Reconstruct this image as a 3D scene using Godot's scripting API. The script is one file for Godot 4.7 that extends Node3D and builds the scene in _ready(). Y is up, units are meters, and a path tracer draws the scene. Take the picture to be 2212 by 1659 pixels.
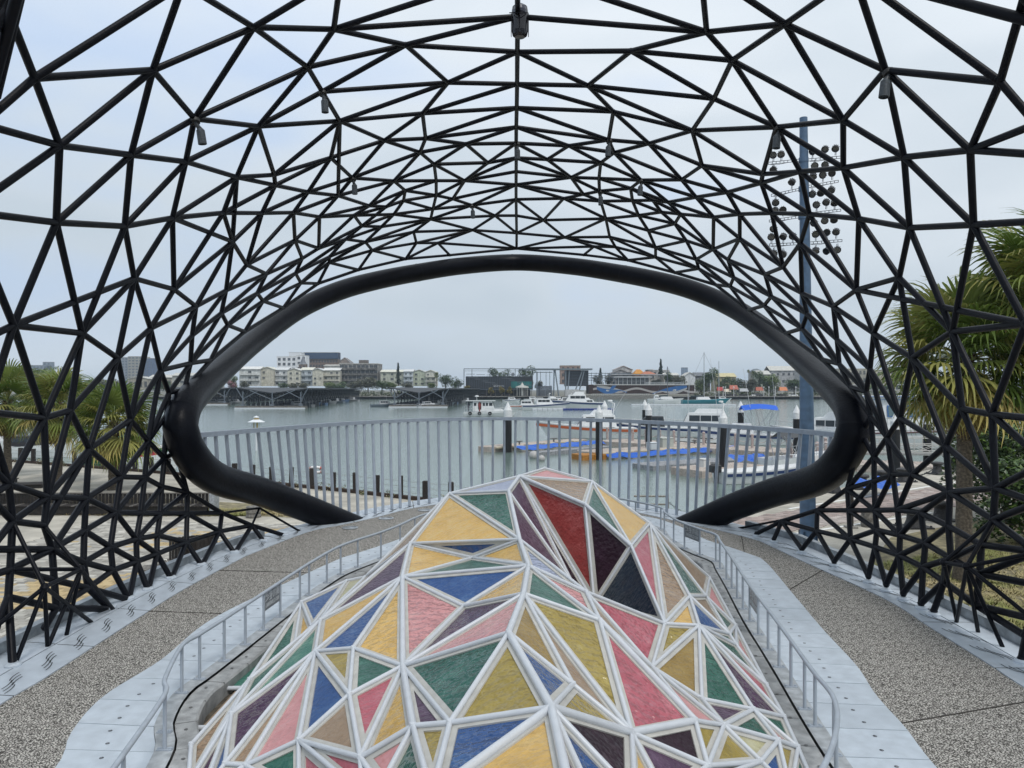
extends Node3D
# Camera 1.8 m above the deck, deck level y = 0, plaza y = -2.2, harbour water y = -3.2.
const FOCAL := 1650.0
const GROUND := -2.2
const WATER := -3.2
var taken := {}
var mats := {}
var rng := RandomNumberGenerator.new()
var tex := {}

# ---------- placing ----------
func px(x: float, y: float, d: float) -> Vector3:
	return Vector3((x - 1106.0) / FOCAL * d, 1.8 + (840.0 - y) / FOCAL * d, -d)
func on(x: float, y: float, h: float) -> Vector3:
	return px(x, y, (1.8 - h) * FOCAL / (y - 840.0))
func v3(x: float, y: float, z: float) -> Vector3:
	return Vector3(x, y, z)

# ---------- naming ----------
func numbered(n: String, parent: Node) -> String:
	var key := str(parent.get_instance_id()) + n
	if not taken.has(key):
		taken[key] = 0
		return n
	taken[key] += 1
	return "%s_%03d" % [n, taken[key]]
func put(parent: Node, o: Node, n: String) -> Node:
	o.name = numbered(n, parent)
	parent.add_child(o, true)
	return o
func tag(o: Node, label: String, category := "", group := "", kind := "") -> Node:
	if label: o.set_meta("label", label)
	if category: o.set_meta("category", category)
	if group: o.set_meta("group", group)
	if kind: o.set_meta("kind", kind)
	return o
func thing(n: String, label: String, category: String, at := Vector3.ZERO, turn := 0.0, group := "") -> Node3D:
	var o := Node3D.new()
	put(self, o, n)
	o.position = at
	o.rotation.y = turn
	tag(o, label, category, group)
	return o
func part(parent: Node, n: String, mesh: Mesh, m: Material, xf := Transform3D()) -> MeshInstance3D:
	var o := MeshInstance3D.new()
	o.mesh = mesh
	o.material_override = m
	o.transform = xf
	put(parent, o, n)
	return o
func build(parent: Node, n: String, st: SurfaceTool, m: Material) -> MeshInstance3D:
	return part(parent, n, st.commit(), m)
func copy_of(o: Node3D, label: String, at: Vector3, turn := 0.0) -> Node3D:
	var c: Node3D = o.duplicate()
	var base := str(o.name)
	c.name = numbered(base, self)
	add_child(c, true)
	c.position = at
	c.rotation.y = turn
	c.set_meta("label", label)
	return c

# ---------- mesh helpers ----------
func mb() -> SurfaceTool:
	var st := SurfaceTool.new()
	st.begin(Mesh.PRIMITIVE_TRIANGLES)
	return st
func tri(st: SurfaceTool, a: Vector3, b: Vector3, c: Vector3, n: Vector3) -> void:
	var f := (b - a).cross(c - a)
	st.set_normal(n)
	if f.dot(n) > 0.0:
		st.add_vertex(a); st.add_vertex(c); st.add_vertex(b)
	else:
		st.add_vertex(a); st.add_vertex(b); st.add_vertex(c)
func tri3(st: SurfaceTool, a: Vector3, b: Vector3, c: Vector3, na: Vector3, nb: Vector3, nc: Vector3) -> void:
	var f := (b - a).cross(c - a)
	if f.dot(na + nb + nc) > 0.0:
		st.set_normal(na); st.add_vertex(a); st.set_normal(nc); st.add_vertex(c); st.set_normal(nb); st.add_vertex(b)
	else:
		st.set_normal(na); st.add_vertex(a); st.set_normal(nb); st.add_vertex(b); st.set_normal(nc); st.add_vertex(c)
func quad(st: SurfaceTool, a: Vector3, b: Vector3, c: Vector3, d: Vector3, n: Vector3) -> void:
	tri(st, a, b, c, n)
	tri(st, a, c, d, n)
func fquad(st: SurfaceTool, a: Vector3, b: Vector3, c: Vector3, d: Vector3, hint: Vector3) -> void:
	var n := (b - a).cross(c - a)
	if n.length() < 1e-9: n = (c - a).cross(d - a)
	n = n.normalized()
	if n.dot(hint) < 0.0: n = -n
	quad(st, a, b, c, d, n)
func bx(st: SurfaceTool, c: Vector3, s: Vector3, b := Basis()) -> void:
	var h := s * 0.5
	for ax in 3:
		for sg in [-1.0, 1.0]:
			var n := Vector3.ZERO; n[ax] = sg
			var u := Vector3.ZERO; u[(ax + 1) % 3] = 1.0
			var w := Vector3.ZERO; w[(ax + 2) % 3] = 1.0
			var o := n * h
			u *= h; w *= h
			quad(st, c + b * (o - u - w), c + b * (o + u - w), c + b * (o + u + w), c + b * (o - u + w), (b * n).normalized())
func cham(st: SurfaceTool, c: Vector3, s: Vector3, e: float, b := Basis()) -> void:
	# a box with its top edges bevelled
	var h := s * 0.5
	var lo := [v3(-h.x, -h.y, -h.z), v3(h.x, -h.y, -h.z), v3(h.x, -h.y, h.z), v3(-h.x, -h.y, h.z)]
	var mi := []
	var hi := []
	for p in lo:
		mi.append(v3(p.x, h.y - e, p.z))
		hi.append(v3(p.x - signf(p.x) * e, h.y, p.z - signf(p.z) * e))
	for i in 4:
		var j := (i + 1) % 4
		var out: Vector3 = b * v3(lo[i].x + lo[j].x, 0, lo[i].z + lo[j].z)
		fquad(st, c + b * lo[i], c + b * lo[j], c + b * mi[j], c + b * mi[i], out)
		fquad(st, c + b * mi[i], c + b * mi[j], c + b * hi[j], c + b * hi[i], out + b * v3(0, 0.5, 0))
	fquad(st, c + b * hi[0], c + b * hi[1], c + b * hi[2], c + b * hi[3], b * Vector3.UP)
func frame_of(dir: Vector3) -> Basis:
	var y := dir.normalized()
	var x := y.cross(Vector3.UP if absf(y.y) < 0.95 else Vector3.RIGHT).normalized()
	return Basis(x, y, x.cross(y).normalized())
func tube(st: SurfaceTool, pts: Array, rad, sides := 8, caps := true, closed := false) -> void:
	var n := pts.size()
	var rings := []
	var norms := []
	var x := Vector3.ZERO
	for i in n:
		var dir: Vector3
		if closed: dir = pts[(i + 1) % n] - pts[(i + n - 1) % n]
		else: dir = pts[mini(i + 1, n - 1)] - pts[maxi(i - 1, 0)]
		dir = dir.normalized()
		if i == 0: x = frame_of(dir).x
		x = (x - dir * x.dot(dir)).normalized()
		var z := x.cross(dir)
		var r: float = rad[i] if rad is Array else rad
		var ring := []
		var nn := []
		for k in sides:
			var a := TAU * k / sides
			var o := x * cos(a) + z * sin(a)
			ring.append(pts[i] + o * r)
			nn.append(o)
		rings.append(ring)
		norms.append(nn)
	for i in (n if closed else n - 1):
		var j := (i + 1) % n
		for k in sides:
			var l := (k + 1) % sides
			tri3(st, rings[i][k], rings[i][l], rings[j][l], norms[i][k], norms[i][l], norms[j][l])
			tri3(st, rings[i][k], rings[j][l], rings[j][k], norms[i][k], norms[j][l], norms[j][k])
	if caps and not closed:
		for e in [0, n - 1]:
			var q: Vector3 = pts[e] - pts[1 if e == 0 else n - 2]
			q = q.normalized()
			for k in sides: tri(st, pts[e], rings[e][k], rings[e][(k + 1) % sides], q)
func lathe(st: SurfaceTool, prof: Array, seg := 16, at := Vector3.ZERO, b := Basis()) -> void:
	for i in prof.size() - 1:
		var p: Vector2 = prof[i]
		var q: Vector2 = prof[i + 1]
		var nn := Vector2(q.y - p.y, p.x - q.x).normalized()
		for k in seg:
			var a := TAU * k / seg
			var c := TAU * (k + 1) / seg
			var ua := v3(cos(a), 0, sin(a))
			var uc := v3(cos(c), 0, sin(c))
			var na := b * (ua * nn.x + Vector3.UP * nn.y)
			var nc := b * (uc * nn.x + Vector3.UP * nn.y)
			var p0 := at + b * (ua * p.x + Vector3.UP * p.y)
			var p1 := at + b * (uc * p.x + Vector3.UP * p.y)
			var q0 := at + b * (ua * q.x + Vector3.UP * q.y)
			var q1 := at + b * (uc * q.x + Vector3.UP * q.y)
			if p.x > 1e-5: tri3(st, p0, p1, q1, na, nc, nc)
			if q.x > 1e-5: tri3(st, p0, q1, q0, na, nc, na)
func prism(st: SurfaceTool, poly: PackedVector2Array, depth: float, xf := Transform3D()) -> void:
	# outline in local x,y, extruded along local z from -depth/2 to depth/2
	var ids := Geometry2D.triangulate_polygon(poly)
	var h := depth * 0.5
	var nz := xf.basis.z.normalized()
	for i in range(0, ids.size(), 3):
		var a := poly[ids[i]]
		var b := poly[ids[i + 1]]
		var c := poly[ids[i + 2]]
		tri(st, xf * v3(a.x, a.y, h), xf * v3(b.x, b.y, h), xf * v3(c.x, c.y, h), nz)
		tri(st, xf * v3(a.x, a.y, -h), xf * v3(b.x, b.y, -h), xf * v3(c.x, c.y, -h), -nz)
	var area := 0.0
	for i in poly.size(): area += poly[i].cross(poly[(i + 1) % poly.size()])
	for i in poly.size():
		var a := poly[i]
		var b := poly[(i + 1) % poly.size()]
		var o := (b - a).orthogonal() * (-1.0 if area > 0.0 else 1.0)
		o = Vector2(b.y - a.y, a.x - b.x) * signf(area)
		quad(st, xf * v3(a.x, a.y, -h), xf * v3(b.x, b.y, -h), xf * v3(b.x, b.y, h), xf * v3(a.x, a.y, h), (xf.basis * v3(o.x, o.y, 0)).normalized())
func strip(st: SurfaceTool, a: Array, b: Array, hint := Vector3.UP) -> void:
	for i in a.size() - 1: fquad(st, a[i], a[i + 1], b[i + 1], b[i], hint)
func sheet(st: SurfaceTool, poly: PackedVector2Array, y: float) -> void:
	var ids := Geometry2D.triangulate_polygon(poly)
	for i in range(0, ids.size(), 3):
		tri(st, v3(poly[ids[i]].x, y, poly[ids[i]].y), v3(poly[ids[i + 1]].x, y, poly[ids[i + 1]].y), v3(poly[ids[i + 2]].x, y, poly[ids[i + 2]].y), Vector3.UP)
func along(pts: Array, n: int) -> Array:
	# n points evenly spaced along a polyline of Vector2 or Vector3
	var tot := 0.0
	for i in pts.size() - 1: tot += pts[i].distance_to(pts[i + 1])
	var out := []
	var seg := 0
	var base := 0.0
	for k in n:
		var t := tot * k / (n - 1)
		while seg < pts.size() - 2 and base + pts[seg].distance_to(pts[seg + 1]) < t:
			base += pts[seg].distance_to(pts[seg + 1]); seg += 1
		var l: float = pts[seg].distance_to(pts[seg + 1])
		out.append(pts[seg].lerp(pts[seg + 1], clampf((t - base) / maxf(l, 1e-6), 0, 1)))
	return out
func smooth_line(pts: Array, n: int) -> Array:
	var c := Curve3D.new()
	for i in pts.size():
		var t: Vector3 = (pts[mini(i + 1, pts.size() - 1)] - pts[maxi(i - 1, 0)]) / 6.0
		c.add_point(pts[i], -t, t)
	c.bake_interval = 0.05
	var l := c.get_baked_length()
	var out := []
	for k in n: out.append(c.sample_baked(l * k / (n - 1), true))
	return out

# ---------- materials ----------
func noise(kind: int, freq: float, seed_: int, oct := 4) -> FastNoiseLite:
	var f := FastNoiseLite.new()
	f.noise_type = kind
	f.frequency = freq
	f.seed = seed_
	f.fractal_octaves = oct
	return f
func ramp(cols: Array) -> Gradient:
	var g := Gradient.new()
	var off := PackedFloat32Array()
	var cs := PackedColorArray()
	for c in cols:
		off.append(c[0])
		cs.append(Color(c[1], c[1], c[1]) if not c[1] is Color else c[1])
	g.offsets = off
	g.colors = cs
	return g
func ntex(key: String, f: FastNoiseLite, size: int, cols = null, bump := 0.0) -> NoiseTexture2D:
	if tex.has(key): return tex[key]
	var t := NoiseTexture2D.new()
	t.width = size
	t.height = size
	t.seamless = true
	t.noise = f
	if bump > 0.0:
		t.as_normal_map = true
		t.bump_strength = bump
	if cols != null: t.color_ramp = ramp(cols)
	tex[key] = t
	return t
func srgb(c: Color) -> Color:
	return c.linear_to_srgb()
func mat(key: String, lin: Color, rough := 0.6, metal := 0.0) -> StandardMaterial3D:
	if mats.has(key): return mats[key]
	var m := StandardMaterial3D.new()
	m.albedo_color = lin.linear_to_srgb()
	m.roughness = rough
	m.metallic = metal
	mats[key] = m
	return m
func worn(key: String, lin: Color, rough := 0.6, scale := 1.0, lo := 0.78, bump := 0.0, metal := 0.0) -> StandardMaterial3D:
	# base colour broken up by two layers of stains, in world space
	if mats.has(key): return mats[key]
	var m := mat(key, lin, rough, metal)
	m.albedo_texture = ntex("stain%d" % int(lo * 100), noise(FastNoiseLite.TYPE_SIMPLEX_SMOOTH, 0.012, 7, 6), 512, [[0.0, lo], [0.5, 0.5 + lo * 0.5], [1.0, 1.0]])
	m.uv1_triplanar = true
	m.uv1_world_triplanar = true
	m.uv1_scale = Vector3.ONE * scale
	if bump > 0.0:
		m.normal_enabled = true
		m.normal_texture = ntex("grain", noise(FastNoiseLite.TYPE_SIMPLEX_SMOOTH, 0.09, 11, 5), 512, null, 6.0)
		m.normal_scale = bump
	return m
const SHELL_NODES := "a0 24 36 a1 131 304 a2 716 -69 a3 598 273 a4 996 103 a5 763 465 a6 513 608 a7 231 571 a8 1341 -105 a10 1209 261 a11 1267 358 a12 1015 495 a13 729 635 a14 219 875 a15 489 890 a16 677 857 a17 930 696 a18 1336 474 a19 1078 687 a20 1082 728 a23 1030 838 a28 914 951 lo1 -76 486 lo2 -134 831 lo3 -24 377 a9 1312 111 rt 2037 -125 r0 2040 61 r1 2040 201 r2 2040 328 r3 2038 422 r4 2035 498 r5 2035 562 r6 2037 620 r7 2037 674 r8 2037 726 r9 2038 784 r10 2042 848 r11 2046 917 r12 2046 978 b1 1596 173 b2 1763 322 b4 1663 444 b11 1921 639 b14 1949 848 c2 1301 619 c3 1512 551 c4 1675 543 c5 1653 598 c6 1834 565 c7 1709 645 c8 1386 699 c9 1550 711 c10 1212 755 c11 1330 769 c12 1717 710 c13 1829 710 c14 1595 749 c15 1588 789 c16 1717 768 c17 1782 782 c18 1453 809 c19 1520 813 c20 1858 807 c21 1154 836 c22 1257 853 c23 1393 847 c24 1550 843 c25 1704 822 c26 1695 862 c27 1424 889 c28 1501 892 c29 1628 912 c30 1861 905 c31 1160 945 c32 1254 977 c33 1360 941 c34 1438 952 c35 1465 985 c36 1639 956 c37 1724 956 c38 1597 1019 c39 1411 1062 c40 1771 1004 c41 1189 1017 c42 1297 1010 c43 1295 1033 c44 1163 1075 a21 878 837 d9 527 1096 d13 970 1042 d15 684 1139 d16 1048 1078 d18 889 1143 d19 771 1206 d20 1184 1114 d21 1012 1154 d22 1035 1185 d23 1115 1212 d24 1252 1116 d25 871 1232 d26 896 1280 d28 592 1293 e8 963 1306 e9 52 1281 e10 322 1312 e12 756 1321 e13 750 1430 e14 829 1418 e15 462 1409 e16 632 1458 e17 665 1546 e18 726 1534 e19 173 1646 e20 276 1616 e21 513 1652 e22 656 1634 e23 352 1768 e24 583 1737 e25 647 1804 e26 696 1780 e27 477 1877 e28 571 1880 e29 638 1916 e30 738 1938 e31 36 1907 e32 188 1956 e33 340 1962 e34 456 2017 e35 556 2020 e36 632 2021 e37 738 2021 e38 875 2019 lo4 -91 1348 lo5 -55 1622 lo6 -115 1768 lo7 -43 1956 f1 52 2052 f2 176 2068 f3 334 2089 f5 538 2122 f7 620 2107 f9 735 2134 f11 866 2092 f12 993 2068 f13 207 2162 f14 331 2213 f15 437 2153 f16 447 2244 f17 541 2210 f18 620 2180 f19 349 2314 f20 43 2241 f21 36 2350 f22 225 2393 g1 55 2624 g2 434 2396 g3 510 2359 g4 586 2323 g5 677 2278 g6 796 2226 g7 925 2177 g8 1040 2131 g9 1124 2108 g0 182 2466 lo8 -36 2162 lo9 -12 2466 lp1 -55 2271 n1 2785 122 n2 2885 234 n3 2813 386 n4 3095 90 n5 3490 273 n6 3323 471 n7 3059 498 n8 2727 512 n9 2766 650 na 3005 684 nb 2999 719 n11 3323 659 n12 3153 674 n13 3563 617 n14 3943 319 n15 3824 589 n16 3836 884 n17 3584 896 n18 3384 860 n19 3189 842 n20 3040 838 n21 2864 756 n22 2914 842 n24 3153 957 ro1 4085 486 ro2 4110 608 ro3 4098 869 ro4 4055 -67 ro5 3369 -103 ro6 2761 -134 h1 2486 197 h2 2316 334 h3 2416 437 h8 2155 626 h17 2140 866 h4 2397 549 h5 2556 563 h6 2240 572 h7 2419 599 h9 2366 639 h10 2249 697 h11 2359 701 h12 2525 708 h13 2298 764 h14 2361 751 h15 2484 740 h16 2220 780 k1 2685 706 k3 2366 791 k4 2491 789 k5 2571 787 k6 2632 795 k7 2742 775 k10 2515 847 k11 2605 834 k12 2681 842 k13 2811 854 k15 2386 860 k16 2553 907 k17 2658 880 k18 2224 934 k19 2401 932 k20 2703 947 k21 2582 974 k22 2809 981 k23 2914 938 k24 2339 970 k25 2424 972 k26 2582 1012 k27 2742 1021 k28 2867 1022 k29 2752 1057 k30 2299 1003 k31 2473 1024 k32 2658 1073 i1 2890 1092 i2 2875 1127 i3 2819 1121 i4 3013 1080 i5 3085 1051 i6 3038 1167 i7 3009 1203 i8 2946 1221 i9 3159 1154 i10 3179 1235 i11 3159 1293 i15 3282 1206 i16 3373 1141 j9 3095 1312 j10 3542 1093 j11 3441 1312 j12 3296 1336 j13 3305 1433 j14 3238 1415 j15 3426 1452 j16 3593 1409 j17 3751 1306 j18 3411 1543 j19 3350 1524 j20 3545 1646 j21 3429 1640 j22 3788 1610 j23 3493 1722 j24 3393 1710 j25 3441 1798 j26 3724 1755 j27 3906 1631 j28 3514 1868 j29 3593 1868 j30 3441 1895 j31 3335 1925 j32 3739 1938 j33 3918 1922 j34 4040 1275 ro6b 4104 1652 ro7 4116 1822 ro8 4085 1980 q1 3077 2052 q2 3217 2009 q3 3214 2089 q4 3341 2009 q5 3347 2122 q6 3444 2009 q7 3451 2086 q8 3444 2153 q9 3533 2007 q10 3542 2107 q11 3539 2186 q12 3624 2019 q13 3642 2138 q14 3633 2232 q15 3733 2071 q16 3742 2198 q17 3715 2289 q18 3861 2144 q19 3909 2046 q20 3855 2259 q21 3839 2381 t1 2977 2101 t2 3046 2122 t3 3156 2162 t4 3283 2210 t5 3417 2268 t6 3487 2300 t7 3554 2335 t8 3624 2374 t9 3674 2403 ta 4020 2590 ro9 4079 2174 rp1 4079 2302 rp2 4061 2435 rp3 4034 2502"
const SHELL_BARS := "a1 a0 a2 a3 lo1 a7;a3 a2 a4 a5 a6 a7;a4 a2 a8 a9 a10 a5;a9 a8 rt r0 b1 a10;a10 b1 a11 a5 a12;a5 a12 a6 a13;a6 a7 a13 a14 a15;a7 lo1 lo2 a14;a0 lo3;lo3 lo1;a13 a12 a15 a16 a17;a12 a18 a11 a17 a19;a11 b1 b2 a18;a18 b2 b4 c3 c2 c11;a17 a20 a19 a16 a21 a28;a19 a18 c2 a20;a20 c2 a21 a23 c10;c2 c3 c8 c10;c10 c8 c21 a23 c11;a14 a15 lo2 e9 e10;a15 a16 d9 e10;a16 a21 a28 d9 d15;a21 a23 a28 d15;a23 c21 a28 d13;c21 c22 d13 c31;a28 d15 d19 d18 d13;c22 c31 c32 c11 c23 c18;c11 c8 c9 c18 c21;r0 rt r1 b1;r1 r2 b1 b2 h1 h2;r2 r3 b2 b4 h2 h3;r3 r4 b4 c4 h3 h4;r4 r5 c4 c6 h4 h6;r5 r6 c6 b11 h6 h8;r6 r7 b11 c13 h8 h10;r7 r8 c13 h10;r8 r9 c13 c17 c20 h10 h13 h16;r9 r10 c20 b14 h16 h17;r10 r11 b14 h17;r11 r12 b14 c30 h17 k18;r12 c30 c37 c40 k18 k24 k30;b1 b2;b2 b4;b4 c3 c4;c3 c4 c5 c8;c4 c5 c6;c5 c6 c7 c8 c9;c6 c7 b11;c7 b11 c12 c13 c9;c8 c9;c9 c12 c14 c18;c12 c13 c16 c14;c13 b11 c16 c17;c14 c15 c16 c18 c19;c15 c16 c25 c19 c24;c16 c17 c25;c17 c20 c25;c18 c19 c23;c19 c23 c27;c20 b14 c25 c26;c23 c24 c27 c32;c24 c25 c26 c27 c28;c25 c26;c26 b14 c30 c29 c28 c34;c27 c28 c32 c33;c28 c33 c34;c29 c30 c34 c35 c36;c30 c36 c37 b14;c31 c32 c41 d13 d16;c32 c41 c33;c33 c34 c42 c44;c34 c35 c42 c43;c35 c36 c38 c39 c43;c36 c37 c38;c37 c38 c40;c38 c39 c40;c43 c39 d20 d24;c42 c43 c44 d20;c41 d16 c44 d21;d13 d16 d18;d16 d18 d21 d25;c44 d20 d21 d22;d18 d19 d25 e12;d20 d22 d23 d24;d21 d22 d25 d26;d22 d23 d26 e8;d25 d26 e12 e13;d26 e8 e13 e14;d24 c39 d23;d23 e8;e8 e14;e14 e18;d9 d15 e9 e10 e15 d28;d15 d19 d28;d19 d28 e12 e16;d28 e15 e16 e21;e9 lo2 lo4 e10 e19 lo5;e10 e15 e20 e19;e12 e13 e16;e13 e14 e17 e18 e16;e15 e20 e23 e21;e16 e21 e17 e24;e17 e18 e22 e24;e18 e22;e19 e20 lo5 e31 e32;e20 e23 e32;e21 e23 e24 e27;e22 e24 e25 e26;e23 e27 e32 e33 f2;e24 e25 e27 e28;e25 e26 e28 e30 e29;e26 e30;e27 e28 e33 e34;e28 e29 e34 e35;e29 e30 e35 e36;e30 e36 e37 e38;e31 e32 lo6 lo5 lo7 f1;e32 f1 f2 e33;e33 e34 f3 f13;f3 e34 f13 f14 f15;e34 e35 f15 f5;e35 e36 f5;e36 e37 f7 f5;e37 e38 f7 f9 f11;e38 f11 f12;f12 f11 g8 g7 g9;f11 f9 g7 g6;f9 f7 f18 g6 g5;f7 f5 f18;f18 f17 g5 g4 f5;f5 f15 f17;f15 f14 f16 f17;f17 f16 g4 g3;f14 f13 f16 f19;f16 g3 f19;f19 g2 g3 f22 f20;f13 f2 f20 f22 lo8;f2 f1;f1 lo7 f20 lo8;f20 f21 lp1;f21 g1 f22 lo9;f22 g0 g2;n1 ro6 n4 n2 rt r0 h1;n4 ro6 ro5 n2 n5 n6;h1 n2 n3 h2;n2 n3 n6 n7;n3 n7 n8 h2;n8 h2 h3 h5 n7 n9 na;n7 n6 n11 n12 na;n6 n5 n11 n13;n5 ro5 n14 n13 n15;n14 ro5 ro4 ro1 n15;n15 n13 ro1 n16 ro2;n13 n11 n17 n16;n11 n12 n18 n17;n12 na nb n18 n19;na nb n9;nb n9 n19 n20 n21;n9 k1 h5 n21;n21 n20 n22 k7 k1;n22 n20 k23 k7 i5;n20 n19 n24 i5;n19 n18 n24 i16;n24 i5 i9 i15 i16;n18 n17 i16 j10;n17 n16 j10 j17;n16 ro3 j17 j34;h2 h3;h3 h4 h5;h4 h6 h5 h7;h5 h7 k1;h6 h7 h8 h9;h7 h9 h12 k1;h8 h9 h10;h9 h10 h11 h12;h10 h11 h13 h14;h11 h12 h14 h15;h12 k1 h15 k6 k7;k1 k7;h13 h14 h16 k3;h14 h15 k4 k3;h15 k4 k5 k6;h16 h17 k3 k15;h17 k15 k18;k3 k4 k10 k15;k4 k5 k10 k11;k5 k6 k11 k12;k6 k7 k12 k13;k7 k13;k10 k11 k15 k16 k17;k11 k12 k17;k12 k13 k17 k22;k13 n22 k22 k23;k15 k16 k18 k19 k21;k16 k17 k20 k21;k17 k20 k22;k18 k19 k24 k25;k19 k21 k25 k26;k20 k21 k22 k27;k21 k26 k27 k29;k22 k23 k27 k28 i1;k23 k28 i4 i5;k24 k25 k30 k31;k25 k26 k31;k26 k31 k29 k32;k27 k29 i1 i2;k28 i1 i6 i4;k29 k32 i3 i2;k30 k31;k31 k32;k32 i3;i3 i8;i8 j9;j9 j14;j14 j19;i1 i2 i6 i7;i2 i3 i7 i8;i4 i5 i6 i9 i10;i5 i9;i6 i7 i10 i11;i7 i8 i11 j9;i9 i15 i10 j12;i10 i11 j12 j13;i11 j9 j13 j14;i15 i16 j12 j11 j15;i16 j10 j11 j34;j10 j11 j16 j17;j11 j15 j16 j20;j12 j13 j15 j18;j13 j14 j18 j19;j15 j18 j20 j23;j16 j17 j20 j22 j26;j17 j22 j27 j34;j34 j27;j18 j19 j21 j23;j19 j21;j20 j23 j26 j29;j21 j24 j23 j25;j24 j25 j31;j22 j26 j27 j33;j23 j25 j28 j29;j25 j28 j30 j31;j26 j29 j33 j32;j27 j33 ro6b ro7;j28 j29 j30 q6 q9;j29 j32 q9;j30 j31 q4 q6;j31 q2 q4 q6;j32 q9 q12 q15 q19 j33;j33 ro7 q19 ro8;q1 t1 t2 q2 q3 t3;q3 q2 t3 q5 t4;q2 q4 q5;q4 q5 q6 q7;q5 q7 q8 t4 t5;q6 q7 q9 q10;q7 q8 q10 q11;q8 t5 q11 t6;q9 q10 q12;q10 q12 q13 q11;q11 t6 q13 t7 q14;q12 q13 q15;q13 q15 q14 q16;q14 t7 t8 q16 q17;q15 q16 q18;q16 q17 q18 q20;q17 t8 t9 q21;q18 q19 q20 ro9;q20 q21 ro9 rp1;q19 ro8 ro9;q21 rp2 rp3;rp1 ta;ro9 rp1;rp2 ta;ro3 ro2;ro2 ro1;ro1 ro4"
const GLASS_NODES := "A0 1770 1942 0.85 A1 2003 1932 0.95 A2 2046 2122 0.75 A3 1616 2138 0.55 A4 1860 2194 0.55 A5 2081 2225 0.7 A6 1585 2269 0.55 A7 1825 2384 0.5 A8 2062 2335 0.72 A9 1587 2619 0.45 Aa 2003 2489 0.75 Ab 1392 2549 0.4 Ac 1243 2561 0.32 Ad 1263 2439 0.3 Ae 1377 2731 0.4 Af 1421 2977 0.4 Ag 1627 2854 0.55 Ah 1772 2842 0.6 Ai 2171 2782 0.72 Aj 1179 2910 0.25 Ak 970 3008 0.12 Al 889 3002 0.1 Am 914 2807 0.08 An 984 2672 0.08 Ao 1188 2368 0.15 Ap 1365 2285 0.15 Aq 1228 2464 0.2 Ar 1163 2526 0.12 As 1439 2269 0.2 At 756 2927 0.03 P2 2045 1874 1 P3 2145 1843 1 P4 2332 1895 0.9 P5 2304 1985 0.85 P6 2485 2148 0.6 P7 2559 2060 0.55 P8 2616 2453 0.35 P9 2715 2345 0.35 Pa 2751 2460 0.33 Pb 2779 2345 0.1 D1 2340 2375 0.15 D2 2250 2285 0.3 G1 2793 2272 0.03 B1 2255 2692 0.6 B2 2486 2881 0.45 B3 2362 2440 0.6 B4 2308 2329 0.62 B6 2566 2623 0.3 B7 2736 2833 0.35 B9 2762 2748 0.22 Ba 2964 2789 0.15 Bb 2848 2851 0.25 Bc 3062 2910 0.12 Bd 2785 3010 0.3 Be 2993 2992 0.15 Bf 3084 2818 0.02 Bg 3138 2937 0.02 Bh 2870 2493 0.15 Bi 2897 2536 0.12 Bj 2823 2518 0.15 Bk 3015 2692 0.03 Bl 2895 2460 0.03 C1 2245 3120 0.75 C3 1700 3123 0.6 C2 2500 3130 0.5 Cb 2330 3130 0.62 C4 1430 3120 0.35 C5 1500 3090 0.4 C6 1180 3130 0.15 C8 800 3120 0.04 C9 745 3080 0.02 Ca 3110 3110 0.05 Cc 2620 3130 0.35 Cd 3190 3060 0.02"
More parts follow.
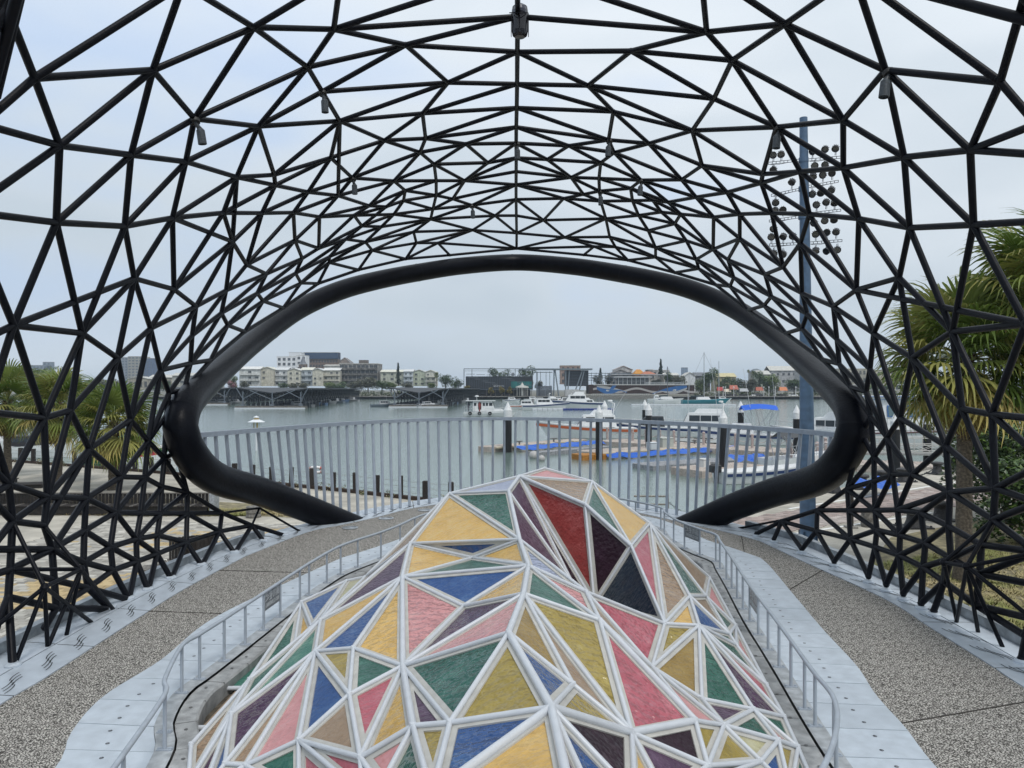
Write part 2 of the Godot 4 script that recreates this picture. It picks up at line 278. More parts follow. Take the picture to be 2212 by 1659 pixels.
const GLASS_FACES := "Y A0 A3 A2;G A0 A2 A1;L A0 A1 P2;B A3 A4 A2;Y A3 A6 A4;Y A2 A4 A5;G A6 A5 A4;B A6 A7 A5;Y A5 A7 A8;S A6 A9 A7;V A7 A9 A8;S A8 A9 Aa;V A3 Ad A6;T A0 As A3;V A3 As Ad;Y Ad Ac A6;B Ac Ab A6;Y Ab A9 A6;E Ap Ad As;B Ao Aq Ap;T Ap Aq Ad;Y Ao Ar Aq;G Ao An Ar;G Aq Ar Ad;G Ar An Ad;F Ad Am Ac;G Ad An Am;V Ac Am Al;T Ac Al Ak;S Ac Ak Aj;B Ac Aj Ae;O Ac Ae Ab;G Ab Ae A9;P Ae Af A9;Y A9 Af Ag;V A9 Ag Ah;G A9 Ah Aa;O Aa Ah Ai;T Ae Aj Af;B Ah C3 Ai;O Ag C3 Ah;G Ag C5 C3;S Af C5 Ag;P Aj C4 Af;G Af C4 C5;G Ak C6 Aj;P Aj C6 C4;B Am C8 Al;G Al C8 Ak;G Ak C8 C6;V Am C9 C8;R An C9 Am;T An At C9;Z A8 Aa B1;B Aa Ai B1;T A8 B1 B2;O A8 B2 B3;G A5 A8 B3;S A5 B3 B4;L A2 A5 B4;P B4 B6 P8;T B4 B3 B6;P B3 B2 B7;S B6 B3 B7;S B6 B7 Bb;T B6 Bb B9;O P8 B6 Pa;Z B6 B9 Pa;G Pa B9 Ba;V B9 Bb Ba;V Pa Ba Bf;K B2 Bd B7;O B7 Bd Bb;O Bb Bd Be;E Bb Be Bc;G Ba Bb Bc;P Ba Bc Bg;G Ba Bg Bf;B Bc Be Ca;O Bc Ca Bg;V B2 Cc Bd;Y B2 C2 Cc;K Ai C2 B2;V Ai C1 Cb;B Ai Cb C2;O Ai B2 B1;Y Ai C3 C1;V Bd Cc Be;B Be Cc Ca;G Bg Ca Cd;G Pa Bi Bh;T Pa Bj Bi;G Pa Bk Bi;P Pa Bf Bk;B P9 Pa Bh;Y P9 P8 Pa;T P9 Bh Pb;S Bi Bk Bl;G Bh Bi Bl;G Pb Bh Bl;T P2 P5 P4;S P2 P4 P3;R P2 D1 P5;K P2 D2 D1;V A1 A2 D2;V A1 D2 P2;V A2 B4 D2;T D2 B4 D1;K P5 D1 P6;N P6 D1 P8;N D1 B4 P8;G P4 P5 P6;Y P4 P6 P7;P P6 P8 P7;T P7 P8 P9;G P7 P9 Pb;T P7 Pb G1;S Pb Bl G1"

func _ready() -> void:
	rng.seed = 20240
	# camera
	var cam := Camera3D.new()
	cam.name = "camera"
	add_child(cam)
	cam.fov = rad_to_deg(2.0 * atan(829.5 / FOCAL))
	cam.position = v3(0, 1.8, 0)
	cam.rotation = v3(atan(10.5 / FOCAL), 0, 0)
	cam.near = 0.05
	cam.far = 6000.0
	cam.current = true
	# sky, exposure
	var we := WorldEnvironment.new()
	we.name = "world_environment"
	add_child(we)
	var env := Environment.new()
	we.environment = env
	env.background_mode = Environment.BG_SKY
	env.sky = Sky.new()
	var pan := PanoramaSkyMaterial.new()
	pan.panorama = sky_texture()
	env.sky.sky_material = pan
	env.tonemap_mode = Environment.TONE_MAPPER_LINEAR
	env.tonemap_exposure = 1.06
	env.sdfgi_enabled = true
	env.ssao_enabled = true
	env.ssil_enabled = true
	env.fog_enabled = true
	env.fog_density = 0.00022
	env.fog_light_color = Color(0.76, 0.82, 0.88)
	# sun behind thin cloud, high and behind the camera to the right
	var sun := DirectionalLight3D.new()
	sun.name = "sun"
	add_child(sun)
	sun.light_energy = 0.5
	sun.light_color = Color(1.0, 0.985, 0.965)
	sun.light_angular_distance = 14.0
	sun.rotation_degrees = v3(-58, 28, 0)
	sun.shadow_enabled = true
	make_setting()
	make_platform()
	make_shell()
	make_glass()
	make_handrails()
	make_balustrade()
	make_mast()
	make_plaza()
	make_docks()
	make_boats()
	make_far_shore()

func sky_texture() -> ImageTexture:
	var w := 1024
	var h := 512
	var im := Image.create(w, h, false, Image.FORMAT_RGBF)
	var f := noise(FastNoiseLite.TYPE_SIMPLEX_SMOOTH, 1.6, 5, 5)
	var g := noise(FastNoiseLite.TYPE_SIMPLEX_SMOOTH, 3.4, 9, 5)
	for y in h:
		var el := (0.5 - (y + 0.5) / h) * PI
		for x in w:
			var az := ((x + 0.5) / w - 0.5) * TAU
			var dir := v3(sin(az) * cos(el), sin(el), -cos(az) * cos(el))
			var e := maxf(el, 0.0)
			var st := v3(dir.x * 1.0, dir.y * 3.2, dir.z * 1.0)
			var n := f.get_noise_3dv(st) * 0.6 + g.get_noise_3dv(st) * 0.35
			# grey-blue veil low down, brighter cloud overhead
			var t := clampf(e / 0.55, 0, 1)
			t = t * t * (3 - 2 * t)
			var c := Color(0.545, 0.625, 0.70).lerp(Color(0.765, 0.835, 0.905), t)
			var side := clampf(-sin(az) * 0.55 + 0.1, -0.3, 0.6) * clampf(e / 0.3, 0, 1)
			var k := 1.0 + n * 0.30 + side * 0.12
			c = Color(c.r * k, c.g * (k * 0.8 + 0.2), c.b * (k * 0.65 + 0.35))
			# thin places where blue shows, on the right
			var b := clampf(n * 2.2 + 0.05 + sin(az) * 0.9 - 0.15, 0, 1) * clampf(e / 0.12, 0, 1) * clampf(1.0 - absf(e - 0.26) / 0.34, 0, 1)
			c = c.lerp(Color(0.34, 0.52, 0.83), b * 0.75)
			im.set_pixel(x, y, c)
	return ImageTexture.create_from_image(im)
# ---------- ground, water ----------
func shore() -> PackedVector2Array:
	return PackedVector2Array([Vector2(-70, 66), Vector2(-29, 43), Vector2(-16, 36), Vector2(-6.7, 30), Vector2(-2.8, 27.2), Vector2(0.65, 24.6), Vector2(5.5, 23.6), Vector2(9.3, 27.2), Vector2(22.5, 39.5), Vector2(48, 64), Vector2(90, 104)])
func land_poly(pts: Array) -> PackedVector2Array:
	var o := PackedVector2Array()
	for p in pts: o.append(Vector2(p.x, -p.y))
	return o
func make_setting() -> void:
	var st := mb()
	var wq := 3000.0
	quad(st, v3(-wq, WATER, 60), v3(wq, WATER, 60), v3(wq, WATER, -2500), v3(-wq, WATER, -2500), Vector3.UP)
	var wm := mat("water", Color(0.165, 0.225, 0.205), 0.08)
	wm.normal_enabled = true
	wm.normal_texture = ntex("ripple", noise(FastNoiseLite.TYPE_SIMPLEX_SMOOTH, 0.011, 31, 5), 1024, null, 9.0)
	wm.normal_scale = 0.42
	wm.uv1_triplanar = true
	wm.uv1_world_triplanar = true
	wm.uv1_scale = v3(0.16, 0.16, 0.42)
	wm.detail_enabled = false
	tag(build(self, "water", st, wm), "grey green harbour water with small ripples", "", "", "structure")
	# near land: one sheet up to the sea wall
	var poly := [Vector2(-400, -60), Vector2(-400, 66)]
	for p in shore(): poly.append(p)
	poly.append_array([Vector2(400, 104), Vector2(400, -60)])
	var lp := land_poly(poly)
	st = mb()
	sheet(st, lp, GROUND)
	tag(build(self, "ground", st, worn("concrete_ground", Color(0.54, 0.505, 0.43), 0.9, 0.11, 0.74, 0.3)), "pale worn concrete quay round the platform", "", "", "structure")
	# quay wall down to the water
	st = mb()
	var s := shore()
	for i in s.size() - 1:
		var a := v3(s[i].x, GROUND - 0.002, -s[i].y)
		var b := v3(s[i + 1].x, GROUND - 0.002, -s[i + 1].y)
		fquad(st, a, b, b + v3(0, -1.6, 0), a + v3(0, -1.6, 0), v3(0, 0, -1))
	tag(build(self, "quay_wall", st, worn("quay_side", Color(0.16, 0.14, 0.12), 0.9, 0.6)), "dark stained edge of the near quay", "", "", "structure")
	# grass strip on the left, dry verge on the right
	var gl := worn("dry_grass_soil", Color(0.33, 0.285, 0.165), 0.95, 0.5, 0.6)
	st = mb()
	sheet(st, land_poly([Vector2(-34, 30.5), Vector2(-14, 28.2), Vector2(-9.0, 26.6), Vector2(-6.6, 25.4), Vector2(-6.4, 23.6), Vector2(-9.4, 24.4), Vector2(-34, 25.6)]), GROUND + 0.004)
	tag(build(self, "grass_verge_left", st, gl), "dry grass verge behind the timber bench", "", "", "structure")
	st = mb()
	sheet(st, land_poly([Vector2(8.2, 17.5), Vector2(10.2, 20.6), Vector2(14, 23.2), Vector2(19, 26), Vector2(30, 30), Vector2(36, 12), Vector2(10, 9), Vector2(7.2, 13)]), GROUND + 0.004)
	tag(build(self, "grass_verge_right", st, gl), "dry grass and straw verge under the right palm", "", "", "structure")
	# blades of grass on both verges
	var blade := mb()
	for k in 7:
		var a := TAU * k / 7.0 + k
		var o := v3(cos(a), 0, sin(a))
		var q := v3(-o.z, 0, o.x) * 0.012
		tri(blade, o * 0.03 - q, o * 0.03 + q, o * (0.08 + 0.03 * (k % 3)) + v3(0, 0.03 + 0.012 * (k % 4), 0), v3(q.x, 0.3, q.z).normalized())
	var blade_mesh := blade.commit()
	for side in 2:
		var mm := MultiMesh.new()
		mm.transform_format = MultiMesh.TRANSFORM_3D
		mm.use_colors = true
		mm.mesh = blade_mesh
		var xs: Array[Transform3D] = []
		var cs: Array[Color] = []
		var patch := noise(FastNoiseLite.TYPE_SIMPLEX_SMOOTH, 0.35, 3, 3)
		while xs.size() < 16000:
			var p: Vector2
			if side == 0: p = Vector2(rng.randf_range(-32, -6.3), rng.randf_range(24.0, 30.2))
			else: p = Vector2(rng.randf_range(7.6, 26), rng.randf_range(12, 27))
			if side == 0 and (p.y > 30.0 + (p.x + 34) * -0.19 or p.y < 25.4 + (p.x + 34) * -0.062): continue
			if side == 1 and p.y > 17.3 + (p.x - 8.2) * 0.62: continue
			var v := patch.get_noise_2d(p.x, p.y)
			if v < rng.randf_range(-0.7, 0.35): continue
			xs.append(Transform3D(Basis(Vector3.UP, rng.randf() * TAU).scaled(Vector3.ONE * rng.randf_range(0.6, 1.5)), v3(p.x, GROUND + 0.004, -p.y)))
			cs.append(Color(0.22, 0.235, 0.07).lerp(Color(0.42, 0.34, 0.18), clampf(0.5 - v * 1.2 + rng.randf_range(-0.25, 0.25), 0, 1)))
		mm.instance_count = xs.size()
		for i in xs.size():
			mm.set_instance_transform(i, xs[i])
			mm.set_instance_color(i, cs[i])
		var o := MultiMeshInstance3D.new()
		o.multimesh = mm
		var gm := mat("blades", Color(1, 1, 1), 0.9)
		gm.vertex_color_use_as_albedo = true
		o.material_override = gm
		put(self, o, "grass")
		tag(o, ["thin dry grass on the verge behind the timber bench", "thin dry grass on the verge below the right palm"][side], "grass", "", "stuff")
	# paving blocks: grey and ochre cobbles on the left, brick red pavers on the right
	pavers("cobble_paving", "grey and ochre paving blocks on the left plaza", Vector2(-12.5, 10.0), Vector2(-3.4, 23.4), Vector2(0.22, 0.15), [Color(0.36, 0.34, 0.30), Color(0.28, 0.265, 0.235), Color(0.46, 0.44, 0.39), Color(0.42, 0.32, 0.17)], 0.0, -1)
	pavers("brick_paving", "pinkish brick paving of the quay promenade on the right", Vector2(6.6, 21.0), Vector2(24.0, 34.0), Vector2(0.24, 0.13), [Color(0.34, 0.265, 0.235), Color(0.38, 0.31, 0.28), Color(0.29, 0.24, 0.22), Color(0.42, 0.37, 0.34)], 0.0, 1)
	# painted lines either side of the brick promenade
	var white := mat("line_paint", Color(0.72, 0.72, 0.70), 0.7)
	for l in [[v3(9.2, 0, -25.4), v3(22.5, 0, -35.3)], [v3(6.6, 0, -20.3), v3(13.5, 0, -24.6)]]:
		st = mb()
		var dir: Vector3 = (l[1] - l[0]).normalized()
		bx(st, (l[0] + l[1]) * 0.5 + v3(0, GROUND + 0.012, 0), v3(0.11, 0.02, l[0].distance_to(l[1])), Basis.looking_at(dir))
		tag(build(self, "painted_line", st, white), "white line along the edge of the brick promenade", "", "", "structure")

func pavers(n: String, label: String, lo: Vector2, hi: Vector2, sz: Vector2, cols: Array, _t: float, side: int) -> void:
	var st := mb()
	cham(st, Vector3.ZERO, v3(sz.x - 0.012, 0.05, sz.y - 0.012), 0.008)
	var xs: Array[Transform3D] = []
	var cs: Array[Color] = []
	var spots := noise(FastNoiseLite.TYPE_SIMPLEX_SMOOTH, 0.16, 17, 3)
	var turn := 0.0 if side < 0 else -0.62
	var bs := Basis(Vector3.UP, turn)
	var y := lo.y
	var row := 0
	while y < hi.y:
		var x := lo.x + (row % 2) * sz.x * 0.5
		while x < hi.x:
			var p := Vector2(x, y)
			var ok := true
			if side < 0:
				# the ochre blocks lie in the nearer half
				ok = y < 22.2 - (x + 4) * 0.12
			else:
				var q := Vector2(x, y)
				var a := 25.3 + (q.x - 9.2) * 0.745
				var b := 20.5 + (q.x - 6.6) * 0.62
				ok = q.y < a - 0.25 and q.y > b + 0.2
			if ok:
				var c: Color = cols[rng.randi() % 3]
				if spots.get_noise_2d(x, y) + rng.randf_range(-0.25, 0.25) > (0.30 if y > 16.5 else 0.08): c = cols[3]
				var k := rng.randf_range(0.72, 1.18)
				xs.append(Transform3D(bs, v3(p.x, GROUND + rng.randf_range(-0.004, 0.004), -p.y)))
				cs.append(Color(c.r * k, c.g * k, c.b * k))
			x += sz.x
		y += sz.y
		row += 1
	var mm := MultiMesh.new()
	mm.transform_format = MultiMesh.TRANSFORM_3D
	mm.use_colors = true
	mm.mesh = st.commit()
	mm.instance_count = xs.size()
	for i in xs.size():
		mm.set_instance_transform(i, xs[i])
		mm.set_instance_color(i, cs[i])
	var o := MultiMeshInstance3D.new()
	o.multimesh = mm
	var m := mat("paver", Color(1, 1, 1), 0.85)
	m.vertex_color_use_as_albedo = true
	o.material_override = m
	put(self, o, n)
	tag(o, label, "paving", "", "stuff")

# ---------- the raised platform ----------
var loop_post := []
var loop_deck := []
var loop_plate := []
var loop_edge := []
const NS := 60
func chain(l: Array, f: Array, r: Array) -> Array:
	var out := []
	for seg in [l, f, r]:
		var p := []
		for i in range(0, seg.size(), 2): p.append(v3(seg[i], 0, -seg[i + 1]))
		var s := smooth_line(p, NS)
		if out.size() > 0: s.pop_front()
		out.append_array(s)
	return out
func offset_line(a: Array, by: float) -> Array:
	# positive moves towards the outside of the loop
	var out := []
	for i in a.size():
		var t: Vector3 = (a[mini(i + 1, a.size() - 1)] - a[maxi(i - 1, 0)]).normalized()
		out.append(a[i] + v3(t.z, 0, -t.x) * by)
	return out
func lift(a: Array, y: float) -> Array:
	var out := []
	for p in a: out.append(p + v3(0, y, 0))
	return out
func make_platform() -> void:
	loop_post = chain([-1.42, 1.9, -1.58, 3.0, -1.71, 3.76, -1.86, 4.1, -1.94, 4.5, -1.91, 4.8, -1.86, 5.38, -1.78, 6.36, -1.71, 7.0, -1.62, 7.45, -1.38, 8.05],
		[-1.38, 8.05, -1.24, 8.5, -1.05, 9.2, -0.6, 10.0, 0.2, 10.6, 1.0, 10.7, 1.6, 10.3, 1.88, 9.8, 1.86, 9.2, 1.93, 8.58, 2.02, 8.23],
		[2.02, 8.23, 2.11, 7.92, 2.06, 7.56, 1.97, 6.875, 1.83, 5.9, 1.72, 4.96, 1.6, 4.01, 1.55, 3.5, 1.5, 2.8, 1.42, 1.9])
	loop_deck = chain([-2.0, 1.9, -2.1, 3.0, -2.16, 3.63, -2.3, 4.0, -2.38, 4.47, -2.32, 5.07, -2.33, 5.99, -2.05, 7.2, -1.81, 8.09],
		[-1.81, 8.09, -1.40, 8.97, -1.15, 9.7, -0.6, 10.6, 0.3, 11.2, 1.2, 11.2, 1.9, 10.7, 2.2, 9.9, 2.3, 9.1, 2.46, 8.66, 2.63, 8.11],
		[2.63, 8.11, 2.60, 7.7, 2.43, 6.51, 2.31, 5.65, 2.23, 4.96, 2.13, 4.48, 2.08, 4.05, 2.01, 3.63, 1.95, 2.8, 1.9, 1.9])
	loop_plate = chain([-2.85, 1.9, -2.91, 4.34, -2.9, 4.7, -2.93, 5.99, -2.94, 6.88, -2.86, 8.23],
		[-2.86, 8.23, -2.56, 9.61, -2.26, 10.1, -1.9, 10.7, -1.51, 11.5, -0.9, 12.1, 0.0, 12.5, 0.9, 12.2, 1.7, 11.3, 2.3, 10.28, 2.69, 9.61, 2.93, 9.03],
		[2.93, 9.03, 3.04, 7.9, 3.19, 6.56, 3.15, 5.76, 3.11, 4.98, 3.08, 4.6, 3.0, 3.0, 2.9, 1.9])
	loop_edge = chain([-3.5, 1.9, -3.5, 4.5, -3.5, 6.0, -3.42, 7.4, -3.3, 8.4],
		[-3.3, 8.4, -3.05, 9.5, -2.75, 10.2, -2.4, 10.9, -2.05, 11.6, -1.2, 12.6, 0.0, 13.2, 1.2, 12.8, 2.1, 11.8, 2.7, 10.8, 3.1, 9.9, 3.4, 9.0],
		[3.4, 9.0, 3.52, 7.5, 3.6, 6.0, 3.58, 4.5, 3.58, 1.9])
	var n := loop_post.size()
	# exposed aggregate path, with its fine joints
	var agg := mat("aggregate", Color(1, 1, 1), 0.85)
	agg.albedo_color = Color(1, 1, 1)
	var cell := noise(FastNoiseLite.TYPE_CELLULAR, 0.030, 77, 2)
	cell.cellular_return_type = FastNoiseLite.RETURN_DISTANCE2_SUB
	cell.cellular_jitter = 1.0
	cell.domain_warp_enabled = true
	cell.domain_warp_amplitude = 26.0
	cell.domain_warp_frequency = 0.03
	agg.albedo_texture = ntex("pebbles", cell, 1024, [[0.0, Color(0.10, 0.09, 0.08)], [0.15, Color(0.20, 0.185, 0.165)], [0.26, Color(0.58, 0.565, 0.54)], [0.45, Color(0.80, 0.785, 0.755)], [1.0, Color(0.88, 0.865, 0.83)]])
	agg.normal_enabled = true
	agg.normal_texture = ntex("pebble_bump", cell, 1024, null, 5.0)
	agg.normal_scale = 0.5
	agg.uv1_triplanar = true
	agg.uv1_world_triplanar = true
	agg.uv1_scale = Vector3.ONE * 2.3
	var st := mb()
	strip(st, loop_deck, loop_plate)
	var path := build(self, "aggregate_path", st, agg)
	tag(path, "exposed pebble walkway curving round the glass relief", "", "", "structure")
	var dark := mat("joint", Color(0.05, 0.045, 0.04), 0.9)
	for t in [0.23, 0.30, 0.47, 0.66, 0.735, 0.885]:
		var i := int(t * (n - 1))
		st = mb()
		var a: Vector3 = loop_deck[i]
		var b: Vector3 = loop_plate[i]
		bx(st, (a + b) * 0.5 + v3(0, 0.001, 0), v3(0.008, 0.006, a.distance_to(b)), Basis.looking_at((b - a).normalized()))
		build(path, "joint_strip", st, dark)
	# light grey steel plates under the lattice, cut with little waves
	var steel := worn("plate_paint", Color(0.58, 0.645, 0.715), 0.33, 0.9, 0.9)
	var plates := Node3D.new()
	put(self, plates, "plate_floor")
	tag(plates, "pale grey steel floor plates along the foot of the lattice", "", "", "structure")
	var mid := []
	for i in n: mid.append(loop_plate[i].lerp(loop_edge[i], 0.50))
	var cuts := 22
	var wave_mat := mat("slot", Color(0.012, 0.013, 0.015), 0.8)
	for k in cuts:
		var i0 := int(float(k) / cuts * (n - 1))
		var i1 := int(float(k + 1) / cuts * (n - 1))
		for band in 2:
			st = mb()
			var inner: Array = (lift(loop_plate, 0.006) if band == 0 else lift(mid, 0.008)).slice(i0, i1 + 1)
			var outer: Array = (lift(mid, 0.006) if band == 0 else lift(loop_edge, 0.008)).slice(i0, i1 + 1)
			# narrow open joints between plates
			var m2 := inner.size() - 1
			inner[0] = inner[0].lerp(inner[1], 0.04); outer[0] = outer[0].lerp(outer[1], 0.04)
			inner[m2] = inner[m2].lerp(inner[m2 - 1], 0.04); outer[m2] = outer[m2].lerp(outer[m2 - 1], 0.04)
			for j in inner.size():
				var w: Vector3 = (outer[j] - inner[j]).normalized() * 0.004
				inner[j] += w; outer[j] -= w
			strip(st, inner, outer)
			strip(st, inner, lift(inner, -0.012), v3(0, 0.1, 0))
			build(plates, "floor_plate", st, steel)
	st = mb()
	strip(st, lift(loop_plate, -0.004), lift(loop_edge, -0.004))
	build(plates, "plate_bed", st, dark)
	# wave slots: triples of little S-curves (thin dark inlays flush with the plate)
	st = mb()
	var length := 0.0
	var next := 0.1
	for i in n - 1:
		var seg: float = loop_plate[i].distance_to(loop_plate[i + 1])
		while next < length + seg:
			var t := (next - length) / seg
			var base: Vector3 = loop_plate[i].lerp(loop_plate[i + 1], t)
			var out: Vector3 = (loop_edge[i] - loop_plate[i]).normalized()
			var fwd: Vector3 = (loop_plate[i + 1] - loop_plate[i]).normalized()
			for w in 3:
				for half in 2:
					var pts := []
					for q in 7:
						var u := q / 6.0
						var along_ := half * 0.125 + 0.135 * u - 0.13 + w * 0.03
						var across := 0.070 + w * 0.034 + (0.0 if half == 0 else 0.048) + (0.040 * u * u if half == 0 else 0.040 * (1.0 - (1.0 - u) * (1.0 - u)))
						pts.append(base + fwd * along_ + out * across)
					for q in 6:
						var d0: Vector3 = (pts[q + 1] - pts[q]).normalized()
						var s0 := v3(d0.z, 0, -d0.x) * 0.0031
						var a0: Vector3 = pts[q] + v3(0, 0.0085, 0)
						var b0: Vector3 = pts[q + 1] + v3(0, 0.0085, 0)
						quad(st, a0 - s0, b0 - s0, b0 + s0, a0 + s0, Vector3.UP)
			next += 0.375
		length += seg
	tag(build(plates, "wave_slot", st, wave_mat), "", "", "", "stuff")
	# upright kerb channel outside the lattice feet
	st = mb()
	var k0 := int(0.0)
	var k1 := int(0.383 * (n - 1))
	var kerb_mat := worn("galvanised", Color(0.42, 0.46, 0.49), 0.42, 1.3, 0.7, 0.0, 0.35)
	var kerb := thing("edge_kerb", "low galvanised steel kerb along the left edge of the platform", "kerb")
	var kerb2 := thing("edge_kerb", "low galvanised steel kerb along the right edge of the platform", "kerb")
	for side in 2:
		var rng_i := [0, int(0.365 * (n - 1))] if side == 0 else [int(0.64 * (n - 1)), n - 1]
		var seg_n := 8
		for q in seg_n:
			var a := int(lerpf(rng_i[0], rng_i[1], q / float(seg_n)))
			var b := int(lerpf(rng_i[0], rng_i[1], (q + 1) / float(seg_n)))
			st = mb()
			var o := offset_line(loop_edge.slice(a, b + 1), 0.012)
			var ins := offset_line(loop_edge.slice(a, b + 1), -0.055)
			strip(st, lift(ins, 0.085), lift(o, 0.085))
			for l in [[ins, -1.0], [o, 1.0]]:
				for i in l[0].size() - 1:
					var t: Vector3 = (l[0][i + 1] - l[0][i]).normalized()
					fquad(st, l[0][i] + v3(0, 0.008, 0), l[0][i + 1] + v3(0, 0.008, 0), l[0][i + 1] + v3(0, 0.085, 0), l[0][i] + v3(0, 0.085, 0), v3(t.z, 0, -t.x) * l[1])
			for e in [0, o.size() - 1]:
				var t: Vector3 = (o[1] - o[0]).normalized() * (-1.0 if e == 0 else 1.0)
				fquad(st, ins[e] + v3(0, 0.008, 0), o[e] + v3(0, 0.008, 0), o[e] + v3(0, 0.085, 0), ins[e] + v3(0, 0.085, 0), t)
			build(kerb if side == 0 else kerb2, "kerb_length", st, kerb_mat)
	# deep skirt of the platform down to the plaza
	st = mb()
	strip(st, lift(loop_edge, 0.0), lift(offset_line(loop_edge, -0.25), GROUND), v3(0, 0, 0.01))
	strip(st, lift(loop_edge, -0.001), lift(offset_line(loop_edge, -0.25), -0.001), Vector3.DOWN)
	tag(build(self, "platform_skirt", st, worn("skirt", Color(0.30, 0.31, 0.32), 0.7, 0.5)), "grey side of the raised platform", "", "", "structure")
	# pale plank deck with recessed screw holes
	var deck := Node3D.new()
	put(self, deck, "plank_deck")
	tag(deck, "pale blue grey plank deck along the low handrails", "", "", "structure")
	var plank_mats := []
	for v in 3: plank_mats.append(worn("plank%d" % v, Color(0.575, 0.64, 0.705) * [0.97, 1.0, 1.03][v], 0.42, [0.8, 1.1, 1.4][v], 0.9))
	var inner := offset_line(loop_post, 0.05)
	var pos := 0.0
	var start := 0
	var hole := mat("screw_hole", Color(0.045, 0.05, 0.06), 0.5)
	var screw := mat("screw", Color(0.35, 0.36, 0.38), 0.3, 0.8)
	var pits := mb()
	var heads := mb()
	for i in range(1, n):
		pos += loop_deck[i].distance_to(loop_deck[i - 1])
		if pos > 0.235 or i == n - 1:
			st = mb()
			var a: Array = lift(inner, 0.0).slice(start, i + 1)
			var b: Array = lift(loop_deck, 0.0).slice(start, i + 1)
			var e := a.size() - 1
			var g0: Vector3 = (b[e] - b[0]).normalized() * 0.0035
			a[0] += g0; b[0] += g0; a[e] -= g0; b[e] -= g0
			var top := rng.randf_range(0.009, 0.011)
			strip(st, lift(a, top), lift(b, top))
			strip(st, lift(b, top), lift(b, -0.005), v3(0, 0.01, 0))
			fquad(st, a[0] + v3(0, top, 0), b[0] + v3(0, top, 0), b[0] - v3(0, 0.02, 0), a[0] - v3(0, 0.02, 0), -g0)
			fquad(st, a[e] + v3(0, top, 0), b[e] + v3(0, top, 0), b[e] - v3(0, 0.02, 0), a[e] - v3(0, 0.02, 0), g0)
			build(deck, "plank", st, plank_mats[rng.randi() % 3])
			for q in 2:
				var u := 0.25 + 0.5 * q
				var w := (a[0] as Vector3).lerp(a[e], u).lerp((b[0] as Vector3).lerp(b[e], u), 0.52 + rng.randf_range(-0.03, 0.03)) + v3(0, top + 0.0012, 0)
				lathe(pits, [Vector2(0.0105, 0.0), Vector2(0.0, 0.0)], 12, w)
				lathe(heads, [Vector2(0.006, 0.0008), Vector2(0.0, 0.0025)], 8, w + v3(0.001, 0, 0.003))
			pos = 0.0
			start = i
	tag(build(deck, "screw_hole", pits, hole), "", "", "", "stuff")
	tag(build(deck, "screw_head", heads, screw), "", "", "", "stuff")
	st = mb()
	strip(st, lift(inner, -0.02), lift(loop_deck, -0.02))
	build(deck, "deck_bed", st, dark)
	# flat base strip of the handrail, then the kerb stones round the pit
	st = mb()
	strip(st, lift(offset_line(loop_post, -0.042), 0.014), lift(offset_line(loop_post, 0.048), 0.014))
	strip(st, lift(offset_line(loop_post, 0.048), 0.014), lift(offset_line(loop_post, 0.048), 0.004), v3(0, 0.01, 0))
	tag(build(self, "handrail_base_strip", st, worn("base_strip", Color(0.50, 0.53, 0.55), 0.4, 1.7, 0.74)), "flat pale metal strip carrying the low handrail posts", "", "", "structure")
	var stones := Node3D.new()
	put(self, stones, "kerb_stones")
	tag(stones, "weathered concrete kerb stones round the glass relief pit", "", "", "structure")
	var stone_mats := []
	for v in 3: stone_mats.append(worn("kerbstone%d" % v, Color(0.44, 0.45, 0.45) * [0.9, 1.0, 1.08][v], 0.75, [0.9, 1.3, 1.7][v], 0.72, 0.1))
	var ko := offset_line(loop_post, -0.052)
	var ki := offset_line(loop_post, -0.165)
	pos = 0.0
	start = 0
	for i in range(1, n):
		pos += loop_post[i].distance_to(loop_post[i - 1])
		if pos > 0.30 or i == n - 1:
			st = mb()
			var a := ki.slice(start, i + 1)
			var b := ko.slice(start, i + 1)
			var e := a.size() - 1
			var g0: Vector3 = (b[e] - b[0]).normalized() * 0.003
			a[0] += g0; b[0] += g0; a[e] -= g0; b[e] -= g0
			var y := 0.004 + rng.randf_range(-0.002, 0.003)
			var ia := offset_line(a, 0.012)
			strip(st, lift(ia, y), lift(b, y))
			strip(st, lift(ia, y), lift(a, y - 0.012), v3(0, 0.3, 0))
			for j in a.size() - 1:
				var t: Vector3 = (a[j + 1] - a[j]).normalized()
				fquad(st, a[j] + v3(0, y - 0.012, 0), a[j + 1] + v3(0, y - 0.012, 0), a[j + 1] - v3(0, 0.12, 0), a[j] - v3(0, 0.12, 0), v3(-t.z, 0, t.x))
				fquad(st, b[j] + v3(0, y, 0), b[j + 1] + v3(0, y, 0), b[j + 1] - v3(0, 0.12, 0), b[j] - v3(0, 0.12, 0), v3(t.z, 0, -t.x))
			for q in [[0, -1.0], [e, 1.0]]:
				fquad(st, a[q[0]] + v3(0, y, 0), b[q[0]] + v3(0, y, 0), b[q[0]] - v3(0, 0.1, 0), a[q[0]] - v3(0, 0.1, 0), g0 * q[1])
			build(stones, "kerb_stone", st, stone_mats[rng.randi() % 3])
			pos = 0.0
			start = i
	pits = mb()
	for k in 64:
		var i := int((k + 0.5) / 64.0 * (n - 1))
		lathe(pits, [Vector2(0.010, 0.0), Vector2(0.0, 0.0)], 10, ko[i].lerp(ki[i], 0.45) + v3(0, 0.0095, 0))
	tag(build(stones, "bolt_hole", pits, mat("bolt_hole", Color(0.12, 0.12, 0.12), 0.7)), "", "", "", "stuff")
	st = mb()
	var pit := PackedVector2Array()
	for i in range(0, n, 3): pit.append(Vector2(ki[i].x, ki[i].z))
	sheet(st, pit, -0.09)
	tag(build(self, "pit_floor", st, worn("pit", Color(0.20, 0.165, 0.12), 0.95, 1.4, 0.35, 0.6)), "stained floor of the pit below the glass relief", "", "", "structure")
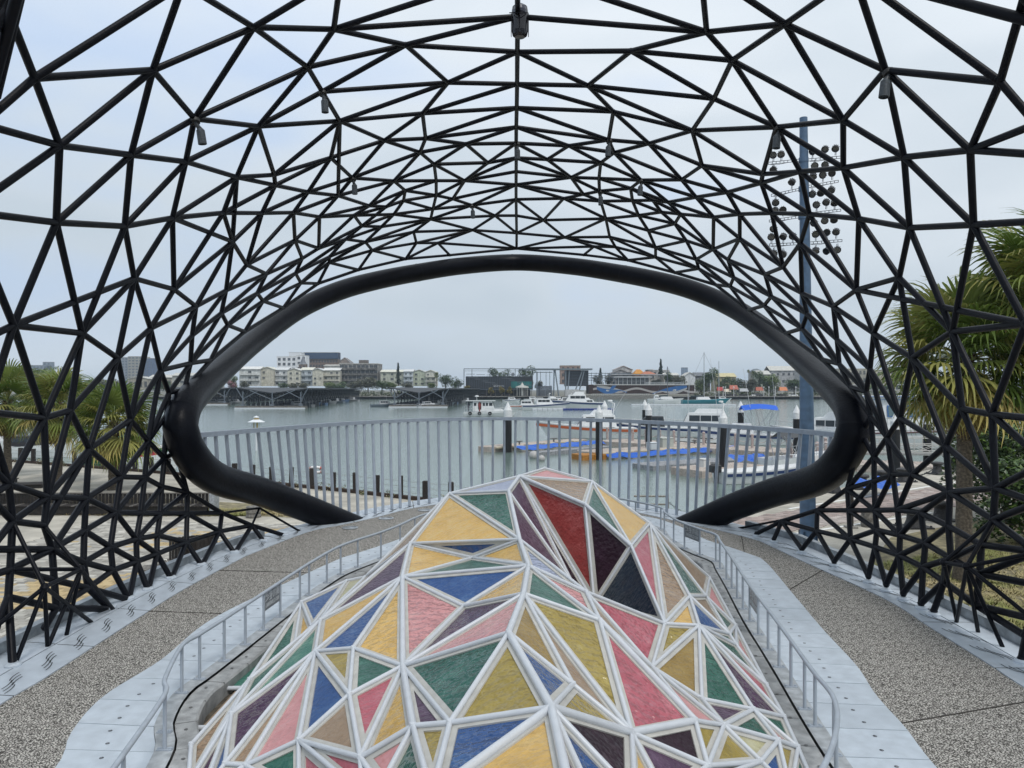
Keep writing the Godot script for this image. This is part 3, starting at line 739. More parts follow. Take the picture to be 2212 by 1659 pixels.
	st = mb()
	var under := PackedVector2Array()
	for i in range(0, n, 3): under.append(Vector2(loop_edge[i].x, loop_edge[i].z))
	sheet(st, under, -0.14)
	tag(build(self, "platform_slab", st, mat("slab", Color(0.2, 0.2, 0.2), 0.9)), "concrete slab below the platform floor", "", "", "structure")
	# recessed floor lights at the far end of the path
	for l in [[-2.09, 9.87, "recessed floor light in the path nearest the black rim"], [-1.74, 10.58, "recessed floor light, middle of the row by the railing"], [-1.29, 11.3, "recessed floor light in the path farthest along the railing"]]:
		var o := thing("floor_light", l[2], "floor light", v3(l[0], 0.001, -l[1]), 0.0, "round lights set in the path")
		st = mb()
		lathe(st, [Vector2(0.105, 0.0), Vector2(0.105, 0.012), Vector2(0.082, 0.014), Vector2(0.080, 0.004)], 28)
		build(o, "ring", st, mat("steel_ring", Color(0.5, 0.52, 0.54), 0.3, 0.8))
		st = mb()
		lathe(st, [Vector2(0.080, 0.006), Vector2(0.0, 0.006)], 28)
		build(o, "lens", st, mat("lens_glass", Color(0.28, 0.31, 0.33), 0.08))
# ---------- the lattice: a shell shaped like a whale's head ----------
func bend(d: float, keys: Array) -> float:
	for i in range(2, keys.size(), 2):
		if d <= keys[i]:
			var t: float = clampf((d - keys[i - 2]) / (keys[i] - keys[i - 2]), 0, 1)
			return lerpf(keys[i - 1], keys[i + 1], t)
	return keys[keys.size() - 1]
func shell_half_width(d: float, y: float) -> float:
	var w := bend(d, [0.0, 3.5, 9.0, 3.5, 11.8, 3.5, 13.0, 3.2, 14.5, 2.7, 16.0, 2.3])
	var h := bend(d, [0.0, 5.25, 8.0, 5.25, 11.0, 5.05, 13.0, 4.85, 16.0, 4.5])
	if y < 1.4:
		var foot := bend(d, [0.0, 3.3, 6.5, 3.32, 8.0, 3.22, 9.9, 2.82, 10.9, 2.4, 20.0, 2.3])
		var t := clampf(y / 1.4, 0, 1)
		return lerpf(foot, w, t * (2.0 - t))
	var k := (y - 1.4) / (h - 1.4)
	if k >= 1.0: return -1.0
	return w * pow(1.0 - pow(k, 2.4), 1.0 / 2.4)
func onto_shell(x: float, y: float) -> Vector3:
	# where the sight line through a traced joint leaves the shell
	var d := 2.5
	while d < 16.2:
		var p := px(x, y, d)
		if p.y < 0.0: return on(x, y, 0.0)
		if absf(p.x) > shell_half_width(d, p.y): return p
		d += 0.03
	return px(x, y, d)
var joints := {}
func make_shell() -> void:
	var paint := worn("black_paint", Color(0.0065, 0.0080, 0.0135), 0.42, 1.5, 0.7, 0.1)
	paint.metallic_specular = 0.28
	var root := thing("whale_lattice", "huge black tubular lattice shell shaped like a whale head arching over the platform", "sculpture")
	var w := SHELL_NODES.split(" ", false)
	for i in range(0, w.size(), 3): joints[w[i]] = onto_shell(float(w[i + 1]) / 1.82278, float(w[i + 2]) / 1.82278)
	for r in 13: joints["r%d" % r].x = lerpf(joints["r%d" % r].x, 0.05, 0.6)
	# the rim tube round the mouth
	var axis := [732, 1126, 10.40, .176, 650, 1093, 9.95, .176, 564, 1062, 9.3, .176, 479, 1038, 8.55, .176, 435, 1010, 8.1, .178, 403, 965, 7.78, .172, 390, 925, 7.7, .168, 398, 884, 7.9, .165, 425, 848, 8.4, .163, 480, 797, 9.4, .155, 551, 736, 10.7, .154, 640, 671, 12.0, .155, 730, 629, 12.9, .162, 812, 606, 13.6, .165, 900, 589, 14.3, .166, 1000, 574, 15.0, .168, 1118, 566.5, 15.6, .168]
	var pts := []
	var rad := []
	for i in range(0, axis.size(), 4):
		pts.append(px(axis[i], axis[i + 1], axis[i + 2]))
		rad.append(axis[i + 3])
	for i in range(axis.size() - 8, -1, -4):
		pts.append(px(2236 - axis[i], axis[i + 1] + (4.0 if i < 4 else 1.0), axis[i + 2]))
		rad.append(axis[i + 3])
	pts.push_front(pts[0] + (pts[0] - pts[1]).normalized() * 0.55)
	pts.push_back(pts[pts.size() - 1] + (pts[pts.size() - 1] - pts[pts.size() - 2]).normalized() * 0.55)
	rad.push_front(0.176); rad.push_back(0.176)
	var fine := smooth_line(pts, 150)
	var fr := []
	for i in 150:
		# radius by nearest traced point
		var best := 0
		for j in pts.size():
			if fine[i].distance_to(pts[j]) < fine[i].distance_to(pts[best]): best = j
		fr.append(rad[best])
	for pass_ in 6:
		var s := fr.duplicate()
		for i in range(1, 149): s[i] = (fr[i - 1] + fr[i] + fr[i + 1]) / 3.0
		fr = s
	var st := mb()
	tube(st, fine, fr, 28)
	# weld seams
	var rim_m := worn("rim_paint", Color(0.0065, 0.0080, 0.0135), 0.36, 0.9, 0.6, 0.2)
	rim_m.metallic_specular = 0.24
	var rim := build(root, "rim_tube", st, rim_m)
	for i in [22, 41, 62, 74, 88, 108, 128]:
		st = mb()
		var dir: Vector3 = (fine[i + 1] - fine[i - 1]).normalized()
		tube(st, [fine[i] - dir * 0.012, fine[i], fine[i] + dir * 0.012], [fr[i] + 0.0005, fr[i] + 0.004, fr[i] + 0.0005], 28, false)
		build(rim, "weld_seam", st, paint)
	# every tube of the lattice
	var unit := mb()
	tube(unit, [v3(0, 0, 0), v3(0, 1, 0)], 1.0, 12, false)
	var unit_mesh := unit.commit()
	var jobs := []
	for grp in SHELL_BARS.split(";", false):
		var q := grp.split(" ", false)
		for j in range(1, q.size()): jobs.append([q[0], q[j], 0.0255])
	# thin stays near the feet
	var hubs := {"hubA": onto_shell(106.0 + 0.0, 1106.0 + 126.0), "hubB": onto_shell(22.0, 1106.0 + 165.0), "hubC": onto_shell(1475.0 + 633.0, 1106.0 + 110.0), "hubD": onto_shell(1475.0 + 686.0, 1106.0 + 118.0)}
	for h in hubs: joints[h] = hubs[h].lerp(v3(0, 0.6, hubs[h].z), 0.07)
	for f in [["sA", 58, 1314], ["sB", 105, 1397], ["sC", 145, 1373], ["sD", 200, 1344], ["sE", 35, 1433], ["sF", 247, 1316], ["sG", 2065, 1341], ["sH", 2111, 1366], ["sI", 2164, 1398], ["sJ", 2032, 1303], ["sK", 2064, 1344]]:
		joints[f[0]] = on(f[1], f[2], 0.0)
	for e in [["hubA", "sB"], ["hubA", "sC"], ["hubA", "sF"], ["hubA", "f2"], ["hubA", "f20"], ["hubA", "hubB"], ["hubA", "f13"], ["hubB", "sE"], ["hubB", "sB"], ["hubB", "sD"], ["hubB", "f1"], ["hubB", "lo9"], ["hubC", "sG"], ["hubC", "sJ"], ["hubC", "q16"], ["hubC", "q18"], ["hubC", "hubD"], ["hubC", "q19"], ["hubD", "sH"], ["hubD", "sI"], ["hubD", "sK"], ["hubD", "q19"], ["hubD", "rp2"], ["hubD", "ro9"], ["hubD", "q20"]]:
		jobs.append([e[0], e[1], 0.015])
	# short stays from the foot lattice to the rim
	joints["zA"] = px(561, 1097, 9.5)
	joints["zB"] = on(648, 1147, 0.0)
	joints["zC"] = px(1683, 1124, 9.4)
	joints["zD"] = on(1595, 1141, 0.0)
	for e in [["f12", "zA"], ["zA", "zB"], ["zA", "e38"], ["q1", "zC"], ["zC", "zD"], ["zC", "q2"]]: jobs.append([e[0], e[1], 0.014])
	# the shell goes on round and behind the viewer
	var rows := []
	var dist := [4.2, 2.2, 0.0, -2.4]
	for r in 4:
		var row := []
		for k in 13:
			var u := (k + (0.5 if r % 2 else 0.0)) / 12.5
			var a := PI * (1.0 - clampf(u, 0, 1))
			var yy := 0.0 if k == 0 else maxf(0.0, 1.4 + 3.85 * sin(a) - 1.4 * absf(cos(a)) * absf(cos(a)))
			var hw := shell_half_width(4.0, minf(yy, 5.2))
			row.append(v3(signf(cos(a)) * hw if absf(cos(a)) > 0.06 else cos(a) * 3.0, yy, -dist[r]))
		rows.append(row)
	for r in 4:
		for k in 13:
			joints["z%d_%d" % [r, k]] = rows[r][k]
			if k > 0: jobs.append(["z%d_%d" % [r, k], "z%d_%d" % [r, k - 1], 0.032])
			if r > 0:
				jobs.append(["z%d_%d" % [r, k], "z%d_%d" % [r - 1, k], 0.032])
				if r % 2 and k < 12: jobs.append(["z%d_%d" % [r, k], "z%d_%d" % [r - 1, k + 1], 0.032])
				if not r % 2 and k > 0: jobs.append(["z%d_%d" % [r, k], "z%d_%d" % [r - 1, k - 1], 0.032])
	for o in ["lo1", "lo2", "lo3", "lo4", "lo5", "lo6", "lo7", "lo8", "lo9", "lp1", "a0", "a2", "a8", "rt", "ro1", "ro2", "ro3", "ro4", "ro5", "ro6", "ro7", "ro8", "ro9", "ro6b", "rp1", "rp2", "rp3", "j34"]:
		var near := []
		for k in 13: near.append([joints[o].distance_to(rows[0][k]), k])
		near.sort()
		for q in 2: jobs.append([o, "z0_%d" % near[q][1], 0.032])
	var list := []
	for j in jobs:
		var a: Vector3 = joints[j[0]]
		var b: Vector3 = joints[j[1]]
		var mid := (a + b) * 0.5
		var inside: bool = mid.z < -0.5 and absf(mid.x / mid.z) < 0.72
		list.append([-(a.distance_to(b) * j[2] / maxf(mid.length_squared(), 1.0)) * (1.0 if inside else 0.0), list.size(), a, b, j[2]])
	list.sort()
	var rest := mb()
	for i in list.size():
		var a: Vector3 = list[i][2]
		var b: Vector3 = list[i][3]
		var l := a.distance_to(b)
		if l < 0.01: continue
		if i < 296:
			var f := frame_of(b - a)
			part(root, "strut", unit_mesh, paint, Transform3D(Basis(f.x * list[i][4], f.y * l, f.z * list[i][4]), a))
		else: tube(rest, [a, b], list[i][4], 10, false)
	# welded knots where the tubes meet
	for n in joints:
		if n.begins_with("s") or n.begins_with("z"): continue
		lathe(rest, [Vector2(0, -0.031), Vector2(0.019, -0.024), Vector2(0.031, 0), Vector2(0.019, 0.024), Vector2(0, 0.031)], 8, joints[n])
	tag(build(root, "far_struts", rest, paint), "", "", "", "stuff")
	# foot plates
	st = mb()
	for n in ["g1", "g2", "g3", "g4", "g5", "g6", "g7", "g8", "g9", "t1", "t2", "t3", "t4", "t5", "t6", "t7", "t8", "t9", "ta"]:
		lathe(st, [Vector2(0.05, 0.006), Vector2(0.05, 0.018), Vector2(0.036, 0.03), Vector2(0.0, 0.03)], 14, v3(joints[n].x, 0, joints[n].z))
	build(root, "foot_collars", st, worn("plate_paint", Color.WHITE, 0.4, 1.0))
	# lamp heads hung from the joints
	var lamps := [["a5", 0.05, "lamp hanging left of the centre, second from the left edge"], ["a11", 0.02, "small lamp hanging from the upper left joint"], ["n5", -0.05, "largest grey lamp head hanging at the upper right"], ["n7", -0.03, "lamp hanging just left of the floodlight mast"], ["r5", 0.0, "lamp hanging from the ridge tube in the middle"], ["h4", -0.02, "lamp hanging right of the ridge, upper of two"], ["h12", -0.03, "small lamp hanging right of the middle, outermost"], ["h14", 0.0, "small lamp hanging right of the ridge, lower one"], ["c8", 0.02, "small lamp hanging left of the ridge, outermost"], ["c20", 0.01, "tiny lamp hanging low, just left of the ridge"]]
	for l in lamps:
		var at: Vector3 = joints[l[0]]
		var o := thing("lattice_spotlight", "grey " + l[2] if not l[2].begins_with("largest") else l[2], "spotlight", at, rng.randf() * 0.6, "small spotlights hung in the lattice")
		o.scale = Vector3.ONE * 0.8
		var lean := v3(l[1], 0, 0)
		st = mb()
		tube(st, [v3(0, -0.02, 0.03), v3(0, -0.055, 0.045)], 0.052, 12)
		build(o, "clamp", st, worn("lamp_rust", Color(0.055, 0.055, 0.055), 0.6, 6.0, 0.5))
		st = mb()
		tube(st, [v3(0, -0.05, 0.045), v3(0, -0.09, 0.05) + lean * 0.5, v3(0, -0.125, 0.05) + lean], [0.02, 0.022, 0.03], 10)
		build(o, "swivel", st, worn("lamp_metal", Color(0.06, 0.072, 0.085), 0.5, 6.0, 0.5))
		st = mb()
		var b := Basis(v3(0, 0, 1), l[1] * 3.0)
		lathe(st, [Vector2(0, 0), Vector2(0.03, 0), Vector2(0.044, -0.02), Vector2(0.046, -0.165), Vector2(0.040, -0.168), Vector2(0.038, -0.15), Vector2(0, -0.15)], 18, v3(0, -0.115, 0.05) + lean, b)
		build(o, "lamp_head", st, worn("lamp_body", Color(0.085, 0.105, 0.125), 0.5, 7.0, 0.5))
	# the black canister on the ridge, near the top of the picture
	var at: Vector3 = px(1123, 45, 7.05)
	var o := thing("ridge_canister", "shiny black canister lamp with a wire loop on the ridge tube at top", "lamp", at)
	st = mb()
	lathe(st, [Vector2(0.0, -0.145), Vector2(0.045, -0.143), Vector2(0.068, -0.125), Vector2(0.076, -0.09), Vector2(0.076, 0.10), Vector2(0.07, 0.135), Vector2(0.045, 0.155), Vector2(0, 0.158)], 28)
	build(o, "body", st, mat("gloss_black", Color(0.012, 0.012, 0.016), 0.12))
	st = mb()
	lathe(st, [Vector2(0.0, -0.06), Vector2(0.032, -0.054), Vector2(0.056, -0.025), Vector2(0.06, 0.0), Vector2(0.054, 0.03), Vector2(0.03, 0.055), Vector2(0, 0.06)], 20, v3(0, 0.085, 0.045))
	build(o, "dome", st, mat("dome_black", Color(0.03, 0.032, 0.05), 0.3))
	st = mb()
	var lp := []
	for k in 15:
		var a := PI * k / 14.0
		lp.append(v3(-0.085 * cos(a) - 0.01, 0.06 - 0.035 * sin(a), 0.05 + 0.075 * sin(a)))
	tube(st, lp, 0.005, 6)
	build(o, "wire_loop", st, paint)
	st = mb()
	for s in [-1, 1]: bx(st, v3(0.08 * s, -0.03, 0), v3(0.006, 0.2, 0.05))
	build(o, "side_bracket", st, paint)
# ---------- the stained glass relief ----------
func glass_mat(k: String, lin: Color, pale: Color, v: int) -> StandardMaterial3D:
	var key := "glass_%s%d" % [k, v]
	if mats.has(key): return mats[key]
	var m := StandardMaterial3D.new()
	mats[key] = m
	var a := lin.linear_to_srgb()
	var b := pale.linear_to_srgb()
	var f := noise(FastNoiseLite.TYPE_SIMPLEX_SMOOTH, 0.012, k.unicode_at(0) * 3, 6)
	f.fractal_gain = 0.62
	m.albedo_texture = ntex("glass_" + k, f, 512, [[0.0, a.darkened(0.16)], [0.4, a], [0.60, a.lightened(0.03)], [0.70, a.lerp(b, 0.30)], [0.76, a.lerp(b, 0.75)], [0.80, a.lerp(b, 0.25)], [1.0, b]])
	m.uv1_triplanar = true
	m.uv1_scale = Vector3.ONE * [0.55, 0.8][v]
	m.uv1_offset = v3(v * 0.37, v * 0.61, 0.13 * v)
	m.roughness = [0.16, 0.30][v]
	m.normal_enabled = true
	var c := noise(FastNoiseLite.TYPE_SIMPLEX_SMOOTH, 0.05, 91, 3)
	m.normal_texture = ntex("glass_bumps", c, 512, null, 10.0)
	m.normal_scale = [0.75, 0.4][v]
	m.metallic_specular = 0.3 if k in ["K", "N", "V"] else 0.5
	return m
func make_glass() -> void:
	var pts := {}
	var w := GLASS_NODES.split(" ", false)
	for i in range(0, w.size(), 4): pts[w[i]] = on(float(w[i + 1]) / 1.82278, float(w[i + 2]) / 1.82278, float(w[i + 3]))
	var cols := {
		"Y": [Color(0.66, 0.41, 0.11), Color(0.66, 0.53, 0.26)], "O": [Color(0.33, 0.245, 0.05), Color(0.50, 0.42, 0.17)], "Z": [Color(0.28, 0.18, 0.04), Color(0.38, 0.27, 0.09)],
		"B": [Color(0.022, 0.075, 0.23), Color(0.10, 0.20, 0.38)], "G": [Color(0.022, 0.105, 0.075), Color(0.09, 0.24, 0.18)], "P": [Color(0.43, 0.10, 0.13), Color(0.55, 0.26, 0.28)],
		"S": [Color(0.60, 0.27, 0.27), Color(0.66, 0.40, 0.38)], "V": [Color(0.075, 0.038, 0.075), Color(0.20, 0.14, 0.20)], "T": [Color(0.31, 0.21, 0.13), Color(0.44, 0.36, 0.27)],
		"R": [Color(0.30, 0.045, 0.04), Color(0.44, 0.14, 0.13)], "K": [Color(0.026, 0.012, 0.020), Color(0.07, 0.035, 0.06)], "N": [Color(0.006, 0.017, 0.034), Color(0.02, 0.045, 0.075)],
		"L": [Color(0.33, 0.37, 0.50), Color(0.5, 0.52, 0.6)], "E": [Color(0.46, 0.43, 0.25), Color(0.56, 0.55, 0.42)], "F": [Color(0.055, 0.20, 0.15), Color(0.42, 0.60, 0.42)]}
	var root := thing("glass_relief", "faceted stained glass mountain relief of coloured triangles in a white tube frame", "sculpture")
	var border_mat := worn("glazing_border", Color(0.60, 0.585, 0.54), 0.5, 1.2, 0.84)
	var bar_mat := worn("white_tube", Color(0.64, 0.67, 0.71), 0.3, 1.3, 0.93)
	var done := {}
	var thick := {"Ai Aa": 1, "Aa A8": 1, "A8 A5": 1, "A5 A2": 1, "A2 A1": 1, "A1 P2": 1, "P2 P5": 1, "P5 P6": 1, "Ai C1": 1, "A6 A9": 1, "A3 A6": 1, "A9 Ag": 1, "Ai B2": 1, "B7 B2": 1, "Ai C3": 1, "B7 B3": 1}
	for f in GLASS_FACES.split(";", false):
		var q := f.split(" ")
		var a: Vector3 = pts[q[1]]
		var b: Vector3 = pts[q[2]]
		var c: Vector3 = pts[q[3]]
		var n := (b - a).cross(c - a).normalized()
		if n.dot(v3(0, 1.8, 0) - a) < 0.0 and n.y < 0.3: n = -n
		elif n.y < 0.0: n = -n
		for e in [[1, 2], [2, 3], [3, 1]]:
			var k1 := q[e[0]] + " " + q[e[1]]
			var k2 := q[e[1]] + " " + q[e[0]]
			if done.has(k1) or done.has(k2): continue
			done[k1] = true
			var st := mb()
			var r := 0.0155 if thick.has(k1) or thick.has(k2) else 0.0108
			tube(st, [pts[q[e[0]]], pts[q[e[1]]]], r, 12, false)
			build(root, "frame_tube", st, bar_mat)
		var la := b.distance_to(c)
		var lb := c.distance_to(a)
		var lc := a.distance_to(b)
		var per := la + lb + lc
		var inc := (a * la + b * lb + c * lc) / per
		var inr := (b - a).cross(c - a).length() / per
		if inr < 0.004: continue
		var t := minf(0.033, inr * 0.5) / inr
		var dn := n * -0.007
		var dp := n * -0.013
		var o := [a + dn, b + dn, c + dn]
		var i_ := [a.lerp(inc, t) + dn, b.lerp(inc, t) + dn, c.lerp(inc, t) + dn]
		var p_ := [a.lerp(inc, t) + dp, b.lerp(inc, t) + dp, c.lerp(inc, t) + dp]
		var col: Array = cols[q[0]]
		var st := mb()
		tri(st, p_[0], p_[1], p_[2], n)
		var pane := build(root, "glass_pane", st, glass_mat(q[0], col[0], col[1], rng.randi() % 2))
		st = mb()
		for k in 3:
			var l := (k + 1) % 3
			quad(st, o[k], o[l], i_[l], i_[k], n)
			fquad(st, i_[k], i_[l], p_[l], p_[k], inc - i_[k])
		build(pane, "border", st, border_mat)
	var st := mb()
	for k in pts: lathe(st, [Vector2(0, -0.018), Vector2(0.012, -0.014), Vector2(0.0155, 0), Vector2(0.012, 0.012), Vector2(0, 0.0155)], 10, pts[k])
	tag(build(root, "weld_knots", st, bar_mat), "", "", "", "stuff")
	# low flat glass bays lying in the pit on the left
	for l in [[700, 1357, 726, 1306, 0.0, "E"], [0, 0, 0, 0, 0, ""]]: pass
	var low := [["E", -1.70, 5.35, -1.50, 6.05], ["F", -1.74, 4.75, -1.36, 5.3], ["T", -1.70, 4.2, -1.25, 4.7]]
	for l in low:
		var s2 := mb()
		quad(s2, v3(l[1], -0.055, -l[2]), v3(l[3], -0.045, -l[2]), v3(l[3], -0.045, -l[4]), v3(l[1], -0.055, -l[4]), Vector3.UP)
		build(root, "pit_pane", s2, glass_mat(l[0], cols[l[0]][0], cols[l[0]][1], 1))
		s2 = mb()
		tube(s2, [v3(l[1] - 0.02, -0.05, -l[2] + 0.02), v3(l[3] + 0.1, -0.04, -l[2] + 0.02)], 0.014, 10)
		build(root, "frame_tube", s2, bar_mat)

# ---------- low handrails with their cut-out signs ----------
const GLYPHS := "15 19 33 37;13 17 31;25;13 33;11 31" # stroke counts only, see sign()
func loop_at(d: float, left: bool) -> int:
	var n := loop_post.size()
	var best := 0
	var bd := 1e9
	for i in n:
		if (left and i > n * 0.52) or (not left and i < n * 0.52): continue
		var e := absf(-loop_post[i].z - d)
		if e < bd: bd = e; best = i
	return best
func sign_plate(parent: Node, a: Vector3, b: Vector3, out: Vector3, m: Material) -> void:
	var wdt := a.distance_to(b) - 0.024
	var right := (b - a).normalized()
	if right.cross(Vector3.UP).dot(out) < 0.0: right = -right
	var z := right.cross(Vector3.UP).normalized()
	var c := (a + b) * 0.5 + v3(0, 0.205, 0)
	var xf := Transform3D(Basis(right, Vector3.UP, z), c)
	var st := mb()
	bx(st, Vector3.ZERO, v3(wdt, 0.14, 0.004))
	var plate := part(parent, "sign_plate", st.commit(), m, xf)
	var pale := mat("cutout_light", Color(0.55, 0.58, 0.60), 0.7)
	var t := TextMesh.new()
	var f := SystemFont.new()
	f.font_names = PackedStringArray(["Droid Sans"])
	t.font = f
	t.text = "NO CLIMBING"
	t.font_size = 34
	t.pixel_size = wdt * 0.9 / 228.0
	t.depth = 0.007
	t.curve_step = 3.0
	part(plate, "lettering", t, pale, Transform3D(Basis(), v3(0, -0.037, 0)))
	# the four characters above it, as their main strokes
	st = mb()
	var sets := [
		[[-9, 9, -3, 9], [-10, 5, -2, 5], [-9, 2, -3, 2], [-9, -1, -3, -1], [-9, -4, -3, -4], [-9, -9, -3, -9], [-9, -4, -9, -9], [-3, -4, -3, -9], [0, 9, 10, 9], [1, 6, 9, 6], [-1, 3, 11, 3], [5, 11, 5, 3], [1, 0, 9, 0], [1, 0, 1, -10], [9, 0, 9, -10], [1, -3, 9, -3], [1, -6, 9, -6]],
		[[-4, 10, -9, 2], [-6, 6, 9, 6], [9, 6, 7, -9], [7, -9, 3, -8], [-1, 6, -8, -5], [4, 6, -5, -9]],
		[[-10, 6, 0, 6], [-5, 10, -5, -9], [-10, 0, 0, 2], [2, 9, 4, 6], [9, 9, 7, 6], [5, 10, 5, 0], [1, 4, 10, 4], [-9, -3, 9, -3], [0, 0, 0, -10], [-8, -10, 9, -10]],
		[[-9, 9, -1, 9], [-8, 5, -1, 5], [-10, 1, -1, 1], [-5, 10, -5, -6], [-10, -4, 10, -9], [2, 9, 10, 9], [2, 9, 2, 2], [10, 9, 10, 2], [2, 5, 10, 5], [2, 2, 11, 2], [6, 9, 6, 2]]]
	for k in 4:
		var cx := (k - 1.5) * wdt * 0.235
		for s in sets[k]:
			var p := v3(cx + s[0] * wdt * 0.0095, 0.027 + s[1] * 0.0033, 0)
			var q := v3(cx + s[2] * wdt * 0.0095, 0.027 + s[3] * 0.0033, 0)
			bx(st, (p + q) * 0.5, v3(0.0042, p.distance_to(q) + 0.003, 0.007), Basis(v3(0, 0, 1).cross(q - p).normalized() * -1.0, (q - p).normalized(), v3(0, 0, 1)))
	build(plate, "character_row", st, pale)
func make_handrails() -> void:
	var m := worn("rail_paint", Color(0.42, 0.47, 0.53), 0.35, 1.6, 0.88)
	var plate_m := worn("sign_metal", Color(0.25, 0.27, 0.29), 0.4, 2.0, 0.85)
	for side in 2:
		var left := side == 0
		var root := thing("low_handrail", ["low pale grey handrail on round posts left of the glass relief", "low pale grey handrail on round posts right of the glass relief"][side], "handrail", Vector3.ZERO, 0.0, "low handrails round the glass relief")
		var ds := [2.6, 3.2, 3.76, 4.03, 4.45, 4.72, 5.04, 5.38, 5.7, 6.02, 6.36, 6.66, 7.0, 7.35, 7.63, 8.05, 8.5, 8.95, 9.4, 9.85] if left else [3.5, 3.69, 4.01, 4.32, 4.63, 4.96, 5.28, 5.59, 5.9, 6.25, 6.57, 6.875, 7.21, 7.56, 7.92, 8.23, 8.58, 8.95, 9.35, 9.75, 10.2]
		var spots := []
		for d in ds: spots.append(loop_post[loop_at(d, left)] + v3(0, 0.014, 0))
		if not left: spots[0] = v3(1.43, 0.014, -3.38)
		for p in spots:
			var st := mb()
			tube(st, [p, p + v3(0, 0.272, 0)], 0.0095, 10, false)
			var post := build(root, "post", st, m)
			st = mb()
			bx(st, p + v3(0, 0.003, 0), v3(0.075, 0.006, 0.03))
			for s in [-1, 1]: lathe(st, [Vector2(0.009, 0.005), Vector2(0.009, 0.011), Vector2(0, 0.013)], 8, p + v3(0.027 * s, 0, 0))
			build(post, "foot_plate", st, m)
		var pts := []
		for p in spots: pts.append(p + v3(0, 0.276, 0))
		if left: pts.push_front(v3(-1.45, 0.29, -1.95))
		else:
			pts.push_front(v3(1.2, 0.29, -3.0)); pts.push_front(v3(0.95, 0.29, -2.75))
			pts.append(v3(1.35, 0.29, -10.45)); pts.append(v3(1.33, 0.02, -10.5))
		var st := mb()
		tube(st, smooth_line(pts, 140), 0.0125, 12)
		build(root, "rail", st, m)
		for s in ([[8, 9]] if left else [[7, 8], [15, 16]]):
			sign_plate(root, spots[s[0]], spots[s[1]], v3(-1 if left else 1, 0, 0), plate_m)

# ---------- railing at the water end ----------
func make_balustrade() -> void:
	var m := worn("railing_paint", Color(0.37, 0.425, 0.50), 0.38, 1.2, 0.86)
	var root := thing("balustrade", "pale grey blue railing of slanting round bars behind the mouth of the lattice", "railing")
	var base := []
	for p in [[425, 985, 8.12], [479, 1036, 8.6], [564, 1060, 9.38], [650, 1091, 10.05], [732, 1118, 10.62]]: base.append(px(p[0], p[1], p[2]))
	for p in [[-2.05, 10.9], [-1.73, 11.43], [-1.1, 12.2], [0.0, 12.8], [1.1, 12.45], [1.85, 11.6], [2.2, 11.0]]: base.append(v3(p[0], 0.008, -p[1]))
	for p in [[1504, 1119, 10.72], [1586, 1092, 10.1], [1672, 1061, 9.4], [1757, 1037, 8.6], [1811, 986, 8.12]]: base.append(px(p[0], p[1], p[2]))
	var top := []
	for p in [[418, 943.5], [500, 936], [600, 928], [737, 917.5], [903, 909], [1087, 906], [1270, 908.6], [1474, 917], [1608, 925], [1741, 935], [1815, 942.5]]: top.append(on(p[0], p[1], 1.29))
	var t := smooth_line(top, 76)
	var dense := smooth_line(base, 500)
	var bars := smooth_line(top, 66)
	for p in bars:
		var sx: float = 1106.0 + p.x / -p.z * FOCAL
		var off := absf(sx - 1112.0)
		var lean := bend(off, [0.0, 0.0, 210.0, 3.0, 370.0, 6.0, 410.0, 10.0, 450.0, 13.0, 520.0, 17.0, 585.0, 12.0, 630.0, 9.0, 660.0, 4.0])
		var want := sx + lean * signf(1112.0 - sx)
		var foot: Vector3 = dense[0]
		var bd := 1e9
		for q in dense:
			var e := absf(1106.0 + q.x / -q.z * FOCAL - want)
			if e < bd: bd = e; foot = q
		var st2 := mb()
		tube(st2, [foot, p], 0.0215, 10, false)
		build(root, "baluster", st2, m)
	var st := mb()
	for i in 75:
		var dir: Vector3 = (t[i + 1] - t[i])
		var nrm := v3(dir.z, 0, -dir.x).normalized()
		var u := v3(0, 0.026, 0)
		var s := nrm * 0.036
		var d2: Vector3 = (t[mini(i + 2, 75)] - t[i + 1])
		var s2 := v3(d2.z, 0, -d2.x).normalized() * 0.036 if i < 74 else s
		var p: Vector3 = t[i] + v3(0, 0.012, 0)
		var q: Vector3 = t[i + 1] + v3(0, 0.012, 0)
		fquad(st, p + u - s, q + u - s2, q + u + s2, p + u + s, Vector3.UP)
		fquad(st, p - u - s, q - u - s2, q - u + s2, p - u + s, Vector3.DOWN)
		fquad(st, p + u + s, q + u + s2, q - u + s2, p - u + s, s)
		fquad(st, p + u - s, q + u - s2, q - u - s2, p - u - s, -s)
	build(root, "top_rail", st, m)

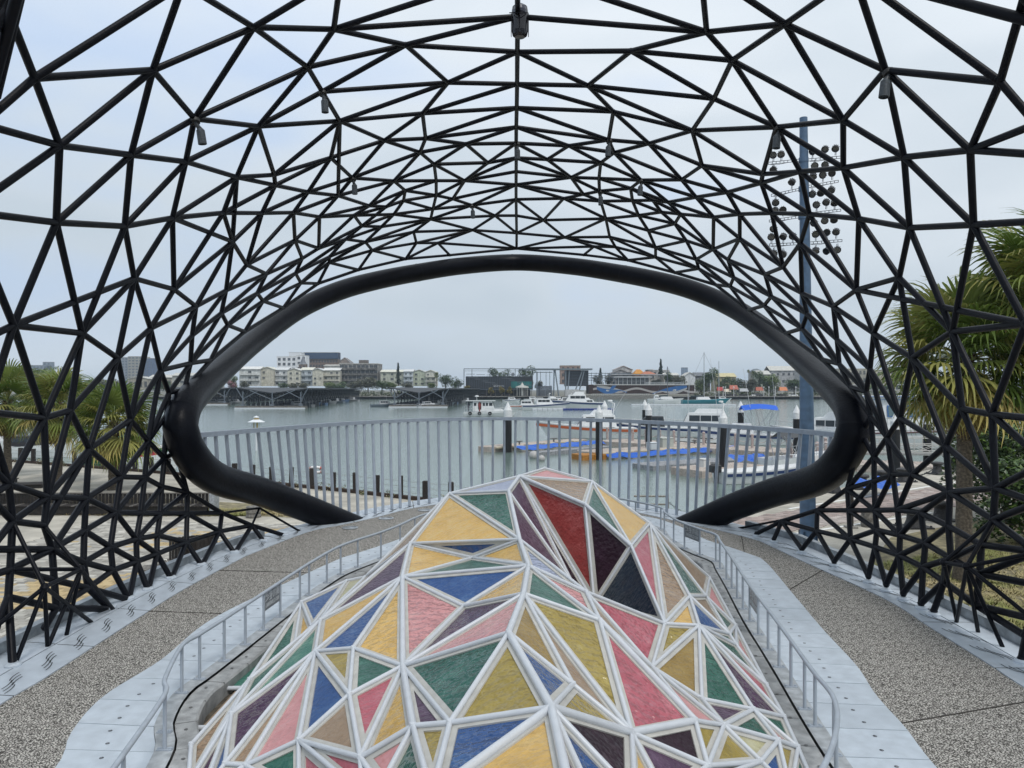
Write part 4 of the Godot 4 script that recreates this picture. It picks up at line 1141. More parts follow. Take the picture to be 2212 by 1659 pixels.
# ---------- floodlight mast ----------
func make_mast() -> void:
	var d := 19.5
	var root := thing("floodlight_mast", "tall blue grey tapering mast with four tiers of round floodlights beyond the lattice", "mast", v3(7.55, GROUND, -d))
	var blue := worn("mast_paint", Color(0.085, 0.155, 0.26), 0.45, 0.5, 0.75)
	var iron := mat("mast_iron", Color(0.05, 0.055, 0.075), 0.5, 0.3)
	var top: float = px(1737, 253, d).y - GROUND
	var lean: float = px(1737, 253, d).x - 7.55
	var st := mb()
	tube(st, [v3(0, 0, 0), v3(lean, top, 0)], [0.205, 0.098], 24)
	build(root, "pole", st, blue)
	st = mb()
	bx(st, v3(0, 0.02, 0), v3(0.62, 0.04, 0.62))
	for k in 4: bx(st, v3(0, 0.2, 0), v3(0.5, 0.36, 0.02), Basis(Vector3.UP, PI / 4 + k * PI / 2))
	build(root, "base_plate", st, blue)
	st = mb()
	bx(st, v3(0.03, 1.05, 0.205), v3(0.16, 0.34, 0.02))
	build(root, "hatch", st, blue)
	var cv := func(zx: float, zy: float, dd: float) -> Vector3:
		return px((2980.0 + zx / 1.5875) / 1.8228, (440.0 + zy / 1.5875) / 1.8228, dd) - v3(7.55, GROUND, -d)
	for a in [[75, 320, 270, 300], [322, 299, 528, 281], [93, 521, 268, 483], [320, 466, 513, 432], [80, 682, 268, 655], [330, 637, 528, 613], [80, 832, 255, 824], [330, 820, 535, 804]]:
		var p: Vector3 = cv.call(a[0], a[1], d)
		var q: Vector3 = cv.call(a[2], a[3], d)
		st = mb()
		for s in [-0.028, 0.028]: tube(st, [p + v3(0, s, 0), q + v3(0, s, 0)], 0.008, 6)
		for k in 9:
			var m: Vector3 = p.lerp(q, k / 8.0)
			bx(st, m, v3(0.012, 0.06, 0.012))
		tube(st, [p + v3(0.05, -0.04, 0.01), p.lerp(q, 0.3) + v3(0, -0.06, 0.01), p.lerp(q, 0.6) + v3(0, -0.035, 0.01), q + v3(0, -0.03, 0.01)], 0.006, 5)
		build(root, "cross_arm", st, iron)
	for y in [300, 480, 655, 822]:
		st = mb()
		var m: Vector3 = cv.call(296, y, d)
		tube(st, [m - v3(0, 0.06, 0), m + v3(0, 0.06, 0)], lerpf(0.205, 0.098, m.y / top) + 0.012, 20, false)
		build(root, "collar", st, blue)
	var shell_m := worn("lamp_shell", Color(0.045, 0.05, 0.06), 0.42, 3.0, 0.7)
	var lens_m := mat("lamp_lens", Color(0.018, 0.02, 0.024), 0.15)
	var led := mat("lamp_cells", Color(0.45, 0.45, 0.42), 0.4)
	var hs := mb()
	lathe(hs, [Vector2(0.0, 0.115), Vector2(0.045, 0.112), Vector2(0.066, 0.09), Vector2(0.078, 0.03), Vector2(0.090, 0.0), Vector2(0.094, -0.012), Vector2(0.084, -0.012), Vector2(0.080, 0.0)], 20)
	for k in 10: bx(hs, v3(cos(k * TAU / 10) * 0.075, 0.065, sin(k * TAU / 10) * 0.075), v3(0.03, 0.05, 0.005), Basis(Vector3.UP, -k * TAU / 10))
	var head := hs.commit()
	hs = mb()
	lathe(hs, [Vector2(0.082, 0.002), Vector2(0.0, 0.002)], 20)
	var lens := hs.commit()
	hs = mb()
	for k in 19:
		var r := 0.0 if k == 0 else (0.028 if k < 7 else 0.055)
		var a := 0.0 if k == 0 else (k * TAU / 6.0 if k < 7 else (k - 7) * TAU / 12.0)
		lathe(hs, [Vector2(0.0075, 0.0), Vector2(0.0, -0.003)], 6, v3(cos(a) * r, 0.0, sin(a) * r))
	var cells := hs.commit()
	var spots := [[105, 268, 1], [155, 265, 1], [350, 247, 1], [430, 233, 1], [495, 229, 1], [105, 362, -1], [365, 335, -1], [430, 330, -1], [220, 441, 1], [355, 405, 1], [415, 394, 1], [473, 382, 1], [120, 568, -1], [348, 515, -1], [402, 508, -1], [468, 490, -1], [115, 618, 1], [165, 612, 1], [375, 580, 1], [435, 567, 1], [488, 573, 1], [357, 695, -1], [427, 680, -1], [485, 676, -1], [105, 732, -1], [92, 783, 1], [165, 783, 1], [225, 780, 1], [370, 765, 1], [440, 753, 1], [497, 752, 1], [370, 872, -1], [435, 872, -1], [505, 863, -1], [108, 887, -1], [165, 892, -1]]
	var i := 0
	for s in spots:
		var c: Vector3 = cv.call(s[0], s[1], d - 0.1)
		var toward := v3(-0.55 + 0.35 * sin(i * 2.3), -0.75 - 0.25 * sin(i * 1.7), 0.75 + 0.3 * cos(i * 1.1)).normalized()
		var b := frame_of(-toward)
		var o := part(root, "floodlight", head, shell_m, Transform3D(b, c))
		part(o, "lens", lens, lens_m)
		if i % 3 != 2: part(o, "light_cells", cells, led)
		st = mb()
		tube(st, [v3(0, 0.05, 0) , b.inverse() * v3(0, -0.16 * s[2], -0.02)], 0.009, 6)
		tube(st, [v3(0.0, 0.1, 0), b.inverse() * v3(0.05, -0.05 * s[2], -0.05), b.inverse() * v3(0.02, -0.17 * s[2], 0.0)], 0.005, 5)
		build(o, "bracket", st, iron)
		i += 1
# ---------- palms, shrubs, benches, quay furniture ----------
var frond_meshes := []
var dead_meshes := []
func frond_mesh(seed_: int, dead: bool) -> ArrayMesh:
	# a fan leaf: ribbed blade split into leaflets whose tips hang down
	var r := RandomNumberGenerator.new()
	r.seed = seed_
	var st := mb()
	var pet := 0.62 if not dead else 0.45
	var sag := r.randf_range(0.02, 0.12)
	tube(st, [v3(0, 0, 0), v3(0, 0.03, -pet * 0.5), v3(0, -sag, -pet)], [0.016, 0.012, 0.008], 5, false)
	var hub := v3(0, -sag, -pet)
	var count := 34
	for k in count:
		var u := (k + 0.5) / count * 2.0 - 1.0
		var a := u * (2.35 if not dead else 1.2)
		var len_ := (0.80 - 0.22 * absf(u)) * r.randf_range(0.9, 1.08)
		if dead: len_ *= 0.85
		var dir := v3(sin(a), 0.10 - 0.22 * absf(u) + r.randf_range(-0.06, 0.06), -cos(a)).normalized()
		var droop := r.randf_range(0.45, 1.05) if not dead else 1.1
		var prev_l := hub
		var prev_r := hub
		var wdt := 0.021
		for q in 5:
			var t := (q + 1) / 5.0
			var p := hub + dir * len_ * t * (1.0 if t < 0.65 else 1.0 - (t - 0.65) * 0.55) + v3(0, -droop * len_ * pow(maxf(t - 0.35, 0), 1.7), 0)
			var side := v3(cos(a), 0.25 * (1 if k % 2 else -1), sin(a)).normalized()
			var ww := wdt * (0.55 + 1.1 * t if t < 0.5 else (1.1 * (1.0 - t) * 2.0))
			if q == 4: ww = 0.002
			var l := p - side * ww
			var rr := p + side * ww
			var n := side.cross(dir).normalized()
			if n.y < 0: n = -n
			tri(st, prev_l, prev_r, rr, n)
			tri(st, prev_l, rr, l, n)
			prev_l = l
			prev_r = rr
	return st.commit()
func palm(label: String, at: Vector3, h: float, size: float, seed_: int, tone: float, fronds: int) -> Node3D:
	if frond_meshes.is_empty():
		for k in 4: frond_meshes.append(frond_mesh(100 + k, false))
		for k in 2: dead_meshes.append(frond_mesh(200 + k, true))
	var r := RandomNumberGenerator.new()
	r.seed = seed_
	var root := thing("fan_palm", label, "palm", at, r.randf() * TAU, "fan palms on the quay")
	var st := mb()
	var pts := []
	var rad := []
	for k in 26:
		var t := k / 25.0
		pts.append(v3(0.05 * sin(t * 2.2 + seed_), h * t, 0.04 * sin(t * 3.1)))
		rad.append((0.15 - 0.03 * t + 0.06 * maxf(0, 0.08 - t) / 0.08) * (1.04 if k % 2 else 0.97) * (0.8 + 0.2 * size))
	tube(st, pts, rad, 14)
	build(root, "trunk", st, worn("palm_bark", Color(0.20, 0.165, 0.125), 0.95, 2.2, 0.45, 0.8))
	# dry leaf bases under the crown
	st = mb()
	for k in 46:
		var a := k * 2.399
		var y := h - 0.05 - 0.5 * size * (k / 46.0)
		var o := v3(cos(a), 0, sin(a))
		tube(st, [pts[25] * v3(1, 0, 1) + v3(0, y, 0) + o * 0.08, pts[25] * v3(1, 0, 1) + v3(0, y + 0.13, 0) + o * 0.20, pts[25] * v3(1, 0, 1) + v3(0, y + 0.05 - r.randf() * 0.25, 0) + o * (0.26 + r.randf() * 0.1)], [0.03, 0.018, 0.006], 5)
	build(root, "leaf_bases", st, mat("leaf_base", Color(0.10, 0.065, 0.035), 0.95))
	var greens := []
	for k in 3:
		var m := mat("palm_green%d_%d" % [k, int(tone * 10)], [Color(0.11, 0.165, 0.035), Color(0.18, 0.225, 0.055), Color(0.29, 0.28, 0.085)][k] * tone, 0.4)
		m.backlight_enabled = true
		m.backlight = Color(0.20, 0.28, 0.05)
		greens.append(m)
	var straw := mat("palm_straw", Color(0.40, 0.33, 0.10), 0.7)
	var brown := mat("palm_dead", Color(0.20, 0.125, 0.055), 0.9)
	for k in fronds:
		var u := float(k) / fronds
		var el := lerpf(1.35, -0.85, pow(u, 0.85)) + r.randf_range(-0.12, 0.12)
		var az := k * 2.39996 + r.randf_range(-0.2, 0.2)
		var s := size * r.randf_range(0.85, 1.1)
		var b := Basis(Vector3.UP, az) * Basis(v3(1, 0, 0), el) * Basis(v3(0, 0, 1), r.randf_range(-0.3, 0.3))
		var mm: Material = greens[r.randi() % 3]
		if u > 0.80 and r.randf() < 0.6: mm = straw
		part(root, "frond", frond_meshes[r.randi() % 4], mm, Transform3D(b.scaled(Vector3.ONE * s), pts[25] + v3(0, 0.05 - 0.25 * u * size, 0)))
	for k in int(fronds * 0.3):
		var az := k * 2.39996 + 1.0
		var b := Basis(Vector3.UP, az) * Basis(v3(1, 0, 0), r.randf_range(-1.35, -0.95))
		part(root, "dead_frond", dead_meshes[r.randi() % 2], brown if r.randf() < 0.65 else straw, Transform3D(b.scaled(Vector3.ONE * size * r.randf_range(0.7, 1.0)), pts[25] + v3(0, -0.25 * size, 0)))
	return root
func leaf_cloud(parent: Node, n: String, clumps: Array, count: int, size: float, cols: Array, seed_: int) -> void:
	var r := RandomNumberGenerator.new()
	r.seed = seed_
	var st := mb()
	for k in 2:
		var w := 0.32
		tri(st, v3(-w, 0, 0), v3(0, 0.06 * (1 if k else -1), -0.5), v3(0, 0.1, 0.5), v3(0, 1, 0.2).normalized())
		tri(st, v3(w, 0, 0), v3(0, 0.06 * (1 if k else -1), -0.5), v3(0, 0.1, 0.5), v3(0, 1, -0.2).normalized())
	var mm := MultiMesh.new()
	mm.transform_format = MultiMesh.TRANSFORM_3D
	mm.use_colors = true
	mm.mesh = st.commit()
	mm.instance_count = count
	for i in count:
		var c: Array = clumps[r.randi() % clumps.size()]
		var dir := v3(r.randfn(), r.randfn(), r.randfn()).normalized()
		var p: Vector3 = c[0] + dir * c[1] * pow(r.randf(), 0.28) * v3(1, c[2], 1)
		var b := Basis.from_euler(v3(r.randf_range(-0.9, 0.9), r.randf() * TAU, r.randf_range(-0.7, 0.7)))
		mm.set_instance_transform(i, Transform3D(b.scaled(Vector3.ONE * size * r.randf_range(0.7, 1.3)), p))
		var k := r.randf_range(0.75, 1.25)
		var col: Color = cols[r.randi() % cols.size()]
		mm.set_instance_color(i, Color(col.r * k, col.g * k, col.b * k))
	var o := MultiMeshInstance3D.new()
	o.multimesh = mm
	var m := mat("leaf", Color(1, 1, 1), 0.45)
	m.vertex_color_use_as_albedo = true
	m.backlight_enabled = true
	m.backlight = Color(0.05, 0.09, 0.02)
	o.material_override = m
	put(parent, o, n)
	tag(o, "", "", "", "stuff")
func shrub(label: String, at: Vector3, w: float, h: float, count: int, seed_: int) -> void:
	var root := thing("broadleaf_shrub", label, "shrub", at)
	var r := RandomNumberGenerator.new()
	r.seed = seed_
	var st := mb()
	var clumps := []
	for k in 11:
		var a := k * 2.4
		var tip := v3(cos(a) * w * r.randf_range(0.1, 0.42), h * r.randf_range(0.25, 0.85), sin(a) * w * r.randf_range(0.1, 0.4))
		tube(st, [v3(cos(a) * 0.08, 0, sin(a) * 0.08), tip * 0.5 + v3(0, 0.1, 0), tip], [0.04, 0.025, 0.01], 6)
		clumps.append([tip, w * r.randf_range(0.16, 0.27), 0.95])
	build(root, "stems", st, mat("stem", Color(0.13, 0.10, 0.07), 0.9))
	leaf_cloud(root, "foliage", clumps, count, 0.15, [Color(0.035, 0.075, 0.018), Color(0.06, 0.115, 0.02), Color(0.10, 0.16, 0.03), Color(0.028, 0.055, 0.016)], seed_)

func make_plaza() -> void:
	# palms
	palm("fan palm with a thick skirt of dry fronds behind the right side of the lattice", v3(9.45, GROUND, -16.0), 4.75, 1.48, 3, 1.0, 58)
	palm("fan palm cut off by the right edge, taller than its neighbour", v3(10.75, GROUND, -15.2), 6.1, 1.45, 8, 1.08, 52)
	palm("small fan palm left of the rim tube, nearest of the three on the left quay", v3(-15.8, GROUND, -30.3), 2.75, 1.55, 12, 0.95, 50)
	palm("small fan palm on the left quay, middle of three", v3(-19.1, GROUND, -32.2), 3.4, 1.45, 17, 0.95, 46)
	palm("small fan palm on the left quay at the picture's left edge", v3(-22.8, GROUND, -34.6), 3.5, 1.5, 25, 0.9, 44)
	# shrubs on the right
	shrub("dense dark green shrub behind the right palm trunk, largest of the two", v3(15.0, GROUND, -23.0), 4.6, 3.9, 9000, 5)
	shrub("green shrub at the right edge of the picture below the palm fronds", v3(13.4, GROUND, -19.4), 3.0, 2.6, 5000, 6)
	# brown leaning post by the palm
	var st := mb()
	# long timber bench on the left
	var timber := []
	for v in 3: timber.append(worn("bench_timber%d" % v, Color(0.030, 0.024, 0.021) * [0.8, 1.0, 1.35][v], 0.75, [1.4, 1.9, 2.6][v], 0.5))
	var greyw := worn("bench_grey", Color(0.20, 0.185, 0.165), 0.85, 2.0, 0.6)
	var bench := thing("timber_bench", "long dark slatted timber bench with a back on the left plaza", "bench", v3(-9.6, GROUND, -24.4))
	for k in 70:
		st = mb()
		cham(st, v3(-0.12 - k * 0.115, 0.31, -0.24), v3(0.095, 0.62, 0.03), 0.006)
		build(bench, "back_slat", st, timber[rng.randi() % 3])
	for k in 70:
		st = mb()
		cham(st, v3(-0.12 - k * 0.115, 0.30, 0.06), v3(0.085, 0.03, 0.5), 0.006)
		build(bench, "seat_slat", st, timber[2] if k % 4 else greyw)
	st = mb()
	bx(st, v3(-4.1, 0.64, -0.24), v3(8.2, 0.035, 0.09))
	build(bench, "cap_rail", st, greyw)
	st = mb()
	bx(st, v3(-4.1, 0.14, 0.22), v3(8.1, 0.25, 0.04))
	build(bench, "skirt", st, timber[0])
	st = mb()
	cham(st, v3(0.06, 0.34, -0.1), v3(0.16, 0.68, 0.42), 0.015)
	build(bench, "end_post", st, worn("pale_post", Color(0.42, 0.45, 0.48), 0.7, 1.4, 0.7))
	# curved timber seat on the paving
	var arc := thing("curved_timber_seat", "small curved timber seat with upright planks on the left paving", "bench", v3(-7.35, GROUND, -17.0), 0.25)
	for k in 12:
		var a := 0.35 + k * 0.16
		var c := v3(-0.62 * cos(a) + 0.35, 0.0, -0.62 * sin(a) + 0.2)
		st = mb()
		cham(st, c + v3(0, 0.33, 0), v3(0.095, 0.66, 0.03), 0.005, Basis(Vector3.UP, PI / 2 + a))
		build(arc, "back_plank", st, timber[1 + k % 2])
	for k in 8:
		st = mb()
		cham(st, v3(-0.12 - k * 0.085, 0.22 - k * 0.022, 0.12 + 0.03 * k), v3(0.075, 0.03, 0.62), 0.005, Basis(Vector3.UP, 0.25))
		build(arc, "seat_plank", st, greyw if k % 3 else timber[2])
	st = mb()
	bx(st, v3(-0.42, 0.06, 0.2), v3(0.7, 0.12, 0.5))
	build(arc, "plinth", st, worn("rough_stone", Color(0.30, 0.28, 0.25), 0.9, 1.6, 0.5, 0.5))
	# rough stone stumps
	for s in [[-8.05, 23.8, 0.45, 0.34, "rough pale stone block on the grass beside the rim tube foot"], [10.35, 22.2, 0.42, 0.5, "rough grey stone stump on the right verge by the support post"]]:
		var o := thing("stone_block", s[4], "stone", v3(s[0], GROUND, -s[1]), 0.4)
		st = mb()
		var pr := []
		for k in 7: pr.append(Vector2(s[2] * 0.5 * (1.0 + 0.07 * sin(k * 2.3)), s[3] * k / 6.0))
		pr.append(Vector2(0, s[3]))
		lathe(st, pr, 9)
		build(o, "stone", st, worn("rough_stone", Color.WHITE, 0.9, 1.0))
	var o2 := thing("support_post", "thin dark wooden support post on the right promenade", "post", v3(9.75, GROUND, -22.0))
	st = mb()
	tube(st, [v3(0, 0, 0), v3(0.02, 0.8, 0), v3(0.0, 1.62, 0)], [0.07, 0.06, 0.055], 10)
	build(o2, "post", st, worn("old_wood", Color(0.06, 0.05, 0.04), 0.9, 2.0, 0.5))
	st = mb()
	bx(st, v3(0, 0.03, 0), v3(0.3, 0.05, 0.3))
	build(o2, "foot", st, mat("post_foot", Color(0.25, 0.24, 0.22), 0.9))
	# flat timber decks on the far left path
	for s in [[-22.0, 32.2, "low dark timber platform on the left quay path, farther one"], [-19.9, 30.9, "low dark timber platform on the left quay path, nearer one"]]:
		var o := thing("timber_platform", s[2], "platform", v3(s[0], GROUND, -s[1]), 0.25)
		for k in 9:
			st = mb()
			cham(st, v3(0, 0.16, -0.4 + k * 0.1), v3(1.9, 0.03, 0.09), 0.006)
			build(o, "board", st, timber[k % 3])
		st = mb()
		bx(st, v3(0, 0.07, 0), v3(1.8, 0.14, 0.8))
		build(o, "bearer", st, timber[0])
	# sea-wall fence of dark posts and wires
	var fence := thing("post_and_wire_fence", "row of dark timber posts with thin wires along the quay edge", "fence")
	var line := []
	for p in shore().slice(1, 6): line.append(v3(p.x + 0.12, GROUND, -p.y + 0.25))
	var total := 0.0
	for i in line.size() - 1: total += line[i].distance_to(line[i + 1])
	var cnt := int(total / 1.15)
	var tops := along(line, cnt)
	for i in cnt:
		st = mb()
		var hgt := 0.78 + rng.randf_range(-0.06, 0.06)
		var b := Basis(Vector3.UP, rng.randf_range(-0.3, 0.3)) * Basis(v3(0, 0, 1), rng.randf_range(-0.02, 0.02))
		cham(st, tops[i] + v3(0, hgt * 0.5, 0), v3(0.17, hgt, 0.17), 0.015, b)
		build(fence, "post", st, timber[rng.randi() % 3])
	for hh in [0.26, 0.46, 0.66]:
		st = mb()
		for i in cnt - 1: tube(st, [tops[i] + v3(0, hh, 0), tops[i].lerp(tops[i + 1], 0.5) + v3(0, hh - 0.025, 0), tops[i + 1] + v3(0, hh, 0)], 0.006, 5, false)
		build(fence, "wire", st, mat("wire", Color(0.25, 0.24, 0.22), 0.6, 0.4))
	st = mb()
	for i in line.size() - 1:
		var mid: Vector3 = (line[i] + line[i + 1]) * 0.5 + v3(0, 0.06, 0)
		var dir: Vector3 = (line[i + 1] - line[i])
		bx(st, mid, v3(0.2, 0.12 + 0.004 * i, dir.length() + 0.1), Basis.looking_at(dir.normalized()))
	build(fence, "edge_beam", st, worn("rust_beam", Color(0.075, 0.045, 0.03), 0.9, 1.2, 0.5))
	# weeds along the fence foot
	var weeds: Array = []
	for i in 60: weeds.append([(tops[rng.randi() % cnt] as Vector3) + v3(rng.randf_range(-0.7, 0.7), 0.12, rng.randf_range(-0.25, 0.1)), 0.16, 0.9])
	var wd := thing("weeds", "straggling weeds along the foot of the quay fence", "weeds")
	leaf_cloud(wd, "blades", weeds, 1500, 0.07, [Color(0.16, 0.17, 0.07), Color(0.10, 0.12, 0.04), Color(0.26, 0.22, 0.12)], 44)
	wd.set_meta("kind", "stuff")
	# lifebuoy on a post
	var lb := thing("lifebuoy", "white lifebuoy with red bands hanging on a fence post", "lifebuoy", px(684, 1015, 31.2) - v3(0, 0, 0))
	st = mb()
	var ring := []
	for k in 24: ring.append(v3(cos(k * TAU / 24) * 0.26, sin(k * TAU / 24) * 0.13, sin(k * TAU / 24) * 0.2))
	tube(st, ring, 0.062, 10, false, true)
	build(lb, "ring", st, mat("buoy_white", Color(0.72, 0.70, 0.69), 0.5))
	st = mb()
	for k in [3, 9, 15, 21]: tube(st, [ring[k - 1].lerp(ring[k], 0.6), ring[k], ring[k].lerp(ring[k + 1], 0.4)], 0.066, 10, false)
	build(lb, "red_band", st, mat("buoy_red", Color(0.45, 0.08, 0.06), 0.5))
	# iron bollards linked by chain on the right quay
	var iron := worn("cast_iron", Color(0.045, 0.045, 0.048), 0.6, 2.5, 0.55, 0.3)
	var first: Node3D = null
	var feet := [[1707, 1083, "cast iron bollard half hidden behind the rim tube's lower right foot"], [1802, 1063, "cast iron bollard right below the rim tube's right bend"], [1861, 1056, "cast iron bollard standing before the blue tarpaulin"], [1904, 1046, "cast iron bollard just right of the blue tarpaulin"], [1951, 1040, "cast iron bollard between the two black piles on the quay"], [2024, 1024, "large grey bollard below the gangway fence"], [2060, 1013, "farthest bollard, beside the palm trunk"], [1972, 1139, "near black bollard on the straw verge, left one"], [2031, 1124, "near black bollard on the straw verge, right one"]]
	var where := []
	for f in feet:
		var p := on(f[0], f[1], GROUND)
		where.append(p)
		var o: Node3D
		if first == null:
			o = thing("quay_bollard", f[2], "bollard", p, 0.0, "iron bollards along the quay")
			first = o
			st = mb()
			lathe(st, [Vector2(0.26, 0.05), Vector2(0.23, 0.12), Vector2(0.19, 0.22), Vector2(0.175, 0.36), Vector2(0.20, 0.44), Vector2(0.27, 0.47), Vector2(0.285, 0.52), Vector2(0.26, 0.56), Vector2(0.16, 0.585), Vector2(0, 0.59)], 20)
			build(o, "body", st, iron)
			st = mb()
			bx(st, v3(0, 0.025, 0), v3(0.86, 0.045, 0.7))
			for sx in [-1, 1]:
				for sz in [-1, 1]: lathe(st, [Vector2(0.035, 0.04), Vector2(0.035, 0.09), Vector2(0, 0.1)], 6, v3(0.36 * sx, 0, 0.28 * sz))
			build(o, "base_plate", st, iron)
		else:
			o = copy_of(first, f[2], p, rng.randf() * 0.5)
	for i in range(2, 6):
		var a: Vector3 = where[i] + v3(0, 0.42, 0)
		var b: Vector3 = where[i + 1] + v3(0, 0.42, 0)
		chain_between(a, b, 0.3, 0.024, "iron chain hanging between two quay bollards, %s" % ["first from the rim tube", "second from the rim tube", "third from the rim tube", "fourth, nearest the palm"][i - 2], iron)
	chain_between(where[7] + v3(0, 0.42, 0), where[8] + v3(0, 0.42, 0), 0.3, 0.022, "iron chain between the two near black bollards", iron)
	# rusty rail at the corner of the quay
	var rr := thing("rusty_rail", "rusty white steel rail with a chain at the quay corner beyond the railing", "rail", v3(5.0, GROUND, -24.6))
	st = mb()
	tube(st, [v3(0, 0, 0), v3(0, 0.62, 0)], 0.045, 10)
	build(rr, "post", st, worn("rust", Color(0.24, 0.105, 0.035), 0.9, 3.0, 0.35))
	st = mb()
	for y in [0.54, 0.28]: tube(st, [v3(0, y, 0), v3(-1.05, y - 0.02, -0.2)], 0.028, 8)
	build(rr, "bar", st, worn("rusty_white", Color(0.55, 0.50, 0.42), 0.8, 3.0, 0.4))
	chain_between(v3(5.05, GROUND + 0.35, -24.6), v3(6.6, GROUND + 0.12, -24.8), 0.3, 0.018, "short chain hanging from the rusty quay post", iron)
func chain_between(a: Vector3, b: Vector3, sag: float, r: float, label: String, m: Material) -> void:
	var root := thing("chain", label, "chain")
	var st := mb()
	var n := int(a.distance_to(b) / (r * 4.2))
	for i in n:
		var t := (i + 0.5) / n
		var p := a.lerp(b, t) - v3(0, sag * 4.0 * t * (1 - t), 0)
		var t2 := t + 0.5 / n
		var q := a.lerp(b, t2) - v3(0, sag * 4.0 * t2 * (1 - t2), 0)
		var f := frame_of(q - p)
		var ring := []
		for k in 8:
			var c := cos(k * TAU / 8)
			var s := sin(k * TAU / 8)
			ring.append(p + f.y * s * r * 2.6 + (f.x if i % 2 else f.z) * c * r * 1.3)
		tube(st, ring, r * 0.45, 5, false, true)
	build(root, "links", st, m)
# ---------- floating docks ----------
func pile(label: String, x: float, ytop: float, d: float, dia: float) -> void:
	var p := px(x, ytop, d)
	var root := thing("mooring_pile", label, "pile", v3(p.x, WATER, p.z), 0.0, "black mooring piles with white pointed caps")
	var h := p.y - WATER
	var r := dia * 0.5
	var st := mb()
	tube(st, [v3(0, -1.0, 0), v3(0, h - dia * 1.9, 0)], r, 20)
	build(root, "shaft", st, worn("pile_black", Color(0.010, 0.010, 0.012), 0.5, 0.8, 0.6))
	st = mb()
	lathe(st, [Vector2(r * 1.06, h - dia * 1.95), Vector2(r * 1.06, h - dia * 1.05), Vector2(r * 0.98, h - dia * 0.98), Vector2(0.02, h), Vector2(0, h)], 24)
	build(root, "cap", st, worn("pile_white", Color(0.82, 0.83, 0.83), 0.5, 1.0, 0.8))
var block_mesh: ArrayMesh
func dock(label: String, a: Vector2, b: Vector2, rows: int, cols: Array, low := 0.0) -> Node3D:
	# cubes of half a metre, row behind row; a to b runs along the front edge, in (x, distance)
	if block_mesh == null:
		var st := mb()
		cham(st, v3(0, 0.23, 0), v3(0.475, 0.46, 0.475), 0.035)
		for k in 4: bx(st, v3(0, 0.2, 0) + Basis(Vector3.UP, k * PI / 2) * v3(0.08, 0, 0.24), v3(0.05, 0.34, 0.02) if k % 2 == 0 else v3(0.02, 0.34, 0.05))
		block_mesh = st.commit()
	var root := thing("floating_dock", label, "dock", v3(a.x, WATER - low, -a.y))
	var f := v3(b.x - a.x, 0, -(b.y - a.y))
	var n := int(f.length() / 0.5)
	f = f.normalized()
	var s := v3(f.z, 0, -f.x)
	if s.z > 0: s = -s
	var bs := Basis(f, Vector3.UP, f.cross(Vector3.UP))
	var ms := []
	for k in cols.size(): ms.append(worn("dockblock_%d_%d" % [int(cols[k].r * 100), int(cols[k].b * 100)], cols[k], 0.75, 1.1, 0.66))
	var count := 0
	var rest := []
	for r in rows:
		for k in n:
			var p := f * (k * 0.5 + 0.25) + s * (r * 0.5 + 0.25) + v3(0, rng.randf_range(-0.012, 0.012) - 0.02, 0)
			if count < 298: part(root, "float_block", block_mesh, ms[rng.randi() % ms.size()], Transform3D(bs, p))
			else: rest.append(Transform3D(bs, p))
			count += 1
	if rest.size() > 0:
		var mm := MultiMesh.new()
		mm.transform_format = MultiMesh.TRANSFORM_3D
		mm.mesh = block_mesh
		mm.instance_count = rest.size()
		for i in rest.size(): mm.set_instance_transform(i, rest[i])
		var o := MultiMeshInstance3D.new()
		o.multimesh = mm
		o.material_override = ms[0]
		put(root, o, "far_blocks")
		tag(o, "", "", "", "stuff")
	return root
func fenders(root: Node3D, a: Vector2, b: Vector2, n: int, m: Material) -> void:
	var o := v3(a.x, WATER, -a.y)
	for k in n:
		var t := (k + 0.5) / n
		var p := v3(a.x, WATER + 0.34, -a.y).lerp(v3(b.x, WATER + 0.34, -b.y), t) - o
		var f := v3(b.x - a.x, 0, -(b.y - a.y)).normalized()
		var q := v3(-f.z, 0, f.x) * 0.14
		if q.z < 0: q = -q
		var st := mb()
		tube(st, [p - f * 0.62 + q, p - f * 0.56 + q, p + f * 0.56 + q, p + f * 0.62 + q], [0.06, 0.12, 0.12, 0.06], 12)
		build(root, "fender", st, m)
func tarp(label: String, a: Vector3, b: Vector3, w: float, seed_: int) -> void:
	var root := thing("blue_tarpaulin", label, "tarpaulin", a)
	var st := mb()
	var n := 26
	var f := (b - a)
	var s := v3(-f.z, 0, f.x).normalized()
	if s.z < 0: s = -s
	var nz := noise(FastNoiseLite.TYPE_SIMPLEX_SMOOTH, 2.2, seed_, 3)
	var g := []
	for i in n:
		var row := []
		for j in 5:
			var t := i / float(n - 1)
			var p := f * t + s * w * (j / 4.0) + v3(0, 0.30 - 0.26 * (j / 4.0) + nz.get_noise_2d(t * f.length() * 0.5, j * 0.5) * 0.16, 0)
			row.append(p)
		g.append(row)
	for i in n - 1:
		for j in 4:
			fquad(st, g[i][j], g[i + 1][j], g[i + 1][j + 1], g[i][j + 1], v3(0, 1, 0.4))
	build(root, "sheet", st, mat("tarp_blue", Color(0.008, 0.10, 0.48), 0.45))
